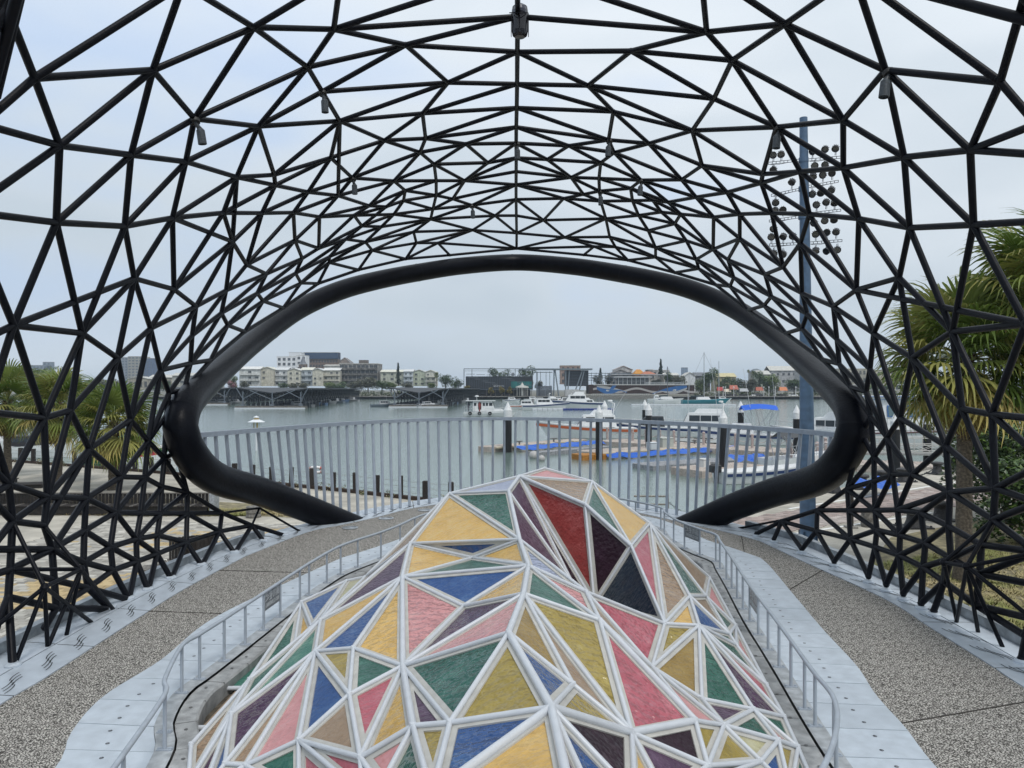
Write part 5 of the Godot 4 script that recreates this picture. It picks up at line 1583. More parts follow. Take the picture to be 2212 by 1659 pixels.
func make_docks() -> void:
	var tan := [Color(0.62, 0.53, 0.46), Color(0.56, 0.47, 0.41), Color(0.66, 0.58, 0.51)]
	var grey := [Color(0.40, 0.41, 0.43), Color(0.35, 0.36, 0.38)]
	var cream := worn("fender_cream", Color(0.68, 0.59, 0.45), 0.6, 1.5, 0.7)
	var da := dock("pale tan floating dock reaching farthest left, with the lone pile at its tip", Vector2(-1.6, 60), Vector2(7.0, 69.5), 3, tan)
	fenders(da, Vector2(-1.0, 60.6), Vector2(7.0, 69.4), 6, cream)
	var db := dock("tan floating dock with cream fenders and a blue sheet along its side", Vector2(6.2, 54.8), Vector2(17.5, 62.5), 5, tan)
	fenders(db, Vector2(6.6, 55.1), Vector2(17.0, 62.2), 7, cream)
	dock("low grey floating dock in front of the blue sheets", Vector2(8.6, 46.6), Vector2(17.0, 51.5), 4, grey, 0.12)
	dock("narrow grey floating dock behind the white buoys", Vector2(1.9, 56.5), Vector2(8.3, 63), 2, grey, 0.14)
	dock("orange floating blocks at the tip of the fender dock", Vector2(4.9, 53.2), Vector2(6.9, 54.2), 3, [Color(0.62, 0.27, 0.035), Color(0.55, 0.24, 0.04)], 0.05)
	dock("long tan floating walkway lined with rope posts", Vector2(7.4, 67.5), Vector2(21.5, 52.5), 8, tan)
	dock("short tan dock end carrying the nearest black pile", Vector2(10.6, 42.6), Vector2(15.4, 45.6), 5, tan)
	dock("tan dock joining the quay below the white tour boat", Vector2(16.5, 47.5), Vector2(25.5, 44.5), 7, tan)
	tarp("crumpled blue sheet along the left floating dock", v3(0.2, WATER + 0.14, -60.6), v3(7.6, WATER + 0.22, -67.0), 0.9, 3)
	tarp("long blue sheet along the fender dock", v3(6.6, WATER + 0.06, -54.2), v3(18.0, WATER + 0.16, -61.2), 0.6, 4)
	tarp("bright blue cloth lying on the short dock end", v3(13.5, WATER + 0.5, -48.6), v3(16.0, WATER + 0.5, -49.4), 1.5, 5)
	tarp("purple blue tarpaulin on the quay edge right of the rim tube", on(1830, 1056, GROUND + 0.3), on(1900, 1046, GROUND + 0.3), 0.8, 6)
	for l in [["lone black pile with white cap at the tip of the left dock", 1097, 868, 60.2, .62], ["near black pile, left of the pair above the fender dock", 1294, 874.6, 53.8, .50], ["farther black pile, right of the pair above the fender dock", 1306, 865, 80, .58], ["farther black pile of the pair behind the middle of the railing", 1393, 863, 86, .6], ["nearer black pile of the pair behind the middle of the railing", 1401, 871, 59.6, .49], ["nearest black pile, on the short tan dock end", 1562, 884.6, 44.8, .47], ["black pile just left of the blue boat canopy", 1600, 866, 72, .56], ["black pile just left of the floodlight mast", 1721, 875, 53.6, .5], ["black pile right of the rim tube before the tour boat's stern", 1934, 890, 43.2, .5], ["black pile before the windows of the tour boat", 2003, 883, 51, .53]]: pile(l[0], l[1], l[2], l[3], l[4])
	# rope posts on the walkway
	var rf := thing("rope_fence", "pinkish rope posts with hanging ropes along the floating walkway", "fence")
	var pm := worn("rope_post", Color(0.56, 0.46, 0.43), 0.7, 1.6, 0.7)
	var line := []
	for k in 15: line.append(v3(8.6, WATER + 0.44, -69.0).lerp(v3(22.4, WATER + 0.44, -54.6), k / 14.0))
	for k in 8: line.append(v3(23.0, WATER + 0.44, -52.0).lerp(v3(17.8, WATER + 0.44, -48.8), k / 7.0))
	for i in line.size():
		var st := mb()
		lathe(st, [Vector2(0.13, 0), Vector2(0.11, 0.06), Vector2(0.11, 0.95), Vector2(0.13, 0.97), Vector2(0.13, 1.03), Vector2(0.05, 1.1), Vector2(0, 1.1)], 12, line[i])
		build(rf, "post", st, pm)
		if i > 0 and i != 15:
			st = mb()
			var rp := []
			for k in 7: rp.append((line[i - 1] as Vector3).lerp(line[i], k / 6.0) + v3(0, 0.85 - 0.4 * 4 * (k / 6.0) * (1 - k / 6.0), 0))
			tube(st, rp, 0.025, 5, false)
			build(rf, "rope", st, mat("rope", Color(0.5, 0.46, 0.42), 0.8))
	# boxes and cleats on the docks
	for b in [[12.0, 60.0, 1.1, .75, .8, Color(0.42, 0.44, 0.40), "pale green storage box on the fender dock"], [10.6, 57.6, .75, .55, .6, Color(0.55, 0.58, 0.60), "white utility box beside the near black pile"], [11.2, 44.6, .5, .5, .5, Color(0.6, 0.6, 0.58), "white bin on the short tan dock end"]]:
		var o := thing("dock_box", b[6], "box", v3(b[0], WATER + 0.44, -b[1]), 0.5)
		var st := mb()
		cham(st, v3(0, b[3] * 0.5, 0), v3(b[2], b[3], b[4]), 0.03)
		build(o, "body", st, mat("box%d" % int(b[0] * 10), b[5], 0.6))
		st = mb()
		bx(st, v3(0, b[3] * 0.86, 0), v3(b[2] + 0.02, 0.02, b[4] + 0.02))
		build(o, "lid_seam", st, mat("box_dark", Color(0.1, 0.1, 0.1), 0.8))
	var first: Node3D = null
	for c in [[0.6, 62.3, "iron cleat on the left dock near its tip"], [3.6, 65.8, "iron cleat on the left dock, second from its tip"], [15.2, 63.6, "iron cleat near the inner end of the fender dock"], [16.2, 64.0, "iron cleat at the walkway corner of the fender dock"]]:
		if first == null:
			first = thing("cleat", c[2], "cleat", v3(c[0], WATER + 0.44, -c[1]), 0.4, "iron cleats on the docks")
			var st := mb()
			tube(st, [v3(0, 0, 0), v3(0, 0.28, 0)], 0.07, 8)
			tube(st, [v3(-0.3, 0.3, 0), v3(0, 0.27, 0), v3(0.3, 0.3, 0)], [0.03, 0.06, 0.03], 8)
			build(first, "horn", st, mat("cleat_iron", Color(0.12, 0.11, 0.11), 0.6))
		else: copy_of(first, c[2], v3(c[0], WATER + 0.44, -c[1]), 0.2)
	for b in [[1153, 990, 0.34, "round white mooring buoy, larger of two by the grey dock"], [1170, 995, 0.24, "small white mooring buoy beside the larger one"]]:
		var p := on(b[0], b[1], WATER)
		var o := thing("mooring_buoy", b[3], "buoy", p)
		var st := mb()
		var pr := []
		for k in 13: pr.append(Vector2(b[2] * sin(PI * k / 12.0), b[2] * (0.6 - cos(PI * k / 12.0))))
		lathe(st, pr, 18)
		build(o, "float", st, worn("buoy_grey", Color(0.58, 0.56, 0.54), 0.5, 2.0, 0.7))
	# gangway with trussed rails on the right
	var gw := thing("gangway", "white metal gangway with cross braced rails before the tour boat", "gangway", v3(23.2, WATER + 0.75, -50.5), -0.12)
	var st := mb()
	bx(st, v3(4.0, 0, 0), v3(8.6, 0.12, 1.5))
	build(gw, "deck", st, worn("gangway_deck", Color(0.40, 0.40, 0.38), 0.7, 1.0, 0.7))
	for z in [-0.72, 0.72]:
		st = mb()
		for y in [0.15, 0.6, 1.05]: tube(st, [v3(-0.3, y, z), v3(8.3, y, z)], 0.03, 6)
		for k in 9: tube(st, [v3(-0.3 + k * 1.075, 0, z), v3(-0.3 + k * 1.075, 1.05, z)], 0.03, 6)
		for k in 8:
			tube(st, [v3(-0.3 + k * 1.075, 0.15, z), v3(0.775 + k * 1.075, 0.6, z)], 0.018, 5)
			tube(st, [v3(-0.3 + k * 1.075, 0.6, z), v3(0.775 + k * 1.075, 0.15, z)], 0.018, 5)
		build(gw, "side_rail", st, mat("gangway_rail", Color(0.48, 0.47, 0.44), 0.5))
	# lantern-topped harbour mark on the left
	var at := on(554, 945, WATER)
	var base := px(554, 919.5, 62.0)
	var hm := thing("harbour_light", "white and yellow lantern shaped harbour mark on a thin pole in the water", "harbour mark", v3(base.x, WATER, base.z))
	var k := 62.0 / 1650.0
	var lift_ := base.y - WATER
	st = mb()
	tube(st, [v3(0, -0.5, 0), v3(0, lift_ - 0.1, 0)], 0.085, 10)
	build(hm, "pole", st, mat("mark_white", Color(0.68, 0.70, 0.72), 0.5))
	var y0 := lift_
	st = mb()
	tube(st, [v3(0, y0 - 5 * k, 0), v3(0, y0 + 7 * k, 0)], 6.6 * k, 20)
	build(hm, "yellow_drum", st, mat("mark_yellow", Color(0.55, 0.36, 0.02), 0.5))
	st = mb()
	for s in 6:
		var a := s * TAU / 6.0 + 0.5
		bx(st, v3(cos(a) * 6.8 * k, y0 + 1 * k, sin(a) * 6.8 * k), v3(0.05, 13 * k, 0.16), Basis(Vector3.UP, -a))
	build(hm, "cage_bar", st, mat("mark_white", Color.WHITE))
	st = mb()
	for s in 3: bx(st, v3(0, y0 + (s * 2.4 - 2.5) * k, 6.5 * k), v3(7 * k, 0.8 * k, 0.03))
	bx(st, v3(0, y0 + 5 * k, 6.5 * k), v3(4.5 * k, 2.4 * k, 0.03))
	build(hm, "dark_lettering", st, mat("mark_dark", Color(0.07, 0.05, 0.02), 0.7))
	st = mb()
	lathe(st, [Vector2(7.4 * k, y0 - 7 * k), Vector2(7.4 * k, y0 - 5 * k), Vector2(0.1, y0 - 5 * k)], 20)
	lathe(st, [Vector2(5 * k, y0 + 6.9 * k), Vector2(18 * k, y0 + 7.6 * k), Vector2(18 * k, y0 + 8.3 * k), Vector2(7 * k, y0 + 13 * k), Vector2(6 * k, y0 + 13.4 * k)], 28)
	build(hm, "shade", st, mat("mark_white", Color.WHITE))
	st = mb()
	tube(st, [v3(0, y0 + 13 * k, 0), v3(0, y0 + 17 * k, 0)], 5.6 * k, 18)
	build(hm, "lamp_window", st, mat("mark_amber", Color(0.35, 0.27, 0.12), 0.3))
	st = mb()
	lathe(st, [Vector2(6 * k, y0 + 17 * k), Vector2(6 * k, y0 + 18.8 * k), Vector2(0, y0 + 21.5 * k)], 20)
	build(hm, "cap", st, mat("mark_white", Color.WHITE))

# ---------- boats ----------
func hull(st: SurfaceTool, L: float, beam: float, h: float, blunt := 0.0) -> Array:
	# bow towards +x, waterline at y = 0; returns the gunwale line
	var n := 15
	var prev := []
	var gun := []
	for i in n:
		var t := i / float(n - 1)
		var k := maxf(0.0, (t - 0.42) / 0.58)
		var b := beam * 0.5 * (1.0 - pow(k, 2.3) * (1.0 - blunt)) * (0.9 + 0.1 * minf(t * 4, 1))
		var y := h * (0.80 + 0.42 * t * t)
		var rake := 0.10 * L * pow(t, 6)
		var x := (t - 0.5) * L
		var sec := [v3(x - rake * 0.5, -0.28 * h, 0), v3(x - rake * 0.3, 0.02 * h, b * (0.80 - 0.25 * k)), v3(x + rake * 0.35, y * 0.6, b * 0.95), v3(x + rake, y, b)]
		gun.append(sec[3])
		if i > 0:
			for s in [-1.0, 1.0]:
				for q in 3:
					var f := v3(1, 1, s)
					fquad(st, prev[q] * f, sec[q] * f, sec[q + 1] * f, prev[q + 1] * f, v3(0, -0.2, s))
		else:
			for q in 3: fquad(st, sec[q], sec[q + 1], sec[q + 1] * v3(1, 1, -1), sec[q] * v3(1, 1, -1), v3(-1, 0, 0))
		prev = sec
	return gun
func deck_on(st: SurfaceTool, gun: Array, drop: float, inset := 0.94) -> void:
	for i in gun.size() - 1:
		var a: Vector3 = gun[i] * v3(1, 1, inset) - v3(0, drop, 0)
		var b: Vector3 = gun[i + 1] * v3(1, 1, inset) - v3(0, drop, 0)
		fquad(st, a, b, b * v3(1, 1, -1), a * v3(1, 1, -1), Vector3.UP)
		if drop > 0.06:
			for s in [1.0, -1.0]:
				var f := v3(1, 1, s)
				fquad(st, gun[i] * f, gun[i + 1] * f, b * f, a * f, v3(0, 0.2, -s))
func cabin(st: SurfaceTool, x0: float, x1: float, w: float, y0: float, y1: float, rf: float, rb: float) -> void:
	# a trunk whose ends rake by rf (front) and rb (back) and whose sides lean in
	var b := [v3(x0, y0, w * 0.5), v3(x1, y0, w * 0.5), v3(x1, y0, -w * 0.5), v3(x0, y0, -w * 0.5)]
	var t := [v3(x0 + rb, y1, w * 0.43), v3(x1 - rf, y1, w * 0.43), v3(x1 - rf, y1, -w * 0.43), v3(x0 + rb, y1, -w * 0.43)]
	for i in 4: fquad(st, b[i], b[(i + 1) % 4], t[(i + 1) % 4], t[i], (b[i] + b[(i + 1) % 4]) * v3(1, 0, 1) - v3(x0 + x1, 0, 0))
	fquad(st, t[0], t[1], t[2], t[3], Vector3.UP)
func bow_rail(root: Node3D, gun: Array, m: Material, from := 7, hgt := 0.5) -> void:
	var st := mb()
	for s in [1.0, -1.0]:
		var pts := []
		for i in range(from, gun.size()): pts.append((gun[i] as Vector3) * v3(1, 1, s * 0.92) + v3(0, hgt, 0))
		tube(st, pts, 0.018, 6)
		for i in range(from, gun.size(), 2): tube(st, [(gun[i] as Vector3) * v3(1, 1, s * 0.92), (gun[i] as Vector3) * v3(1, 1, s * 0.92) + v3(0, hgt, 0)], 0.014, 5)
	build(root, "bow_rail", st, m)
func outboard(root: Node3D, x: float, y: float, z: float, m: Material) -> void:
	var st := mb()
	cham(st, v3(x - 0.25, y + 0.32, z), v3(0.55, 0.45, 0.36), 0.1)
	bx(st, v3(x - 0.2, y - 0.15, z), v3(0.22, 0.7, 0.14))
	build(root, "outboard_motor", st, m)
func motorboat(label: String, at: Vector3, heading: float, L: float, style: Dictionary, group := "") -> Node3D:
	var root := thing("motorboat", label, "boat", at, heading, group)
	var h: float = style.get("h", L * 0.13)
	var beam: float = style.get("beam", L * 0.32)
	var white := worn("gelcoat", Color(0.80, 0.81, 0.81), 0.3, 0.6, 0.9)
	var hm: Material = style.get("hull", white)
	var st := mb()
	var gun := hull(st, L, beam, h)
	build(root, "hull", st, hm)
	st = mb()
	deck_on(st, gun, style.get("drop", 0.05))
	build(root, "deck", st, style.get("deck", white))
	if style.has("stripe"):
		st = mb()
		for i in gun.size() - 1:
			for s in [1.0, -1.0]:
				var f := v3(1, 1, s)
				var o := v3(0, 0, 0.012)
				var a: Vector3 = gun[i] + o
				var b: Vector3 = gun[i + 1] + o
				fquad(st, (a - v3(0, h * 0.10, 0)) * f, (b - v3(0, h * 0.10, 0)) * f, (b - v3(0, h * 0.30, b.z * -0.0)) * f * v3(1, 1, 0.985), (a - v3(0, h * 0.30, 0)) * f * v3(1, 1, 0.985), v3(0, 0, s))
		build(root, "hull_stripe", st, style.stripe)
	var glass := mat("boat_glass", Color(0.02, 0.027, 0.033), 0.08)
	var gy: float = h * 0.86
	if style.get("cabin", true):
		st = mb()
		var y1: float = gy + style.get("ch", L * 0.13)
		var x0: float = -L * style.get("cb", 0.18)
		var x1: float = L * style.get("cf", 0.22)
		cabin(st, x0, x1, beam * 0.72, gy, y1, L * 0.09, L * 0.02)
		build(root, "cabin", st, style.get("cabin_m", white))
		st = mb()
		var ym := (gy + y1) * 0.5 + (y1 - gy) * 0.12
		for s in [1.0, -1.0]:
			for k in 3:
				var xa := lerpf(x0 + L * 0.03, x1 - L * 0.10, k / 3.0) + 0.03
				var xb := lerpf(x0 + L * 0.03, x1 - L * 0.10, (k + 1) / 3.0) - 0.03
				bx(st, v3((xa + xb) * 0.5, ym, s * beam * 0.327 * 1.0), v3(xb - xa, (y1 - gy) * 0.42, 0.03), Basis(v3(1, 0, 0), -s * 0.10))
		build(root, "side_window", st, glass)
		st = mb()
		var fr := v3(x1 - L * 0.045, (gy + y1) * 0.5, 0)
		bx(st, fr + v3(0.03, 0.03, 0), v3(0.04, (y1 - gy) * 0.8, beam * 0.56), Basis(v3(0, 0, 1), atan2(L * 0.09, y1 - gy)))
		build(root, "windscreen", st, glass)
		if style.get("fly", false):
			st = mb()
			cabin(st, x0 + L * 0.05, x1 - L * 0.16, beam * 0.55, y1, y1 + L * 0.055, L * 0.05, 0.02)
			build(root, "flybridge", st, white)
			st = mb()
			for s in [1.0, -1.0]: tube(st, [v3(x0 + L * 0.04, y1, s * beam * 0.25), v3(x0 + L * 0.02, y1 + L * 0.13, s * beam * 0.2), v3(x0 + L * 0.06, y1 + L * 0.14, 0)], 0.05, 6)
			build(root, "radar_arch", st, white)
			st = mb()
			lathe(st, [Vector2(0.0, 0.0), Vector2(0.24, 0.0), Vector2(0.25, 0.12), Vector2(0.2, 0.18), Vector2(0, 0.19)], 14, v3(x0 + L * 0.06, y1 + L * 0.145, 0))
			build(root, "radar_dome", st, white)
	if style.has("canopy"):
		var cy: float = gy + style.get("canopy_h", 1.7)
		st = mb()
		var nn := 9
		for i in nn - 1:
			var u0 := i / float(nn - 1)
			var u1 := (i + 1) / float(nn - 1)
			var f := func(u: float, s: float) -> Vector3: return v3(lerpf(-L * 0.34, L * 0.08, u), cy + 0.16 * sin(u * PI) - 0.05, s * beam * 0.42)
			fquad(st, f.call(u0, 1.0) - v3(0, 0.22, 0), f.call(u1, 1.0) - v3(0, 0.22, 0), f.call(u1, 0.0) + v3(0, 0.2, 0), f.call(u0, 0.0) + v3(0, 0.2, 0), Vector3.UP)
			fquad(st, f.call(u0, -1.0) - v3(0, 0.22, 0), f.call(u1, -1.0) - v3(0, 0.22, 0), f.call(u1, 0.0) + v3(0, 0.2, 0), f.call(u0, 0.0) + v3(0, 0.2, 0), Vector3.UP)
		build(root, "canopy", st, style.canopy)
		st = mb()
		for s in [1.0, -1.0]:
			for q in [[-0.34, -0.26], [0.08, -0.08], [-0.12, -0.2], [-0.34, -0.1]]: tube(st, [v3(L * q[1], gy, s * beam * 0.42), v3(L * q[0], cy - 0.04, s * beam * 0.42)], 0.022, 6)
		build(root, "canopy_frame", st, mat("steel_tube", Color(0.45, 0.46, 0.47), 0.3, 0.8))
	if style.get("rail", true): bow_rail(root, gun, mat("steel_tube", Color(0.45, 0.46, 0.47), 0.3, 0.8))
	if style.has("motor"): outboard(root, -L * 0.5, gy * 0.7, 0, style.motor)
	if style.has("rods"):
		st = mb()
		for r in style.rods: tube(st, [v3(r[0], gy, r[1]), v3(r[0] + r[2], gy + r[3], r[1])], [0.03, 0.012], 5)
		build(root, "whip_aerial", st, mat("aerial", Color(0.55, 0.56, 0.57), 0.4))
	return root
func person(label: String, at: Vector3, top: Color) -> void:
	var root := thing("person", label, "person", at)
	var st := mb()
	tube(st, [v3(0, 0, 0), v3(0.02, 0.45, 0), v3(0, 0.85, 0), v3(0, 1.1, 0), v3(0, 1.38, 0), v3(0, 1.48, 0), v3(0, 1.54, 0.01), v3(0, 1.63, 0.02), v3(0, 1.72, 0.02)], [0.09, 0.12, 0.17, 0.16, 0.19, 0.07, 0.075, 0.105, 0.03], 12)
	for s in [-1, 1]: tube(st, [v3(0.17 * s, 1.38, 0), v3(0.24 * s, 1.12, 0.03), v3(0.2 * s, 0.9, 0.12)], [0.06, 0.05, 0.035], 8)
	build(root, "body", st, mat("cloth%d" % int(top.r * 100), top, 0.8))
func make_boats() -> void:
	var red := mat("stripe_red", Color(0.42, 0.10, 0.035), 0.4)
	var navy := mat("stripe_navy", Color(0.02, 0.04, 0.12), 0.4)
	var black := mat("black_rubber", Color(0.015, 0.015, 0.017), 0.5)
	var white := worn("gelcoat", Color(0.80, 0.81, 0.81), 0.3, 0.6, 0.9)
	var blue := mat("canopy_blue", Color(0.006, 0.10, 0.55), 0.6)
	motorboat("white speedboat with an orange red stripe, bow pointing left behind the railing", on(1275, 946, WATER), PI, 9.2, {"stripe": red, "h": 1.35, "beam": 2.9, "fly": true, "cb": 0.28, "cf": 0.16, "rods": [[-1.5, 0.3, -2.2, 3.6]]})
	motorboat("white cabin boat with a dark cabin and roof frame right of the speedboat", on(1418, 942, WATER), PI * 0.95, 8.4, {"stripe": navy, "h": 1.2, "cabin_m": worn("dark_cabin", Color(0.05, 0.055, 0.06), 0.3, 0.8, 0.7), "cb": 0.1, "rods": [[-1, 0.5, 0, 2.4], [-1.8, -0.4, 0, 2.2]]})
	motorboat("small black open boat moored at the walkway's middle", on(1500, 962, WATER), PI * 1.05, 5.4, {"hull": black, "cabin": false, "drop": 0.3, "motor": black, "h": 0.7})
	motorboat("white and yellow house boat left of the nearest pile", on(1512, 938, WATER), PI * 0.9, 8.0, {"h": 1.0, "ch": 1.5, "cb": 0.34, "cf": 0.24, "fly": true, "rods": [[1.2, 0.5, 0.2, 4.0]]})
	motorboat("white motorboat with a bright blue canopy behind the railing", on(1615, 960, WATER), PI * 0.97, 7.4, {"canopy": blue, "canopy_h": 2.35, "stripe": navy, "h": 1.15, "cb": 0.05, "cf": 0.25, "ch": 0.9, "rods": [[-2.8, 0.6, 0.5, 5.2], [2.3, 0.6, 0.9, 6.8], [-0.5, -0.6, 1.0, 5.8]]})
	motorboat("white flybridge cruiser with a radar dome left of the rim tube's right bend", on(1795, 962, WATER), PI * 0.8, 9.0, {"fly": true, "h": 1.35, "ch": 1.3, "rods": [[0.6, 0.6, -0.4, 5.2], [2.2, -0.4, 0.3, 4.4]]})
	motorboat("small white boat with a black outboard motor beside the short dock end", on(1655, 1040, WATER), 0.25, 5.6, {"motor": black, "h": 0.8, "drop": 0.28, "cabin": false, "stripe": navy})
	motorboat("open white boat with a grey cover and seat frame next to the quay", on(1725, 1012, WATER), 0.4, 5.2, {"h": 0.9, "drop": 0.22, "cabin": false, "canopy": mat("grey_cover", Color(0.06, 0.065, 0.07), 0.7), "canopy_h": 1.35})
	# the tour boat on the right
	var p := on(2020, 966, WATER)
	var tb := thing("tour_boat", "large white tour boat with blue lines and tinted windows at the right quay", "boat", p, 0.06)
	var st := mb()
	var gun := hull(st, 19.0, 4.6, 1.9, 0.25)
	build(tb, "hull", st, white)
	st = mb()
	deck_on(st, gun, 0.05)
	build(tb, "deck", st, white)
	st = mb()
	cabin(st, -7.6, 6.6, 4.0, 1.6, 4.3, 0.8, 0.2)
	build(tb, "saloon", st, white)
	st = mb()
	bx(st, v3(-0.6, 4.36, 0), v3(15.2, 0.12, 4.3))
	build(tb, "upper_deck", st, white)
	st = mb()
	for z in [-2.16, 2.16]: bx(st, v3(-0.6, 4.36, z), v3(15.2, 0.05, 0.02))
	for z in [-2.2, 2.2]: bx(st, v3(-0.6, 4.1, z * 0.93), v3(13, 0.04, 0.02))
	build(tb, "blue_line", st, mat("boat_blue", Color(0.05, 0.16, 0.42), 0.4))
	for k in 7:
		st = mb()
		bx(st, v3(-6.4 + k * 1.75, 3.15, 1.93), v3(1.35, 0.95, 0.05), Basis(v3(1, 0, 0), -0.10))
		var wf := build(tb, "window", st, mat("boat_blue", Color.WHITE))
		st = mb()
		bx(st, v3(-6.4 + k * 1.75, 3.15, 1.955), v3(1.22, 0.82, 0.05), Basis(v3(1, 0, 0), -0.10))
		build(wf, "pane", st, mat("tour_glass", Color(0.10, 0.16, 0.18), 0.1))
	st = mb()
	for z in [-2.0, 2.0]:
		for y in [4.9, 5.35]: tube(st, [v3(-8, y, z), v3(6.8, y, z)], 0.025, 5)
		for k in 12: tube(st, [v3(-8 + k * 1.34, 4.4, z), v3(-8 + k * 1.34, 5.35, z)], 0.025, 5)
	for k in 10: tube(st, [v3(-7 + k * 1.5, 1.75, 2.2), v3(-7 + k * 1.5, 2.55, 2.2)], 0.02, 5)
	tube(st, [v3(-7, 2.55, 2.2), v3(6.5, 2.55, 2.2)], 0.02, 5)
	build(tb, "guard_rail", st, mat("steel_tube", Color(0.45, 0.46, 0.47), 0.3, 0.8))
	for s in [1.0, -1.0]:
		st = mb()
		for i in gun.size() - 1: tube(st, [(gun[i] as Vector3) * v3(1, 1, s * 1.01) - v3(0, 0.2, 0), (gun[i + 1] as Vector3) * v3(1, 1, s * 1.01) - v3(0, 0.2, 0)], 0.06, 6, false)
		build(tb, "rubbing_strake", st, mat("maroon", Color(0.09, 0.03, 0.04), 0.6))
	st = mb()
	cabin(st, 1.0, 5.0, 2.6, 4.42, 6.2, 0.7, 0.1)
	build(tb, "wheelhouse", st, white)
	# white ferry crossing the harbour
	var fp := on(1056, 899, WATER)
	var fe := thing("ferry_boat", "small white passenger boat with black tyre fenders crossing the harbour", "boat", fp, 0.03)
	st = mb()
	gun = hull(st, 9.2, 2.6, 1.0)
	build(fe, "hull", st, white)
	st = mb()
	deck_on(st, gun, 0.05)
	build(fe, "deck", st, white)
	st = mb()
	cabin(st, -2.9, 1.2, 2.0, 0.9, 2.75, 0.65, 0.0)
	cabin(st, 0.8, 3.2, 1.9, 0.9, 1.35, 1.0, 0.0)
	build(fe, "wheelhouse", st, white)
	st = mb()
	bx(st, v3(-1.5, 2.82, 0), v3(5.4, 0.1, 2.3))
	build(fe, "roof", st, white)
	st = mb()
	for x in [[-2.5, 0.45], [-0.9, 0.4], [-0.35, 0.4], [0.35, 0.6]]: bx(st, v3(x[0], 2.2, 0.93), v3(x[1], 0.55, 0.05), Basis(v3(1, 0, 0), -0.05))
	bx(st, v3(-1.65, 1.75, 0.95), v3(0.55, 1.6, 0.05))
	bx(st, v3(0.88, 2.2, 0), v3(0.05, 0.75, 1.5), Basis(v3(0, 0, 1), 0.34))
	build(fe, "window", st, mat("boat_glass", Color(0.02, 0.027, 0.033), 0.08))
	st = mb()
	for y in [1.45, 1.9]: tube(st, [v3(-4.4, y, 1.2), v3(-2.6, y, 1.25)], 0.02, 5)
	for k in 6: tube(st, [v3(-4.4 + k * 0.36, 0.9, 1.2), v3(-4.4 + k * 0.36, 1.9, 1.2)], 0.018, 5)
	tube(st, [v3(-3.9, 0.9, 1.1), v3(-3.9, 2.8, 1.1)], 0.03, 5)
	build(fe, "stern_rail", st, mat("steel_tube", Color(0.45, 0.46, 0.47), 0.3, 0.8))
	bow_rail(fe, gun, mat("steel_tube", Color.WHITE), 6, 0.55)
	for x in [-3.4, -1.7, 0.2, 3.6]:
		st = mb()
		var ring := []
		for k in 12: ring.append(v3(x + cos(k * TAU / 12) * 0.24, 0.55 + sin(k * TAU / 12) * 0.24, 1.36))
		tube(st, ring, 0.1, 8, false, true)
		build(fe, "tyre_fender", st, black)
	st = mb()
	tube(st, [v3(-2.2, 2.8, 0), v3(-2.2, 3.6, 0)], 0.05, 6)
	lathe(st, [Vector2(0, 0), Vector2(0.35, 0), Vector2(0.36, 0.2), Vector2(0, 0.28)], 14, v3(-2.2, 3.55, 0))
	build(fe, "radar", st, white)
	person("person in red standing in the cabin doorway of the white ferry", fp + v3(-1.65, 0.92, 1.1), Color(0.24, 0.05, 0.045))
	person("person in dark clothes at the stern of the white ferry", fp + v3(-3.7, 0.92, 0.4), Color(0.06, 0.06, 0.08))
	# inflatable on the far left water, moored boats by the near left quay
	motorboat("grey rigid inflatable with a white outboard moored by the middle shed", on(893, 880, WATER), 0.05, 9.6, {"hull": mat("rib_grey", Color(0.10, 0.11, 0.11), 0.5), "cabin": false, "drop": 0.35, "motor": white, "h": 0.95, "rail": false})
	motorboat("white motorboat with a red roof beyond the fence at the left edge", on(8, 985, WATER), 0.1, 7.5, {"canopy": mat("canopy_red", Color(0.45, 0.03, 0.03), 0.6), "canopy_h": 1.4, "h": 1.3})
	motorboat("boat under a black cover beyond the left fence posts", on(86, 988, WATER), 0.1, 5.0, {"cabin_m": mat("black_cover", Color(0.02, 0.02, 0.024), 0.8), "h": 1.0, "rail": false, "cb": 0.4, "cf": 0.35, "ch": 0.7})
	motorboat("small boat with dark green sides beyond the palm trunk", on(272, 1010, WATER), 0.2, 4.6, {"hull": mat("net_green", Color(0.012, 0.09, 0.035), 0.8), "h": 1.25, "cabin": false, "drop": 0.2, "canopy": mat("teal_top", Color(0.05, 0.35, 0.30), 0.6), "canopy_h": 0.7, "rail": false})
	motorboat("small boat with a red chest beyond the last left fence posts", on(322, 1012, WATER), 0.2, 3.4, {"h": 0.9, "cabin_m": mat("chest_red", Color(0.35, 0.03, 0.04), 0.6), "cb": 0.15, "cf": 0.2, "ch": 0.5, "rail": false})
	# far marina
	var far := [[1138, 884, 8.5, 0.0, red, false, "white and maroon motorboat, leftmost in front of the carousel"], [1175, 885, 10.5, 0.1, navy, false, "white boat with slanting navy flashes in front of the carousel"], [1165, 872, 8, PI, null, false, "white launch behind the boat with navy flashes"], [1195, 876, 9, 0.3, null, true, "white cruiser right behind the boat with navy flashes"], [1222, 872, 8.5, PI, navy, false, "white launch below the stair tower, left of its neighbour"], [1245, 882, 14, PI, navy, true, "large white yacht with a blue windscreen on the far marina"], [1270, 880, 8.5, 0.2, null, true, "white yacht nearest the mural end of the marina"], [1240, 868, 8, 0.1, null, true, "small white yacht behind the large yacht"], [1205, 866, 7, PI, red, false, "small launch close to the quay steps"], [1150, 866, 7, 0.2, null, false, "small launch moored behind the carousel boats"], [1420, 866, 8, 0.1, null, true, "white cabin boat behind the far sailboat"], [1445, 868, 7, PI, navy, false, "white launch between the sailboats"], [1560, 866, 7, 0.1, null, false, "white launch right of the teal sailboat"], [1105, 868, 7, 0.5, navy, false, "small launch right of the middle shed's end"]]
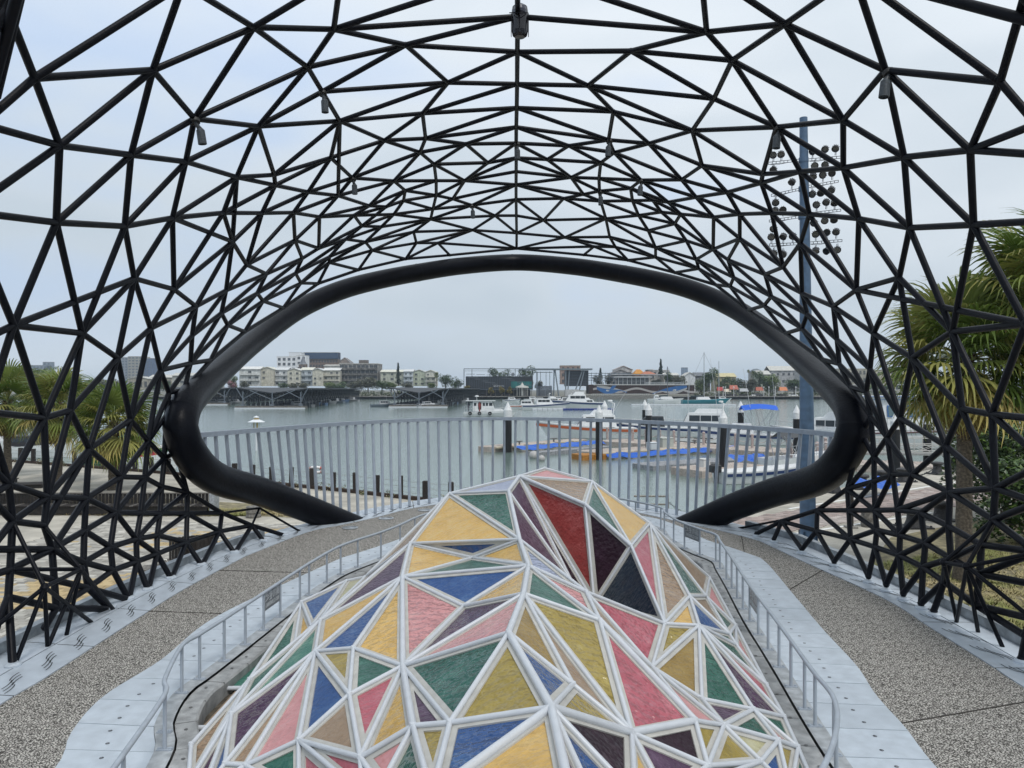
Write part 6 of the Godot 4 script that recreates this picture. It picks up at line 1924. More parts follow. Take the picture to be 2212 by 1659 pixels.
	for b in far:
		var s := {"h": b[2] * 0.14, "fly": b[5], "rail": false}
		if b[4]: s["stripe"] = b[4]
		motorboat(b[6], on(b[0], b[1], WATER), b[3], b[2], s)
	var ordinal := ["first", "second", "third", "fourth", "fifth", "sixth", "seventh", "eighth", "ninth", "tenth", "eleventh", "twelfth", "thirteenth"]
	var bi := 0
	for b in [[445, 872, 2.9], [460, 873, 0.3], [478, 874, 0.4], [492, 872, 2.6], [508, 873, 0.2], [640, 880, 0.8], [655, 879, 2.8], [672, 877, 0.7], [690, 875, 2.7], [706, 873, 0.6], [722, 871, 2.9], [738, 869, 0.5], [760, 867, 2.8], [830, 879, 0.3], [922, 880, 0.6], [940, 878, 2.8], [956, 876, 0.6], [972, 873, 2.7], [988, 871, 0.5], [1004, 870, 2.8]]:
		var lab := "small weathered boat along the left boat sheds, %s from the left" % ordinal[bi] if bi < 13 else "small weathered boat by the middle boat shed, %s from the left" % ordinal[bi - 13]
		motorboat(lab, on(b[0], b[1], WATER), b[2], 5.5 + fmod(b[0], 3.0), {"hull": mat("sea_blue%d" % (int(b[0]) % 3), [Color(0.08, 0.13, 0.22), Color(0.24, 0.25, 0.26), Color(0.12, 0.15, 0.18)][int(b[0]) % 3], 0.5), "h": 0.9, "cabin_m": mat("shed_cabin%d" % (int(b[0]) % 2), [Color(0.36, 0.37, 0.38), Color(0.08, 0.10, 0.12)][int(b[0]) % 2], 0.5), "rail": false, "rods": [[0.5, 0.2, 0.1, 2.6]]}, "small boats packed along the boat sheds")
		bi += 1
	for s in [[1442, 871, 9.5, 792, "grey", "white sailboat with one dark mast by the far pontoon"], [1521, 872, 15, 761, "teal", "teal hulled two masted sailboat on the far pontoon"]]:
		var w := on(s[0], s[1], WATER)
		var o := thing("sailboat", s[5], "sailboat", w, 0.0)
		st = mb()
		gun = hull(st, s[2], s[2] * 0.26, 1.5)
		build(o, "hull", st, white if s[4] == "grey" else mat("teal_hull", Color(0.03, 0.20, 0.25), 0.4))
		st = mb()
		deck_on(st, gun, 0.05)
		build(o, "deck", st, white)
		st = mb()
		cabin(st, -2.5, 2.0, s[2] * 0.16, 1.4, 2.3, 0.7, 0.2)
		build(o, "coachroof", st, white)
		var top: float = px(s[0], s[3], -w.z).y - WATER
		var mm := mat("mast_alloy", Color(0.42, 0.44, 0.46), 0.4, 0.3)
		if s[4] == "grey": mm = mat("mast_dark", Color(0.10, 0.11, 0.13), 0.4)
		st = mb()
		tube(st, [v3(0, 1, 0), v3(0, top, 0)], 0.13, 8)
		build(o, "mast", st, mm)
		st = mb()
		tube(st, [v3(s[2] * 0.5, 1.8, 0), v3(0.1, top - 0.3, 0)], 0.035, 5)
		tube(st, [v3(-s[2] * 0.46, 1.6, 0), v3(-0.1, top - 0.3, 0)], 0.03, 5)
		build(o, "stay", st, mat("stay_wire", Color(0.12, 0.14, 0.16), 0.5))
		st = mb()
		tube(st, [v3(0, 2.6, 0), v3(-s[2] * 0.3, 2.5, 0)], 0.25, 8)
		build(o, "furled_sail", st, mat("sail_cover", Color(0.02, 0.035, 0.04), 0.8))
		if s[4] == "teal":
			st = mb()
			tube(st, [v3(5.0, 1, 0), v3(5.0, top * 0.83, 0)], 0.12, 8)
			tube(st, [v3(-5.2, 1, 0), v3(-5.0, top * 0.62, 0)], 0.1, 8)
			build(o, "mizzen_mast", st, mm)
	var pt := thing("far_pontoon", "long low white pontoon in front of the far sailboats", "pontoon", on(1480, 876, WATER))
	for k in 24:
		st = mb()
		cham(st, v3(-15.5 + k * 1.3, 0.2, 0), v3(1.2, 0.45, 2.0), 0.05)
		build(pt, "float_block", st, mat("pontoon_white", Color(0.55, 0.57, 0.60), 0.6))
	var pb := thing("far_pontoon", "blue and white pontoon below the large white yacht", "pontoon", on(1238, 886, WATER))
	for k in 16:
		st = mb()
		cham(st, v3(-9 + k * 1.2, 0.15, 0), v3(1.1, 0.5, 1.6), 0.05)
		build(pb, "float_block", st, mat("pontoon_blue", Color(0.02, 0.04, 0.20), 0.6) if k > 5 else mat("pontoon_white", Color.WHITE))
	for q in [[1151, 884, "leftmost grey pile before the far marina boats"], [1185, 885, "grey pile before the boat with navy flashes"], [1218, 882, "grey pile left of the large yacht"], [1236, 882, "grey pile before the bow of the large yacht"], [1268, 880, "grey pile amidships of the large yacht"], [1293, 878, "rightmost grey pile of the far marina, left one of two"], [1300, 877, "rightmost grey pile of the far marina"]]:
		var o := thing("marina_pile", q[2], "pile", on(q[0], q[1], WATER), 0.0, "grey piles of the far marina")
		st = mb()
		tube(st, [v3(0, -1, 0), v3(0, 2.6, 0)], 0.3, 10)
		build(o, "shaft", st, mat("pile_grey", Color(0.20, 0.205, 0.21), 0.7))
# ---------- the far shore ----------
func block(root: Node3D, n: String, a: Vector3, b: Vector3, depth: float, m: Material) -> void:
	# a box whose front face has the corners a (lower left) and b (upper right)
	var st := mb()
	bx(st, v3((a.x + b.x) * 0.5, (a.y + b.y) * 0.5, a.z - depth * 0.5), v3(b.x - a.x, b.y - a.y, depth))
	build(root, n, st, m)
func house(label: String, x0: float, x1: float, yt: float, yb: float, d: float, wall: Color, o := {}) -> Node3D:
	var a := px(x0, yb, d)
	var b := px(x1, yt, d)
	var root := thing(o.get("name", "house"), label, o.get("cat", "house"), v3((a.x + b.x) * 0.5, a.y, -d), o.get("turn", 0.0), o.get("group", ""))
	var w := b.x - a.x
	var h := b.y - a.y
	var dep: float = o.get("dep", 10.0)
	var wm := worn("wall_%d_%d_%d" % [int(wall.r * 100), int(wall.g * 100), int(wall.b * 100)], wall, 0.85, 0.09, o.get("dirt", 0.72))
	var roof: String = o.get("roof", "flat")
	var wall_h := h
	if roof == "gable" or roof == "shed" or roof == "hip": wall_h = h * o.get("wall", 0.82)
	var st := mb()
	bx(st, v3(0, wall_h * 0.5, -dep * 0.5), v3(w, wall_h, dep))
	build(root, "wall", st, wm)
	var rc: Color = o.get("rc", Color(0.62, 0.61, 0.56))
	var rm := worn("roof_%d_%d" % [int(rc.r * 100), int(rc.b * 100)], rc, 0.7, 0.15, 0.8)
	st = mb()
	if roof == "gable":
		# ridge runs away from the viewer
		var e := 0.35
		prism(st, PackedVector2Array([Vector2(-w * 0.5 - e, wall_h + 0.05), Vector2(0, h), Vector2(w * 0.5 + e, wall_h + 0.05), Vector2(w * 0.5 + e, wall_h + 0.35), Vector2(0, h + 0.3), Vector2(-w * 0.5 - e, wall_h + 0.35)]), dep + 0.8, Transform3D(Basis(), v3(0, 0, -dep * 0.5)))
		build(root, "roof", st, rm)
		st = mb()
		tri(st, v3(-w * 0.5, wall_h, 0.004), v3(w * 0.5, wall_h, 0.004), v3(0, h, 0.004), v3(0, 0, 1))
		build(root, "gable_wall", st, wm)
	elif roof == "shed":
		prism(st, PackedVector2Array([Vector2(0.6, wall_h), Vector2(-dep * 0.5, h), Vector2(-dep - 0.4, wall_h), Vector2(-dep - 0.4, wall_h + 0.2), Vector2(-dep * 0.5, h + 0.25), Vector2(0.6, wall_h + 0.2)]), w + 0.5, Transform3D(Basis(v3(0, 0, 1), v3(0, 1, 0), v3(-1, 0, 0)), Vector3.ZERO))
		build(root, "roof", st, rm)
	elif roof == "hip":
		var e := 0.5
		var c := [v3(-w * 0.5 - e, wall_h, e), v3(w * 0.5 + e, wall_h, e), v3(w * 0.5 + e, wall_h, -dep - e), v3(-w * 0.5 - e, wall_h, -dep - e)]
		var r0 := v3(-w * 0.22, h, -dep * 0.5)
		var r1 := v3(w * 0.22, h, -dep * 0.5)
		fquad(st, c[0], c[1], r1, r0, v3(0, 1, 1))
		fquad(st, c[2], c[3], r0, r1, v3(0, 1, -1))
		tri(st, c[0], c[3], r0, v3(-1, 1, 0).normalized())
		tri(st, c[1], c[2], r1, v3(1, 1, 0).normalized())
		fquad(st, c[0], c[1], c[2], c[3], Vector3.DOWN)
		build(root, "roof", st, rm)
	else:
		bx(st, v3(0, h + 0.15, -dep * 0.5), v3(w + 0.3, 0.3, dep + 0.3))
		build(root, "roof", st, rm)
	var fl: int = o.get("floors", 3)
	var bays: int = o.get("bays", 2)
	var glass := mat("far_glass%d" % int(o.get("gl", 0)), [Color(0.05, 0.06, 0.07), Color(0.03, 0.06, 0.12), Color(0.11, 0.13, 0.15)][o.get("gl", 0)], 0.25)
	var wf: float = o.get("wf", 0.5)
	var hf: float = o.get("hf", 0.5)
	var r := RandomNumberGenerator.new()
	r.seed = int(x0 * 10)
	for f in fl:
		for k in bays:
			if o.get("ragged", false) and r.randf() < 0.18: continue
			var cx := -w * 0.5 + w * (k + 0.5) / bays
			var cy := wall_h * (f + 0.52) / fl
			var ww := w / bays * wf * (r.randf_range(0.7, 1.15) if o.get("ragged", false) else 1.0)
			var hh := wall_h / fl * hf
			st = mb()
			bx(st, v3(cx, cy, 0.03), v3(ww, hh, 0.08))
			var win := build(root, "window", st, glass)
			st = mb()
			bx(st, v3(cx, cy - hh * 0.5 - 0.08, 0.1), v3(ww + 0.2, 0.12, 0.22))
			bx(st, v3(cx, cy, 0.075), v3(0.08, hh, 0.03))
			build(win, "sill", st, wm)
		if o.get("balcony", false) and f > 0:
			st = mb()
			var by := wall_h * f / fl
			bx(st, v3(0, by + 0.0, 0.6), v3(w * 0.96, 0.16, 1.2))
			for k in int(w / 0.55): bx(st, v3(-w * 0.47 + k * 0.55, by + 0.5, 1.15), v3(0.07, 0.9, 0.07))
			bx(st, v3(0, by + 0.95, 1.15), v3(w * 0.96, 0.08, 0.1))
			build(root, "balcony", st, o.get("bm", wm))
	if o.get("tank", false):
		st = mb()
		lathe(st, [Vector2(0.8, 0), Vector2(0.8, 1.5), Vector2(0.4, 1.8), Vector2(0, 1.8)], 12, v3(w * 0.2, h + 0.3, -dep * 0.5))
		build(root, "water_tank", st, mat("tank_steel", Color(0.45, 0.46, 0.47), 0.35, 0.5))
	return root
func tree(label: String, x: float, yt: float, yb: float, wpx: float, d: float, cols: Array, seed_: int, n := "tree") -> void:
	var at := px(x, yb, d)
	var h := (yb - yt) / FOCAL * d
	var w := wpx / FOCAL * d
	var root := thing(n, label, "tree", at, 0.0, "trees along the far shore")
	var r := RandomNumberGenerator.new()
	r.seed = seed_
	var st := mb()
	var clumps := []
	tube(st, [v3(0, -1.5, 0), v3(0.1, h * 0.3, 0), v3(0, h * 0.55, 0)], [0.35, 0.25, 0.16], 8)
	for k in 9:
		var a := k * 2.4
		var rr := w * 0.5 * r.randf_range(0.15, 0.62)
		var tip := v3(cos(a) * rr, h * r.randf_range(0.22, 0.82), sin(a) * rr)
		tube(st, [v3(0.05, h * 0.3, 0), tip * v3(0.5, 0.8, 0.5), tip], [0.14, 0.09, 0.04], 5)
		clumps.append([tip, w * r.randf_range(0.18, 0.28), clampf(h / w * 1.15, 0.5, 0.95)])
	build(root, "trunk", st, mat("far_bark", Color(0.09, 0.075, 0.06), 0.9))
	leaf_cloud(root, "crown", clumps, int(1100 + w * h * 9), clampf(w * 0.06, 0.5, 0.95), cols, seed_)
func pine(label: String, x: float, yt: float, yb: float, wpx: float, d: float) -> void:
	var at := px(x, yb, d)
	var h := (yb - yt) / FOCAL * d
	var w := wpx / FOCAL * d
	var root := thing("column_pine", label, "tree", at)
	var st := mb()
	tube(st, [v3(0, 0, 0), v3(0, h, 0)], [0.3, 0.05], 7)
	build(root, "trunk", st, mat("far_bark", Color(0.09, 0.075, 0.06), 0.9))
	var clumps := []
	for k in 60:
		var t := k / 60.0
		var rr := w * 0.5 * (1.0 - t * 0.92) * (0.55 + 0.45 * (k % 3) / 2.0)
		clumps.append([v3(cos(k * 2.4) * rr * 0.7, h * (0.12 + 0.87 * t), sin(k * 2.4) * rr * 0.7), rr * 0.5 + 0.15, 0.45])
	leaf_cloud(root, "crown", clumps, 1500, 0.55, [Color(0.02, 0.045, 0.03), Color(0.03, 0.06, 0.035), Color(0.016, 0.035, 0.025)], int(x))
func boat_shed(label: String, xf: float, yv: float, d0: float, d1: float, xb: float, wm_: float, h: float) -> void:
	# folded roof on braced columns, running back from the front gable
	var f := px(xf, 840, d0)
	var b := px(xb, 840, d1)
	var root := thing("boat_shed", label, "boat shed", v3(f.x, WATER, -d0))
	var run := v3(b.x - f.x, 0, -(d1 - d0))
	var dark := mat("shed_roof", Color(0.032, 0.036, 0.042), 0.7)
	var col := mat("shed_steel", Color(0.05, 0.055, 0.065), 0.6)
	var front := mat("shed_front", Color(0.13, 0.155, 0.185), 0.6)
	var side := v3(1, 0, 0)
	var hw := wm_ * 0.5
	var sec := [v3(-hw, h + 1.0, 0), v3(0, h - 0.4, 0), v3(hw, h + 0.85, 0)]
	var st := mb()
	for k in 2:
		fquad(st, sec[k], sec[k + 1], sec[k + 1] + run, sec[k] + run, Vector3.UP)
		fquad(st, sec[k] - v3(0, 0.25, 0), sec[k + 1] - v3(0, 0.25, 0), sec[k + 1] + run - v3(0, 0.25, 0), sec[k] + run - v3(0, 0.25, 0), Vector3.DOWN)
		fquad(st, sec[k], sec[k + 1], sec[k + 1] - v3(0, 0.25, 0), sec[k] - v3(0, 0.25, 0), v3(0, 0, 1))
	fquad(st, sec[0], sec[0] + run, sec[0] + run - v3(0, 0.4, 0), sec[0] - v3(0, 0.4, 0), v3(-1, 0, 0))
	fquad(st, sec[2], sec[2] + run, sec[2] + run - v3(0, 0.4, 0), sec[2] - v3(0, 0.4, 0), v3(1, 0, 0))
	build(root, "roof", st, dark)
	var bays := int(run.length() / 6.0)
	for k in bays + 1:
		var o := run * (k / float(bays))
		st = mb()
		for x in [-hw * 0.8, -0.0, hw * 0.78]:
			tube(st, [o + v3(x, -0.5, 0), o + v3(x, h - 0.2, 0)], 0.16, 6)
			bx(st, o + v3(x, 0.6, 0), v3(0.8, 1.2, 0.8))
		for s in [-1.0, 1.0]:
			tube(st, [o + v3(0, h * 0.5, 0), o + v3(s * hw * 0.62, h + 0.25, 0)], 0.11, 5)
			tube(st, [o + v3(s * hw * 0.8, h * 0.55, 0), o + v3(s * hw * 0.4, h + 0.0, 0)], 0.11, 5)
			tube(st, [o + v3(s * hw * 0.8, h * 0.55, 0), o + v3(s * hw * 0.98, h + 0.75, 0)], 0.11, 5)
			if k < bays:
				var o2 := run * ((k + 1) / float(bays))
				tube(st, [o + v3(s * hw * 0.8, h * 0.4, 0), o2 + v3(s * hw * 0.8, h, 0)], 0.09, 5)
				tube(st, [o + v3(s * hw * 0.8, h, 0), o2 + v3(s * hw * 0.8, h * 0.4, 0)], 0.09, 5)
		build(root, "braced_frame", st, front if k == 0 else col)
	st = mb()
	bx(st, v3(0, 0.25, 0.6), v3(wm_ * 0.95, 0.9, 2.2))
	build(root, "float", st, worn("shed_float", Color(0.22, 0.205, 0.18), 0.9, 0.3, 0.5))
	st = mb()
	bx(st, v3(0, 0.12, 1.9), v3(wm_ * 0.95, 0.35, 0.5))
	build(root, "front_pontoon", st, mat("pontoon_white", Color(0.55, 0.57, 0.60), 0.6))
	for x in [-hw * 0.4, hw * 0.4]:
		st = mb()
		tube(st, [v3(x, 0.2, 0) , v3(x, 0.2, 0) + run], 0.3, 6)
		build(root, "walkway", st, col)
func mural_texture() -> ImageTexture:
	var w := 1024
	var h := 96
	var im := Image.create(w, h, false, Image.FORMAT_RGB8)
	var nz := noise(FastNoiseLite.TYPE_SIMPLEX_SMOOTH, 0.05, 4, 4)
	for y in h:
		for x in w:
			var u := x / float(w)
			var v := y / float(h)
			var c := Color(0.19, 0.115, 0.095) * (1.0 + 0.5 * nz.get_noise_2d(x * 1.5, y * 0.4))
			var wave := 0.60 + 0.20 * sin(u * 17.5 - 3.2)
			if absf(v - wave) < 0.11 and u > 0.04: c = Color(0.62, 0.61, 0.60)
			# two plain whales: rounded body, ribbed pale belly, eye
			for q in [[0.075, 0.36, 0.34, 1.0], [0.60, 0.93, 0.30, -1.0]]:
				if u > q[0] and u < q[1]:
					var t: float = (u - q[0]) / (q[1] - q[0])
					if q[3] < 0: t = 1.0 - t
					var top := 0.10 + 0.75 * t * t * 0.9 if q[3] > 0 else 0.06 + 0.9 * t * t
					var bot := top + 0.70 * sin(clampf(t * 1.15 + 0.12, 0, 1) * PI) + 0.12
					if v > top and v < bot:
						var s := (v - top) / (bot - top)
						c = Color(0.15, 0.36, 0.58)
						if (q[3] > 0 and s < 0.34 and t < 0.95) or (q[3] < 0 and s > 0.62 and t < 0.9):
							c = Color(0.68, 0.68, 0.67) if fmod(s * 34.0 + t * 8.0, 3.4) > 1.0 else Color(0.42, 0.44, 0.46)
						var e := Vector2((t - 0.36) * 8.0, (s - 0.55) * 4.0 if q[3] > 0 else (s - 0.50) * 4.0)
						if e.length() < 0.42: c = Color(0.75, 0.75, 0.73)
						if (e - Vector2(0.1, 0.05)).length() < 0.15: c = Color(0.05, 0.06, 0.1)
			# raised tail fluke between the waves
			var tf := Vector2((u - 0.235) * 22.0, (v - 0.05) * 1.6)
			if absf(tf.x - tf.y * -0.9 - 0.2) < 0.42 and v < 0.5: c = Color(0.15, 0.36, 0.58)
			im.set_pixel(x, y, c)
	return ImageTexture.create_from_image(im)
func make_far_shore() -> void:
	# land behind the far quay
	var st := mb()
	sheet(st, land_poly([Vector2(-1600, 372), Vector2(1600, 372), Vector2(2600, 2400), Vector2(-2600, 2400)]), -2.0)
	tag(build(self, "far_ground", st, worn("far_earth", Color(0.24, 0.23, 0.18), 0.95, 0.03, 0.6)), "ground of the far shore", "", "", "structure")
	st = mb()
	quad(st, v3(-1600, -2.0, -372), v3(1600, -2.0, -372), v3(1600, WATER - 1, -371.5), v3(-1600, WATER - 1, -371.5), v3(0, 0, 1))
	tag(build(self, "far_quay_wall", st, worn("far_quay", Color(0.10, 0.095, 0.09), 0.9, 0.08, 0.5)), "dark far quay wall", "", "", "structure")
	st = mb()
	bx(st, v3(0, -1.9, -370.5), v3(900, 0.35, 3.0))
	tag(build(self, "far_quay_edge", st, worn("far_edge", Color(0.36, 0.34, 0.31), 0.85, 0.1, 0.6)), "pale walkway edge of the far quay", "", "", "structure")
	var cream := Color(0.70, 0.68, 0.57)
	var white := Color(0.76, 0.77, 0.76)
	var green := Color(0.58, 0.63, 0.50)
	# hotel group
	house("white hotel block with square dark windows behind the town houses", 598, 640, 771, 834, 620, Color(0.80, 0.82, 0.84), {"floors": 6, "bays": 4, "wf": 0.55, "hf": 0.55, "name": "hotel_block", "cat": "building", "dirt": 0.9})
	house("white wing of the hotel beside the pointed turret", 640.3, 661, 768, 834, 622, Color(0.80, 0.82, 0.84), {"floors": 6, "bays": 2, "wf": 0.5, "name": "hotel_block", "cat": "building", "dirt": 0.9})
	house("white rooftop box above the hotel", 624, 651, 762, 775, 640, Color(0.80, 0.82, 0.84), {"floors": 1, "bays": 1, "wf": 0.0, "name": "roof_box", "cat": "building"})
	house("brick and glass hotel wing below the dark blue glass storey", 656, 730, 776, 834, 660, Color(0.24, 0.17, 0.13), {"floors": 6, "bays": 12, "wf": 0.6, "hf": 0.5, "name": "hotel_wing", "cat": "building"})
	house("dark blue glass top storey of the hotel", 656, 730, 761.5, 775.5, 659, Color(0.025, 0.05, 0.11), {"floors": 1, "bays": 20, "wf": 0.86, "hf": 0.9, "gl": 1, "name": "glass_storey", "cat": "building"})
	var tw := house("brown turret with a pointed grey roof before the hotel", 645, 660, 787, 832, 520, Color(0.26, 0.19, 0.15), {"floors": 4, "bays": 2, "name": "turret", "cat": "tower", "dep": 5.0})
	st = mb()
	var th := (832.0 - 787.0) / FOCAL * 520
	lathe(st, [Vector2(3.0, th), Vector2(2.2, th + 0.8), Vector2(0.25, th + 5.4), Vector2(0, th + 6.4)], 12, v3(0, 0, -2.5))
	build(tw, "spire", st, mat("slate", Color(0.14, 0.15, 0.17), 0.6))
	house("brown roofed block right of the hotel", 731, 757, 773, 832, 600, Color(0.33, 0.27, 0.23), {"floors": 5, "bays": 4, "roof": "gable", "rc": Color(0.25, 0.22, 0.2), "name": "flats", "cat": "building"})
	# town houses on the left
	var hs := [["cream town house with an arched front at the row's left end", 517, 562, 792, 834, Color(0.74, 0.75, 0.72), "shed"], ["cream town house with rust streaked upper grilles", 562, 592, 793, 834, Color(0.66, 0.63, 0.52), "gable"], ["white town house with a dark upper window, third from the left", 592, 621, 794, 834, white, "shed"], ["cream town house with a teal awning, fourth from the left", 621, 649, 796, 834, cream, "gable"], ["pale blue grey town house in the middle of the left row", 649, 675, 794, 834, Color(0.64, 0.69, 0.72), "shed"], ["narrow cream town house left of the pale roofed one", 675, 698, 796, 834, cream, "gable"], ["cream town house with vine covered lower floors before the grey flats", 698, 734, 795, 834, Color(0.68, 0.66, 0.57), "shed"], ["green grey town house row end right of the grey flats", 822, 872, 799, 834, Color(0.58, 0.60, 0.50), "shed"], ["white and blue town house right of the column pine", 872, 892, 798, 834, Color(0.68, 0.73, 0.76), "shed"], ["light green gabled town house", 892, 919, 799, 834, green, "gable"], ["cream gabled town house at the right end of the row", 919, 942, 800, 834, Color(0.70, 0.70, 0.62), "gable"]]
	var i := 0
	for h in hs:
		var o := {"floors": 3, "bays": 2 if h[2] - h[1] < 31 else 3, "roof": h[6], "wf": 0.38, "hf": 0.4, "balcony": i % 2 == 0, "ragged": true, "rc": [Color(0.80, 0.80, 0.77), Color(0.78, 0.77, 0.66), Color(0.70, 0.72, 0.72)][i % 3], "group": "town houses on the far shore", "dirt": 0.75, "wall": 0.86}
		if i == 1: o["bm"] = mat("rust_grille", Color(0.26, 0.19, 0.12), 0.9)
		if i == 3: o["bm"] = mat("teal_awning", Color(0.03, 0.22, 0.19), 0.7)
		house(h[0], h[1], h[2], h[3], h[4], 398 + (i * 7) % 5, h[5], o)
		i += 1
	var fl := house("stained grey block of flats with open galleries", 734, 816, 786, 834, 405, Color(0.40, 0.39, 0.37), {"floors": 4, "bays": 9, "wf": 0.72, "hf": 0.5, "balcony": true, "ragged": true, "name": "flats", "cat": "building", "dirt": 0.45, "dep": 14.0})
	st = mb()
	var fh := 48.0 / FOCAL * 405
	bx(st, v3(1.5, fh + 1.1, -6), v3(4.6, 2.2, 4))
	build(fl, "stair_hut", st, worn("hut_grey", Color(0.23, 0.20, 0.18), 0.9, 0.3, 0.5))
	house("white stepped roof house before the grey flats", 700, 736, 788, 800, 412, Color(0.60, 0.60, 0.56), {"floors": 1, "bays": 1, "wf": 0.0, "roof": "shed", "name": "roof_house"})
	# far left
	house("tall tan and grey office block far on the left", 276, 307, 770, 832, 900, Color(0.42, 0.41, 0.36), {"floors": 10, "bays": 4, "wf": 0.6, "gl": 2, "name": "office_block", "cat": "building", "dep": 20.0})
	house("blue flank of the far office block", 307.3, 330, 774, 832, 903, Color(0.12, 0.17, 0.28), {"floors": 10, "bays": 3, "wf": 0.4, "gl": 2, "name": "office_block", "cat": "building", "dep": 20.0})
	house("pale left flank of the far office block", 256, 275.7, 772, 832, 904, Color(0.33, 0.37, 0.43), {"floors": 10, "bays": 3, "wf": 0.5, "gl": 2, "name": "office_block", "cat": "building", "dep": 20.0})
	house("blue grey block above the trees at the far left", 62, 109, 789, 830, 1150, Color(0.27, 0.32, 0.37), {"floors": 4, "bays": 6, "wf": 0.5, "gl": 2, "name": "far_block", "cat": "building"})
	house("rooftop box of the blue grey far left block", 92, 109, 782, 790, 1140, Color(0.27, 0.32, 0.37), {"floors": 1, "bays": 2, "gl": 2, "name": "roof_box", "cat": "building"})
	house("low tan warehouse with a gable behind the left palms", 277, 320, 814, 842, 430, Color(0.47, 0.44, 0.36), {"floors": 1, "bays": 4, "roof": "gable", "name": "warehouse", "cat": "warehouse"})
	house("low pale warehouse just left of the rim tube", 322, 372, 810, 842, 440, Color(0.50, 0.47, 0.38), {"floors": 1, "bays": 4, "roof": "shed", "name": "warehouse", "cat": "warehouse"})
	house("white house seen just above the rim tube's left bend", 372, 470, 806, 838, 420, Color(0.55, 0.55, 0.50), {"floors": 3, "bays": 7, "roof": "shed", "ragged": true})
	# sheds full of boats
	boat_shed("long dark boat shed with a folded roof, nearest on the left", 588, 846, 193, 360, 742, 18.5, 4.4)
	boat_shed("dark boat shed with a folded roof in the middle of the harbour", 905, 846, 206, 362, 1000, 16.5, 4.4)
	boat_shed("dark boat shed behind the rim tube on the far left", 430, 846, 236, 365, 560, 20, 4.6)
	# the black exhibition building and its frames
	var d := 378.0
	var blk := worn("black_cladding", Color(0.020, 0.024, 0.032), 0.45, 0.2, 0.6)
	var frame := mat("frame_steel", Color(0.085, 0.11, 0.14), 0.5)
	var ex := thing("black_exhibition_building", "long black clad waterfront building with a teal glass bay and an open roof frame", "building", px(1075, 856, d))
	var o3 := px(1075, 856, d)
	var lp := func(x: float, y: float, dz := 0.0) -> Vector3: return px(x, y, d) - o3 + v3(0, 0, dz)
	block(ex, "upper_hall", lp.call(1006, 841), lp.call(1151, 813), 14, blk)
	block(ex, "ground_floor", lp.call(1010, 856, -1.5), lp.call(1146, 841, -1.5), 11, mat("deep_shop", Color(0.018, 0.018, 0.02), 0.6))
	for k in 10:
		st = mb()
		bx(st, lp.call(1106 + k * 4.5, 831, 0.05), v3(0.92, 3.2, 0.14))
		build(ex, "teal_panel", st, mat("teal_glass%d" % (k % 3), Color(0.012, 0.14, 0.135) * [0.85, 1.0, 1.15][k % 3], 0.15))
	for k in 24:
		st = mb()
		bx(st, lp.call(1014 + k * 3.8, 827, 0.06), v3(0.10, 5.6, 0.16))
		build(ex, "facade_mullion", st, frame)
	for k in 14:
		st = mb()
		bx(st, lp.call(1016 + (k * 37) % 132, 815 + (k * 11) % 20, 0.2), v3(2.6, 0.16, 0.2))
		build(ex, "facade_louvre", st, mat("louvre", Color(0.17, 0.19, 0.21), 0.5))
	st = mb()
	for y in [796.5, 801.0]: bx(st, lp.call(1077, y, -2), v3((1151 - 1002) / FOCAL * d, 0.32 if y < 798 else 0.14, 0.5))
	for x in [1002, 1019, 1058, 1097, 1113, 1136, 1151]: bx(st, lp.call(x, 804.5, -2), v3(0.28, 4.0, 0.4))
	bx(st, lp.call(1002, 826, -1), v3(0.3, 13.6, 0.4))
	bx(st, lp.call(1077, 841, 0.4), v3((1151 - 1002) / FOCAL * d, 0.3, 0.7))
	for k in 6: bx(st, lp.call(1016 + k * 22.0, 808 + (k % 3), -2), v3(4.2, 0.2, 0.4))
	build(ex, "roof_frame", st, frame)
	st = mb()
	for k in 8: tube(st, [lp.call(1012 + k * 19.5, 856, 0.4), lp.call(1012 + k * 19.5, 841, 0.4)], 0.16, 6)
	build(ex, "shop_column", st, mat("shop_column", Color(0.10, 0.10, 0.10), 0.6))
	for k in 3:
		st = mb()
		bx(st, lp.call(1108, 808 - 0.01 * k, -4 - k * 3), v3(1.5, 1.6, 1.4))
		build(ex, "roof_unit", st, mat("roof_unit", Color(0.5, 0.51, 0.52), 0.5))
	var t := TextMesh.new()
	var sf := SystemFont.new()
	sf.font_names = PackedStringArray(["Droid Sans"])
	t.font = sf
	t.text = "MU R R E R"
	t.font_size = 32
	t.pixel_size = 0.032
	t.depth = 0.08
	part(ex, "shop_sign", t, mat("sign_white", Color(0.62, 0.64, 0.66), 0.5), Transform3D(Basis(), lp.call(1077, 834, 0.25)))
	# roofed stair and viewing tower to the right
	var tr := thing("stair_tower", "dark steel stair tower with leaning columns under a long thin roof", "tower", px(1215, 858, d))
	var o4 := px(1215, 858, d)
	var tp := func(x: float, y: float, dz := 0.0) -> Vector3: return px(x, y, d) - o4 + v3(0, 0, dz)
	st = mb()
	bx(st, tp.call(1200, 797.5, -3), v3((1279 - 1120) / FOCAL * d, 0.7, 8))
	build(tr, "long_roof", st, worn("long_roof", Color(0.20, 0.24, 0.27), 0.5, 0.2, 0.8))
	block(tr, "dark_tower", tp.call(1222, 834, -2), tp.call(1272, 800, -2), 9, mat("tower_mesh", Color(0.030, 0.034, 0.042), 0.6))
	st = mb()
	for k in 12: bx(st, tp.call(1224 + k * 4.2, 817, -1.9), v3(0.10, 7.0, 0.1))
	for k in 5: bx(st, tp.call(1247, 804 + k * 6.5, -1.85), v3(11.3, 0.12, 0.12))
	build(tr, "tower_grid", st, frame)
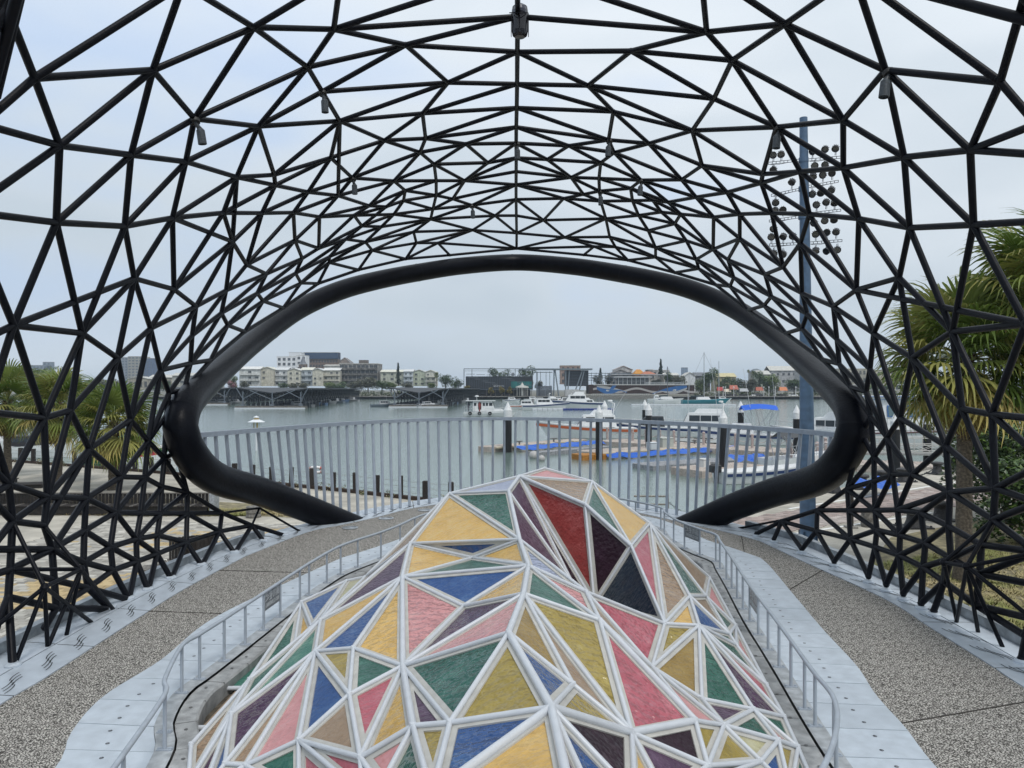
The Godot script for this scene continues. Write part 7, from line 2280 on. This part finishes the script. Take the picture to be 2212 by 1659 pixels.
	for c in [[1196, 858, 1197, 799], [1207, 856, 1199, 799], [1226, 856, 1230, 800], [1238, 858, 1258, 800], [1248, 858, 1262, 800], [1222, 858, 1222, 800], [1160, 856, 1160, 803]]:
		st = mb()
		tube(st, [tp.call(c[0], c[1]), tp.call(c[2], c[3])], 0.32, 8)
		build(tr, "leaning_column", st, mat("column_steel", Color(0.17, 0.20, 0.23), 0.5))
	for k in 9:
		st = mb()
		bx(st, tp.call(1176, 835 + k * 2.5, 0.5 + k * 0.35), v3(7.4, 0.5, 0.5))
		build(tr, "step", st, mat("step_dark", Color(0.045, 0.055, 0.07), 0.6))
	st = mb()
	for x in [1160, 1177, 1190]: tube(st, [tp.call(x, 856, 4), tp.call(x, 832, 0.5)], 0.14, 6)
	bx(st, tp.call(1174, 804, -2), v3(9, 0.25, 5))
	for x in [1160, 1168, 1180, 1188]: bx(st, tp.call(x, 819, -2), v3(0.22, 7.5, 0.22))
	build(tr, "stair_rail", st, frame)
	st = mb()
	for y in [806, 811, 816, 821]: bx(st, tp.call(1300, y, -5), v3((1365 - 1225) / FOCAL * d, 0.28, 0.6))
	for k in 9: bx(st, tp.call(1280 + k * 10.0, 818, -5), v3(0.2, 6.2, 0.2))
	build(tr, "walkway_frame", st, frame)
	st = mb()
	bx(st, tp.call(1236, 850, -1), v3(7.0, 4.0, 5.0))
	build(tr, "white_kiosk", st, worn("kiosk", Color(0.55, 0.56, 0.56), 0.7, 0.2, 0.8))
	house("pinkish round cornered block above the tower roof", 1211, 1254, 790, 830, 470, Color(0.40, 0.29, 0.24), {"floors": 3, "bays": 4, "wf": 0.4, "name": "flats", "cat": "building"})
	# carousel
	var cr := thing("carousel", "white carousel pavilion with a pointed dome on the far quay", "carousel", px(1128, 855, 374))
	st = mb()
	lathe(st, [Vector2(3.0, 3.9), Vector2(3.2, 3.8), Vector2(3.2, 4.5), Vector2(1.4, 5.0), Vector2(0.8, 5.1), Vector2(0.75, 5.5), Vector2(0.3, 6.0), Vector2(0.05, 6.8), Vector2(0, 6.8)], 20)
	build(cr, "roof", st, worn("carousel_white", Color(0.66, 0.65, 0.60), 0.5, 0.4, 0.8))
	st = mb()
	for k in 12: tube(st, [v3(cos(k * TAU / 12) * 2.7, 0, sin(k * TAU / 12) * 2.7), v3(cos(k * TAU / 12) * 2.7, 3.9, sin(k * TAU / 12) * 2.7)], 0.09, 6)
	tube(st, [v3(0, 0, 0), v3(0, 3.9, 0)], 0.7, 10)
	build(cr, "column", st, worn("carousel_white", Color.WHITE))
	# mural wall with a café on top
	var dm := 374.0
	var mw := thing("mural_wall", "long brown quay wall painted with two blue whales and pale waves", "wall", px(1400, 856, dm))
	var o5 := px(1400, 856, dm)
	var mp := func(x: float, y: float, dz := 0.0) -> Vector3: return px(x, y, dm) - o5 + v3(0, 0, dz)
	var wa: Vector3 = mp.call(1272, 851)
	var wb: Vector3 = mp.call(1500, 831)
	block(mw, "wall", wa, wb, 14, worn("mural_brown", Color(0.055, 0.032, 0.026), 0.8, 0.2, 0.6))
	var face := QuadMesh.new()
	face.size = Vector2(wb.x - wa.x, wb.y - wa.y)
	var fm := StandardMaterial3D.new()
	fm.albedo_texture = mural_texture()
	fm.roughness = 0.8
	part(mw, "painting", face, fm, Transform3D(Basis(), (wa + wb) * 0.5 + v3(0, 0, 0.03)))
	block(mw, "coping", mp.call(1282, 832, 0.3), mp.call(1500, 830.3, 0.3), 14.6, mat("coping", Color(0.5, 0.5, 0.48), 0.7))
	block(mw, "quay_apron", mp.call(1262, 862, 6), mp.call(1412, 854, 6), 8, worn("apron", Color(0.30, 0.285, 0.26), 0.85, 0.2, 0.6))
	st = mb()
	for k in 44: tube(st, [mp.call(1395 + k * 1.9, 830.5, 0), mp.call(1395 + k * 1.9, 826, 0)], 0.05, 5)
	for y in [826, 828]: tube(st, [mp.call(1395, y, 0), mp.call(1477, y, 0)], 0.06, 5)
	for k in 30: tube(st, [mp.call(1275 + k * 4.2, 854.5, 5.5), mp.call(1275 + k * 4.2, 850.5, 5.5)], 0.05, 5)
	tube(st, [mp.call(1275, 850.5, 5.5), mp.call(1400, 850.5, 5.5)], 0.05, 5)
	build(mw, "railing", st, mat("far_rail", Color(0.5, 0.53, 0.55), 0.5))
	var cf := thing("roof_cafe", "glass fronted café with a flat double roof on top of the mural wall", "building", px(1365, 830.5, dm + 4))
	var o6 := px(1365, 830.5, dm + 4)
	var cp := func(x: float, y: float, dz := 0.0) -> Vector3: return px(x, y, dm + 4) - o6 + v3(0, 0, dz)
	block(cf, "glass_hall", cp.call(1334, 830.5, -1), cp.call(1402, 816, -1), 7, mat("cafe_glass", Color(0.09, 0.095, 0.10), 0.2))
	block(cf, "roof_slab", cp.call(1326, 815.8, 1), cp.call(1408, 813, 1), 10, mat("cafe_roof", Color(0.34, 0.35, 0.36), 0.6))
	block(cf, "upper_slab", cp.call(1322, 810, 0.5), cp.call(1440, 808.4, 0.5), 9, mat("cafe_roof", Color.WHITE))
	for k in 8:
		st = mb()
		tube(st, [cp.call(1336 + k * 9.5, 830.5, 0), cp.call(1336 + k * 9.5, 815, 0)], 0.14, 6)
		build(cf, "column", st, mat("cafe_column", Color(0.42, 0.44, 0.45), 0.5))
	for k in 7:
		st = mb()
		bx(st, cp.call(1341 + k * 9.5, 823, -0.95), v3(1.5, 0.12, 0.1))
		build(cf, "window_bar", st, mat("cafe_column", Color.WHITE))
	# buildings behind, right half
	house("white gabled hall behind the café with a round crest", 1328, 1366, 791, 834, 440, Color(0.56, 0.56, 0.55), {"floors": 2, "bays": 3, "roof": "gable", "wall": 0.80, "rc": Color(0.36, 0.30, 0.27)})
	house("grey gable in front of the white hall", 1318, 1362, 799, 834, 425, Color(0.40, 0.40, 0.40), {"floors": 2, "bays": 2, "roof": "gable", "wall": 0.74, "rc": Color(0.25, 0.23, 0.22)})
	house("temple with a bright orange tiled roof", 1372, 1392, 797.5, 834, 430, Color(0.35, 0.16, 0.08), {"floors": 1, "bays": 2, "roof": "hip", "wall": 0.72, "rc": Color(0.62, 0.27, 0.03), "name": "temple", "cat": "temple"})
	house("house with a salmon red roof beside the temple", 1388, 1416, 802, 834, 424, Color(0.45, 0.42, 0.38), {"floors": 2, "bays": 2, "roof": "hip", "wall": 0.8, "rc": Color(0.50, 0.18, 0.10)})
	house("grey block behind the salmon roof", 1400, 1412, 799, 834, 450, Color(0.25, 0.25, 0.25), {"floors": 2, "bays": 2})
	house("long white flat roofed hall right of the temple", 1410, 1446, 800, 834, 436, Color(0.45, 0.45, 0.44), {"floors": 2, "bays": 4, "rc": Color(0.68, 0.68, 0.66)})
	house("low white sheeted roof behind the sailboat mast", 1434, 1466, 806, 834, 428, Color(0.45, 0.43, 0.38), {"floors": 1, "bays": 3, "roof": "shed", "rc": Color(0.66, 0.65, 0.60)})
	house("bright white gabled boathouse behind the two masted sailboat", 1479, 1502, 805, 846, 410, Color(0.70, 0.72, 0.73), {"floors": 1, "bays": 1, "wf": 0.0, "roof": "gable", "wall": 0.8, "dirt": 0.92})
	house("grey roofed shed right of the white boathouse", 1502, 1534, 805, 846, 412, Color(0.25, 0.26, 0.27), {"floors": 1, "bays": 3, "roof": "shed", "rc": Color(0.17, 0.18, 0.2)})
	house("house with a pale yellow roof among the right trees", 1546, 1590, 806.5, 846, 420, Color(0.52, 0.47, 0.30), {"floors": 2, "bays": 4, "roof": "shed", "rc": Color(0.66, 0.58, 0.33), "wall": 0.8})
	house("far pale blue tower on the right skyline", 1474, 1486, 794, 834, 1300, Color(0.25, 0.33, 0.45), {"floors": 8, "bays": 3, "gl": 2, "name": "office_block", "cat": "building"})
	house("light green house left of the big white warehouse", 1637, 1664, 801, 846, 430, Color(0.50, 0.54, 0.44), {"floors": 2, "bays": 3, "roof": "shed"})
	house("big pale grey warehouse above the trees by the rim tube", 1663, 1722, 791, 846, 440, Color(0.55, 0.56, 0.57), {"floors": 3, "bays": 5, "wf": 0.4, "hf": 0.3, "roof": "shed", "name": "warehouse", "cat": "warehouse"})
	house("small house with a grey pyramid roof and thin mast", 1629, 1648, 796, 846, 460, Color(0.45, 0.44, 0.40), {"floors": 3, "bays": 2, "roof": "hip", "wall": 0.86, "rc": Color(0.17, 0.2, 0.22)})
	house("pale hall seen through the right lattice", 1812, 1880, 797, 846, 420, Color(0.56, 0.53, 0.44), {"floors": 3, "bays": 8, "wf": 0.5, "roof": "flat", "name": "hall", "cat": "building"})
	house("cream block beside the right palm crown", 1884, 1962, 800, 846, 415, Color(0.58, 0.55, 0.42), {"floors": 3, "bays": 8, "wf": 0.5, "name": "hall", "cat": "building", "tank": true})
	house("white house between the rim tube and the pale hall", 1730, 1808, 800, 846, 425, Color(0.55, 0.55, 0.53), {"floors": 3, "bays": 7, "ragged": true})
	# trees
	var lush := [Color(0.05, 0.095, 0.022), Color(0.075, 0.125, 0.03), Color(0.04, 0.075, 0.02)]
	var grey := [Color(0.10, 0.105, 0.06), Color(0.13, 0.13, 0.085), Color(0.08, 0.085, 0.05)]
	var bright := [Color(0.11, 0.16, 0.03), Color(0.08, 0.13, 0.025), Color(0.14, 0.18, 0.04)]
	var tl := [[20, 800, 846, 110, lush, "broad tree on the far left skyline"], [85, 796, 846, 130, bright, "pale broad tree below the blue grey far left block"], [140, 806, 846, 80, lush, "tree right of the pale broad tree on the left"], [190, 822, 846, 70, lush, "low tree left of the far office block"], [235, 818, 846, 60, grey, "bushy tree in front of the far office block"], [345, 822, 846, 50, lush, "dark tree before the low warehouses"],
		[505, 812, 842, 26, bright, "slender light tree left of the town houses"], [527, 822, 842, 22, grey, "thin tree before the arched town house"], [612, 828, 842, 26, lush, "round dark tree before the white town house"], [634, 828, 842, 26, grey, "grey green tree before the teal awning"], [655, 828, 842, 28, grey, "brownish tree before the pale blue house"], [712, 826, 842, 34, bright, "light tree before the vine covered house"], [735, 824, 842, 40, lush, "broad tree before the grey flats, left one"], [765, 820, 842, 44, grey, "broad grey tree before the grey flats, middle one"], [795, 815, 842, 50, grey, "tall grey tree before the grey flats, right one"], [825, 822, 842, 44, lush, "tree left of the column pine"], [845, 826, 842, 26, bright, "light tree at the foot of the column pine"], [880, 828, 842, 34, grey, "low tree before the white and blue house"], [962, 810, 842, 40, lush, "green tree right of the far palm"], [985, 813, 842, 36, lush, "green tree left of the black building"], [932, 828, 842, 26, bright, "light bush below the far palm"],
		[1066, 793, 846, 44, lush, "dark treetop above the black building's left roof"], [1092, 794, 846, 40, lush, "dark treetop above the black building, middle one"], [1132, 790, 846, 50, lush, "dark treetop above the black building's right roof"], [1165, 820, 852, 22, grey, "tree seen through the stair tower"], [1290, 808, 834, 30, grey, "tree behind the walkway frames"], [1315, 812, 834, 24, grey, "grey tree left of the café"], [1417, 816, 834, 26, grey, "tree right of the café"], [1462, 812, 834, 44, grey, "pale grey tree left of the white boathouse"], [1445, 804, 830, 26, lush, "dark tree behind the white flat roof"],
		[1515, 812, 850, 44, bright, "bright green tree behind the sailboat masts"], [1532, 795, 830, 46, lush, "large dark tree above the grey shed"], [1560, 812, 850, 40, lush, "green tree below the yellow roof, left one"], [1585, 816, 850, 44, lush, "green tree below the yellow roof, right one"], [1613, 808, 852, 52, grey, "big grey green tree right of the yellow roof"], [1664, 807, 853, 60, bright, "bright round tree before the warehouse"], [1715, 820, 853, 48, lush, "dark green tree nearest the rim tube"], [1755, 822, 853, 40, lush, "tree just behind the floodlight mast"], [1835, 826, 853, 40, grey, "tree before the pale hall"], [1900, 828, 853, 60, lush, "tree before the cream block"], [1640, 800, 840, 36, lush, "dark tree behind the light green house"], [1960, 822, 853, 60, lush, "tree below the right palm crown"]]
	var k2 := 0
	for q in tl:
		tree(q[5], q[0], q[1], q[2], q[3], 410.0 if q[1] < 796 and q[0] > 1000 and q[0] < 1200 else (388.0 if q[2] < 845 else 390.0), q[4], 300 + k2)
		k2 += 1
	tree("small tree covered in pink blossom left of the town houses", 500, 822, 842, 26, 384, [Color(0.42, 0.18, 0.24), Color(0.34, 0.15, 0.18), Color(0.12, 0.12, 0.05)], 777, "blossom_tree")
	pine("tall column pine before the green grey town house", 860, 783, 834, 13, 390)
	pine("tall column pine on the skyline right of the white flat roof", 1427.5, 775, 812, 11, 400)
	pine("small column pine left of the white gabled hall", 1297, 795, 818, 9, 400)
	for q in [[943, 803, 838, 14, "far palm with a shaggy head at the end of the town houses"], [1617, 795, 830, 8, "thin palm above the right trees, left of a pair"], [1626, 797, 830, 8, "thin palm above the right trees, right of a pair"], [220, 812, 842, 9, "thin palm on the left skyline"]]:
		var at := px(q[0], q[2], 392)
		var hh: float = (q[2] - q[1]) / FOCAL * 392
		palm(q[4], at, hh - 1.6, q[3] / FOCAL * 392 * 0.40, int(q[0]), 0.55, 26)
	# low green belt between the sheds and the houses
	var gb := thing("garden_belt", "low belt of shrubs along the far quay below the town houses", "shrubs", v3(0, -2, -382))
	var cl := []
	for k in 90:
		var gx := lerpf(496, 1000, k / 89.0) + rng.randf_range(-3, 3)
		cl.append([v3((gx - 1106) / FOCAL * 382, rng.randf_range(0.6, 2.2), rng.randf_range(-2, 2)), rng.randf_range(1.2, 2.3), 0.8])
	for k in 60: cl.append([v3((lerpf(1500, 1960, k / 59.0) - 1106) / FOCAL * 382, rng.randf_range(0.5, 1.4), -4.0), rng.randf_range(0.9, 1.7), 0.8])
	leaf_cloud(gb, "foliage", cl, 9000, 0.7, [Color(0.06, 0.10, 0.03), Color(0.10, 0.13, 0.05), Color(0.05, 0.075, 0.025), Color(0.14, 0.16, 0.06)], 91)
	gb.set_meta("kind", "stuff")
	# awnings, lamps, cars on the right far quay
	for q in [[1548, 1562, 836, 846, Color(0.40, 0.05, 0.04), "red awning at the left of the far stalls"], [1574, 1594, 832, 846, Color(0.40, 0.13, 0.09), "faded red awning behind the lamp posts"], [1563, 1578, 840, 848, Color(0.60, 0.54, 0.42), "cream awning between the red ones"], [1596, 1616, 839, 848, Color(0.38, 0.39, 0.40), "grey awning on the far quay"], [1631, 1648, 836, 848, Color(0.36, 0.11, 0.07), "brick red awning left of the bright round tree"], [1682, 1700, 836, 843, Color(0.55, 0.20, 0.09), "orange awning right of the bright round tree"]]:
		var a := px(q[0], q[3], 380)
		var b := px(q[1], q[2], 380)
		var o := thing("market_awning", q[5], "awning", v3((a.x + b.x) * 0.5, -2.0, -380))
		var hh := b.y + 2.0
		var ww := b.x - a.x
		st = mb()
		fquad(st, v3(-ww * 0.5, hh * 0.62, 1.5), v3(ww * 0.5, hh * 0.62, 1.5), v3(ww * 0.4, hh, 0), v3(-ww * 0.4, hh, 0), v3(0, 1, 1))
		fquad(st, v3(-ww * 0.5, hh * 0.62, -1.5), v3(ww * 0.5, hh * 0.62, -1.5), v3(ww * 0.4, hh, 0), v3(-ww * 0.4, hh, 0), v3(0, 1, -1))
		build(o, "canvas", st, mat("awning%d" % int(q[0]), q[4], 0.8))
		st = mb()
		for s in [-1, 1]:
			for z in [-1.4, 1.4]: tube(st, [v3(s * ww * 0.47, 0, z), v3(s * ww * 0.47, hh * 0.63, z)], 0.07, 6)
		bx(st, v3(0, 0.6, -0.6), v3(ww * 0.8, 1.2, 1.0))
		build(o, "stall", st, mat("stall_dark", Color(0.08, 0.075, 0.07), 0.8))
	var lamp0: Node3D = null
	var names := ["left end of the row", "second from the left", "third from the left", "fourth from the left", "fifth from the left", "sixth from the left", "nearest the rim tube"]
	var li := 0
	for x in [1562, 1567, 1585, 1650, 1661, 1675, 1719]:
		var p := px(x, 853, 376)
		p.y = -1.9
		var lab: String = "white quay lamp post on the right far shore, " + names[li]
		if lamp0 == null:
			lamp0 = thing("quay_lamp", lab, "lamp post", p, 0.0, "white lamp posts on the far quay")
			st = mb()
			tube(st, [v3(0, 0, 0), v3(0, 4.4, 0)], [0.18, 0.12], 8)
			build(lamp0, "post", st, mat("lamp_white", Color(0.62, 0.63, 0.63), 0.5))
			st = mb()
			lathe(st, [Vector2(0.1, 4.35), Vector2(0.4, 4.4), Vector2(0.34, 4.6), Vector2(0, 4.85)], 10)
			build(lamp0, "head", st, mat("lamp_white", Color.WHITE))
		else: copy_of(lamp0, lab, p)
		li += 1
	for c in [[1713, 850, white, "white car parked near the rim tube on the far quay"], [1633, 850, white, "white car half hidden by the second lamp pair"], [1640, 850.5, Color(0.1, 0.1, 0.11), "dark car behind the white one on the far quay"]]:
		var o := thing("parked_car", c[3], "car", px(c[0], 852, 378) * v3(1, 0, 1) + v3(0, -1.98, 0))
		st = mb()
		cham(st, v3(0, 0.6, 0), v3(4.3, 0.6, 1.75), 0.15)
		build(o, "body", st, mat("car_%d" % int(c[2].r * 100), c[2], 0.25))
		st = mb()
		cabin(st, -1.5, 1.2, 1.6, 0.85, 1.5, 0.7, 0.4)
		build(o, "cabin", st, mat("car_glass", Color(0.03, 0.035, 0.04), 0.1))
		for x in [-1.3, 1.3]:
			st = mb()
			tube(st, [v3(x, 0.32, -0.85), v3(x, 0.32, 0.88)], 0.32, 12)
			build(o, "wheel", st, mat("tyre", Color(0.015, 0.015, 0.015), 0.8))
	# shrubs in tubs along the far quay café
	for q in [[1010, 830, "yellowish potted shrub left of the far shop front"], [1084, 834, "yellow potted shrub below the shop sign"], [1100, 833, "tall potted palm bush by the carousel"], [1060, 836, "green potted bush in the middle of the shop front"]]:
		tree(q[2], q[0], q[1], 852, 14, 374, [Color(0.22, 0.17, 0.03), Color(0.12, 0.13, 0.03), Color(0.28, 0.21, 0.05)], int(q[0]), "potted_shrub")
	# right side quay continuing round the basin
	st = mb()
	sheet(st, land_poly([Vector2(90, 104), Vector2(400, 104), Vector2(420, 372), Vector2(210, 372)]), -2.02)
	tag(build(self, "right_bank", st, worn("concrete_ground", Color.WHITE)), "quay on the right side of the basin", "", "", "structure")
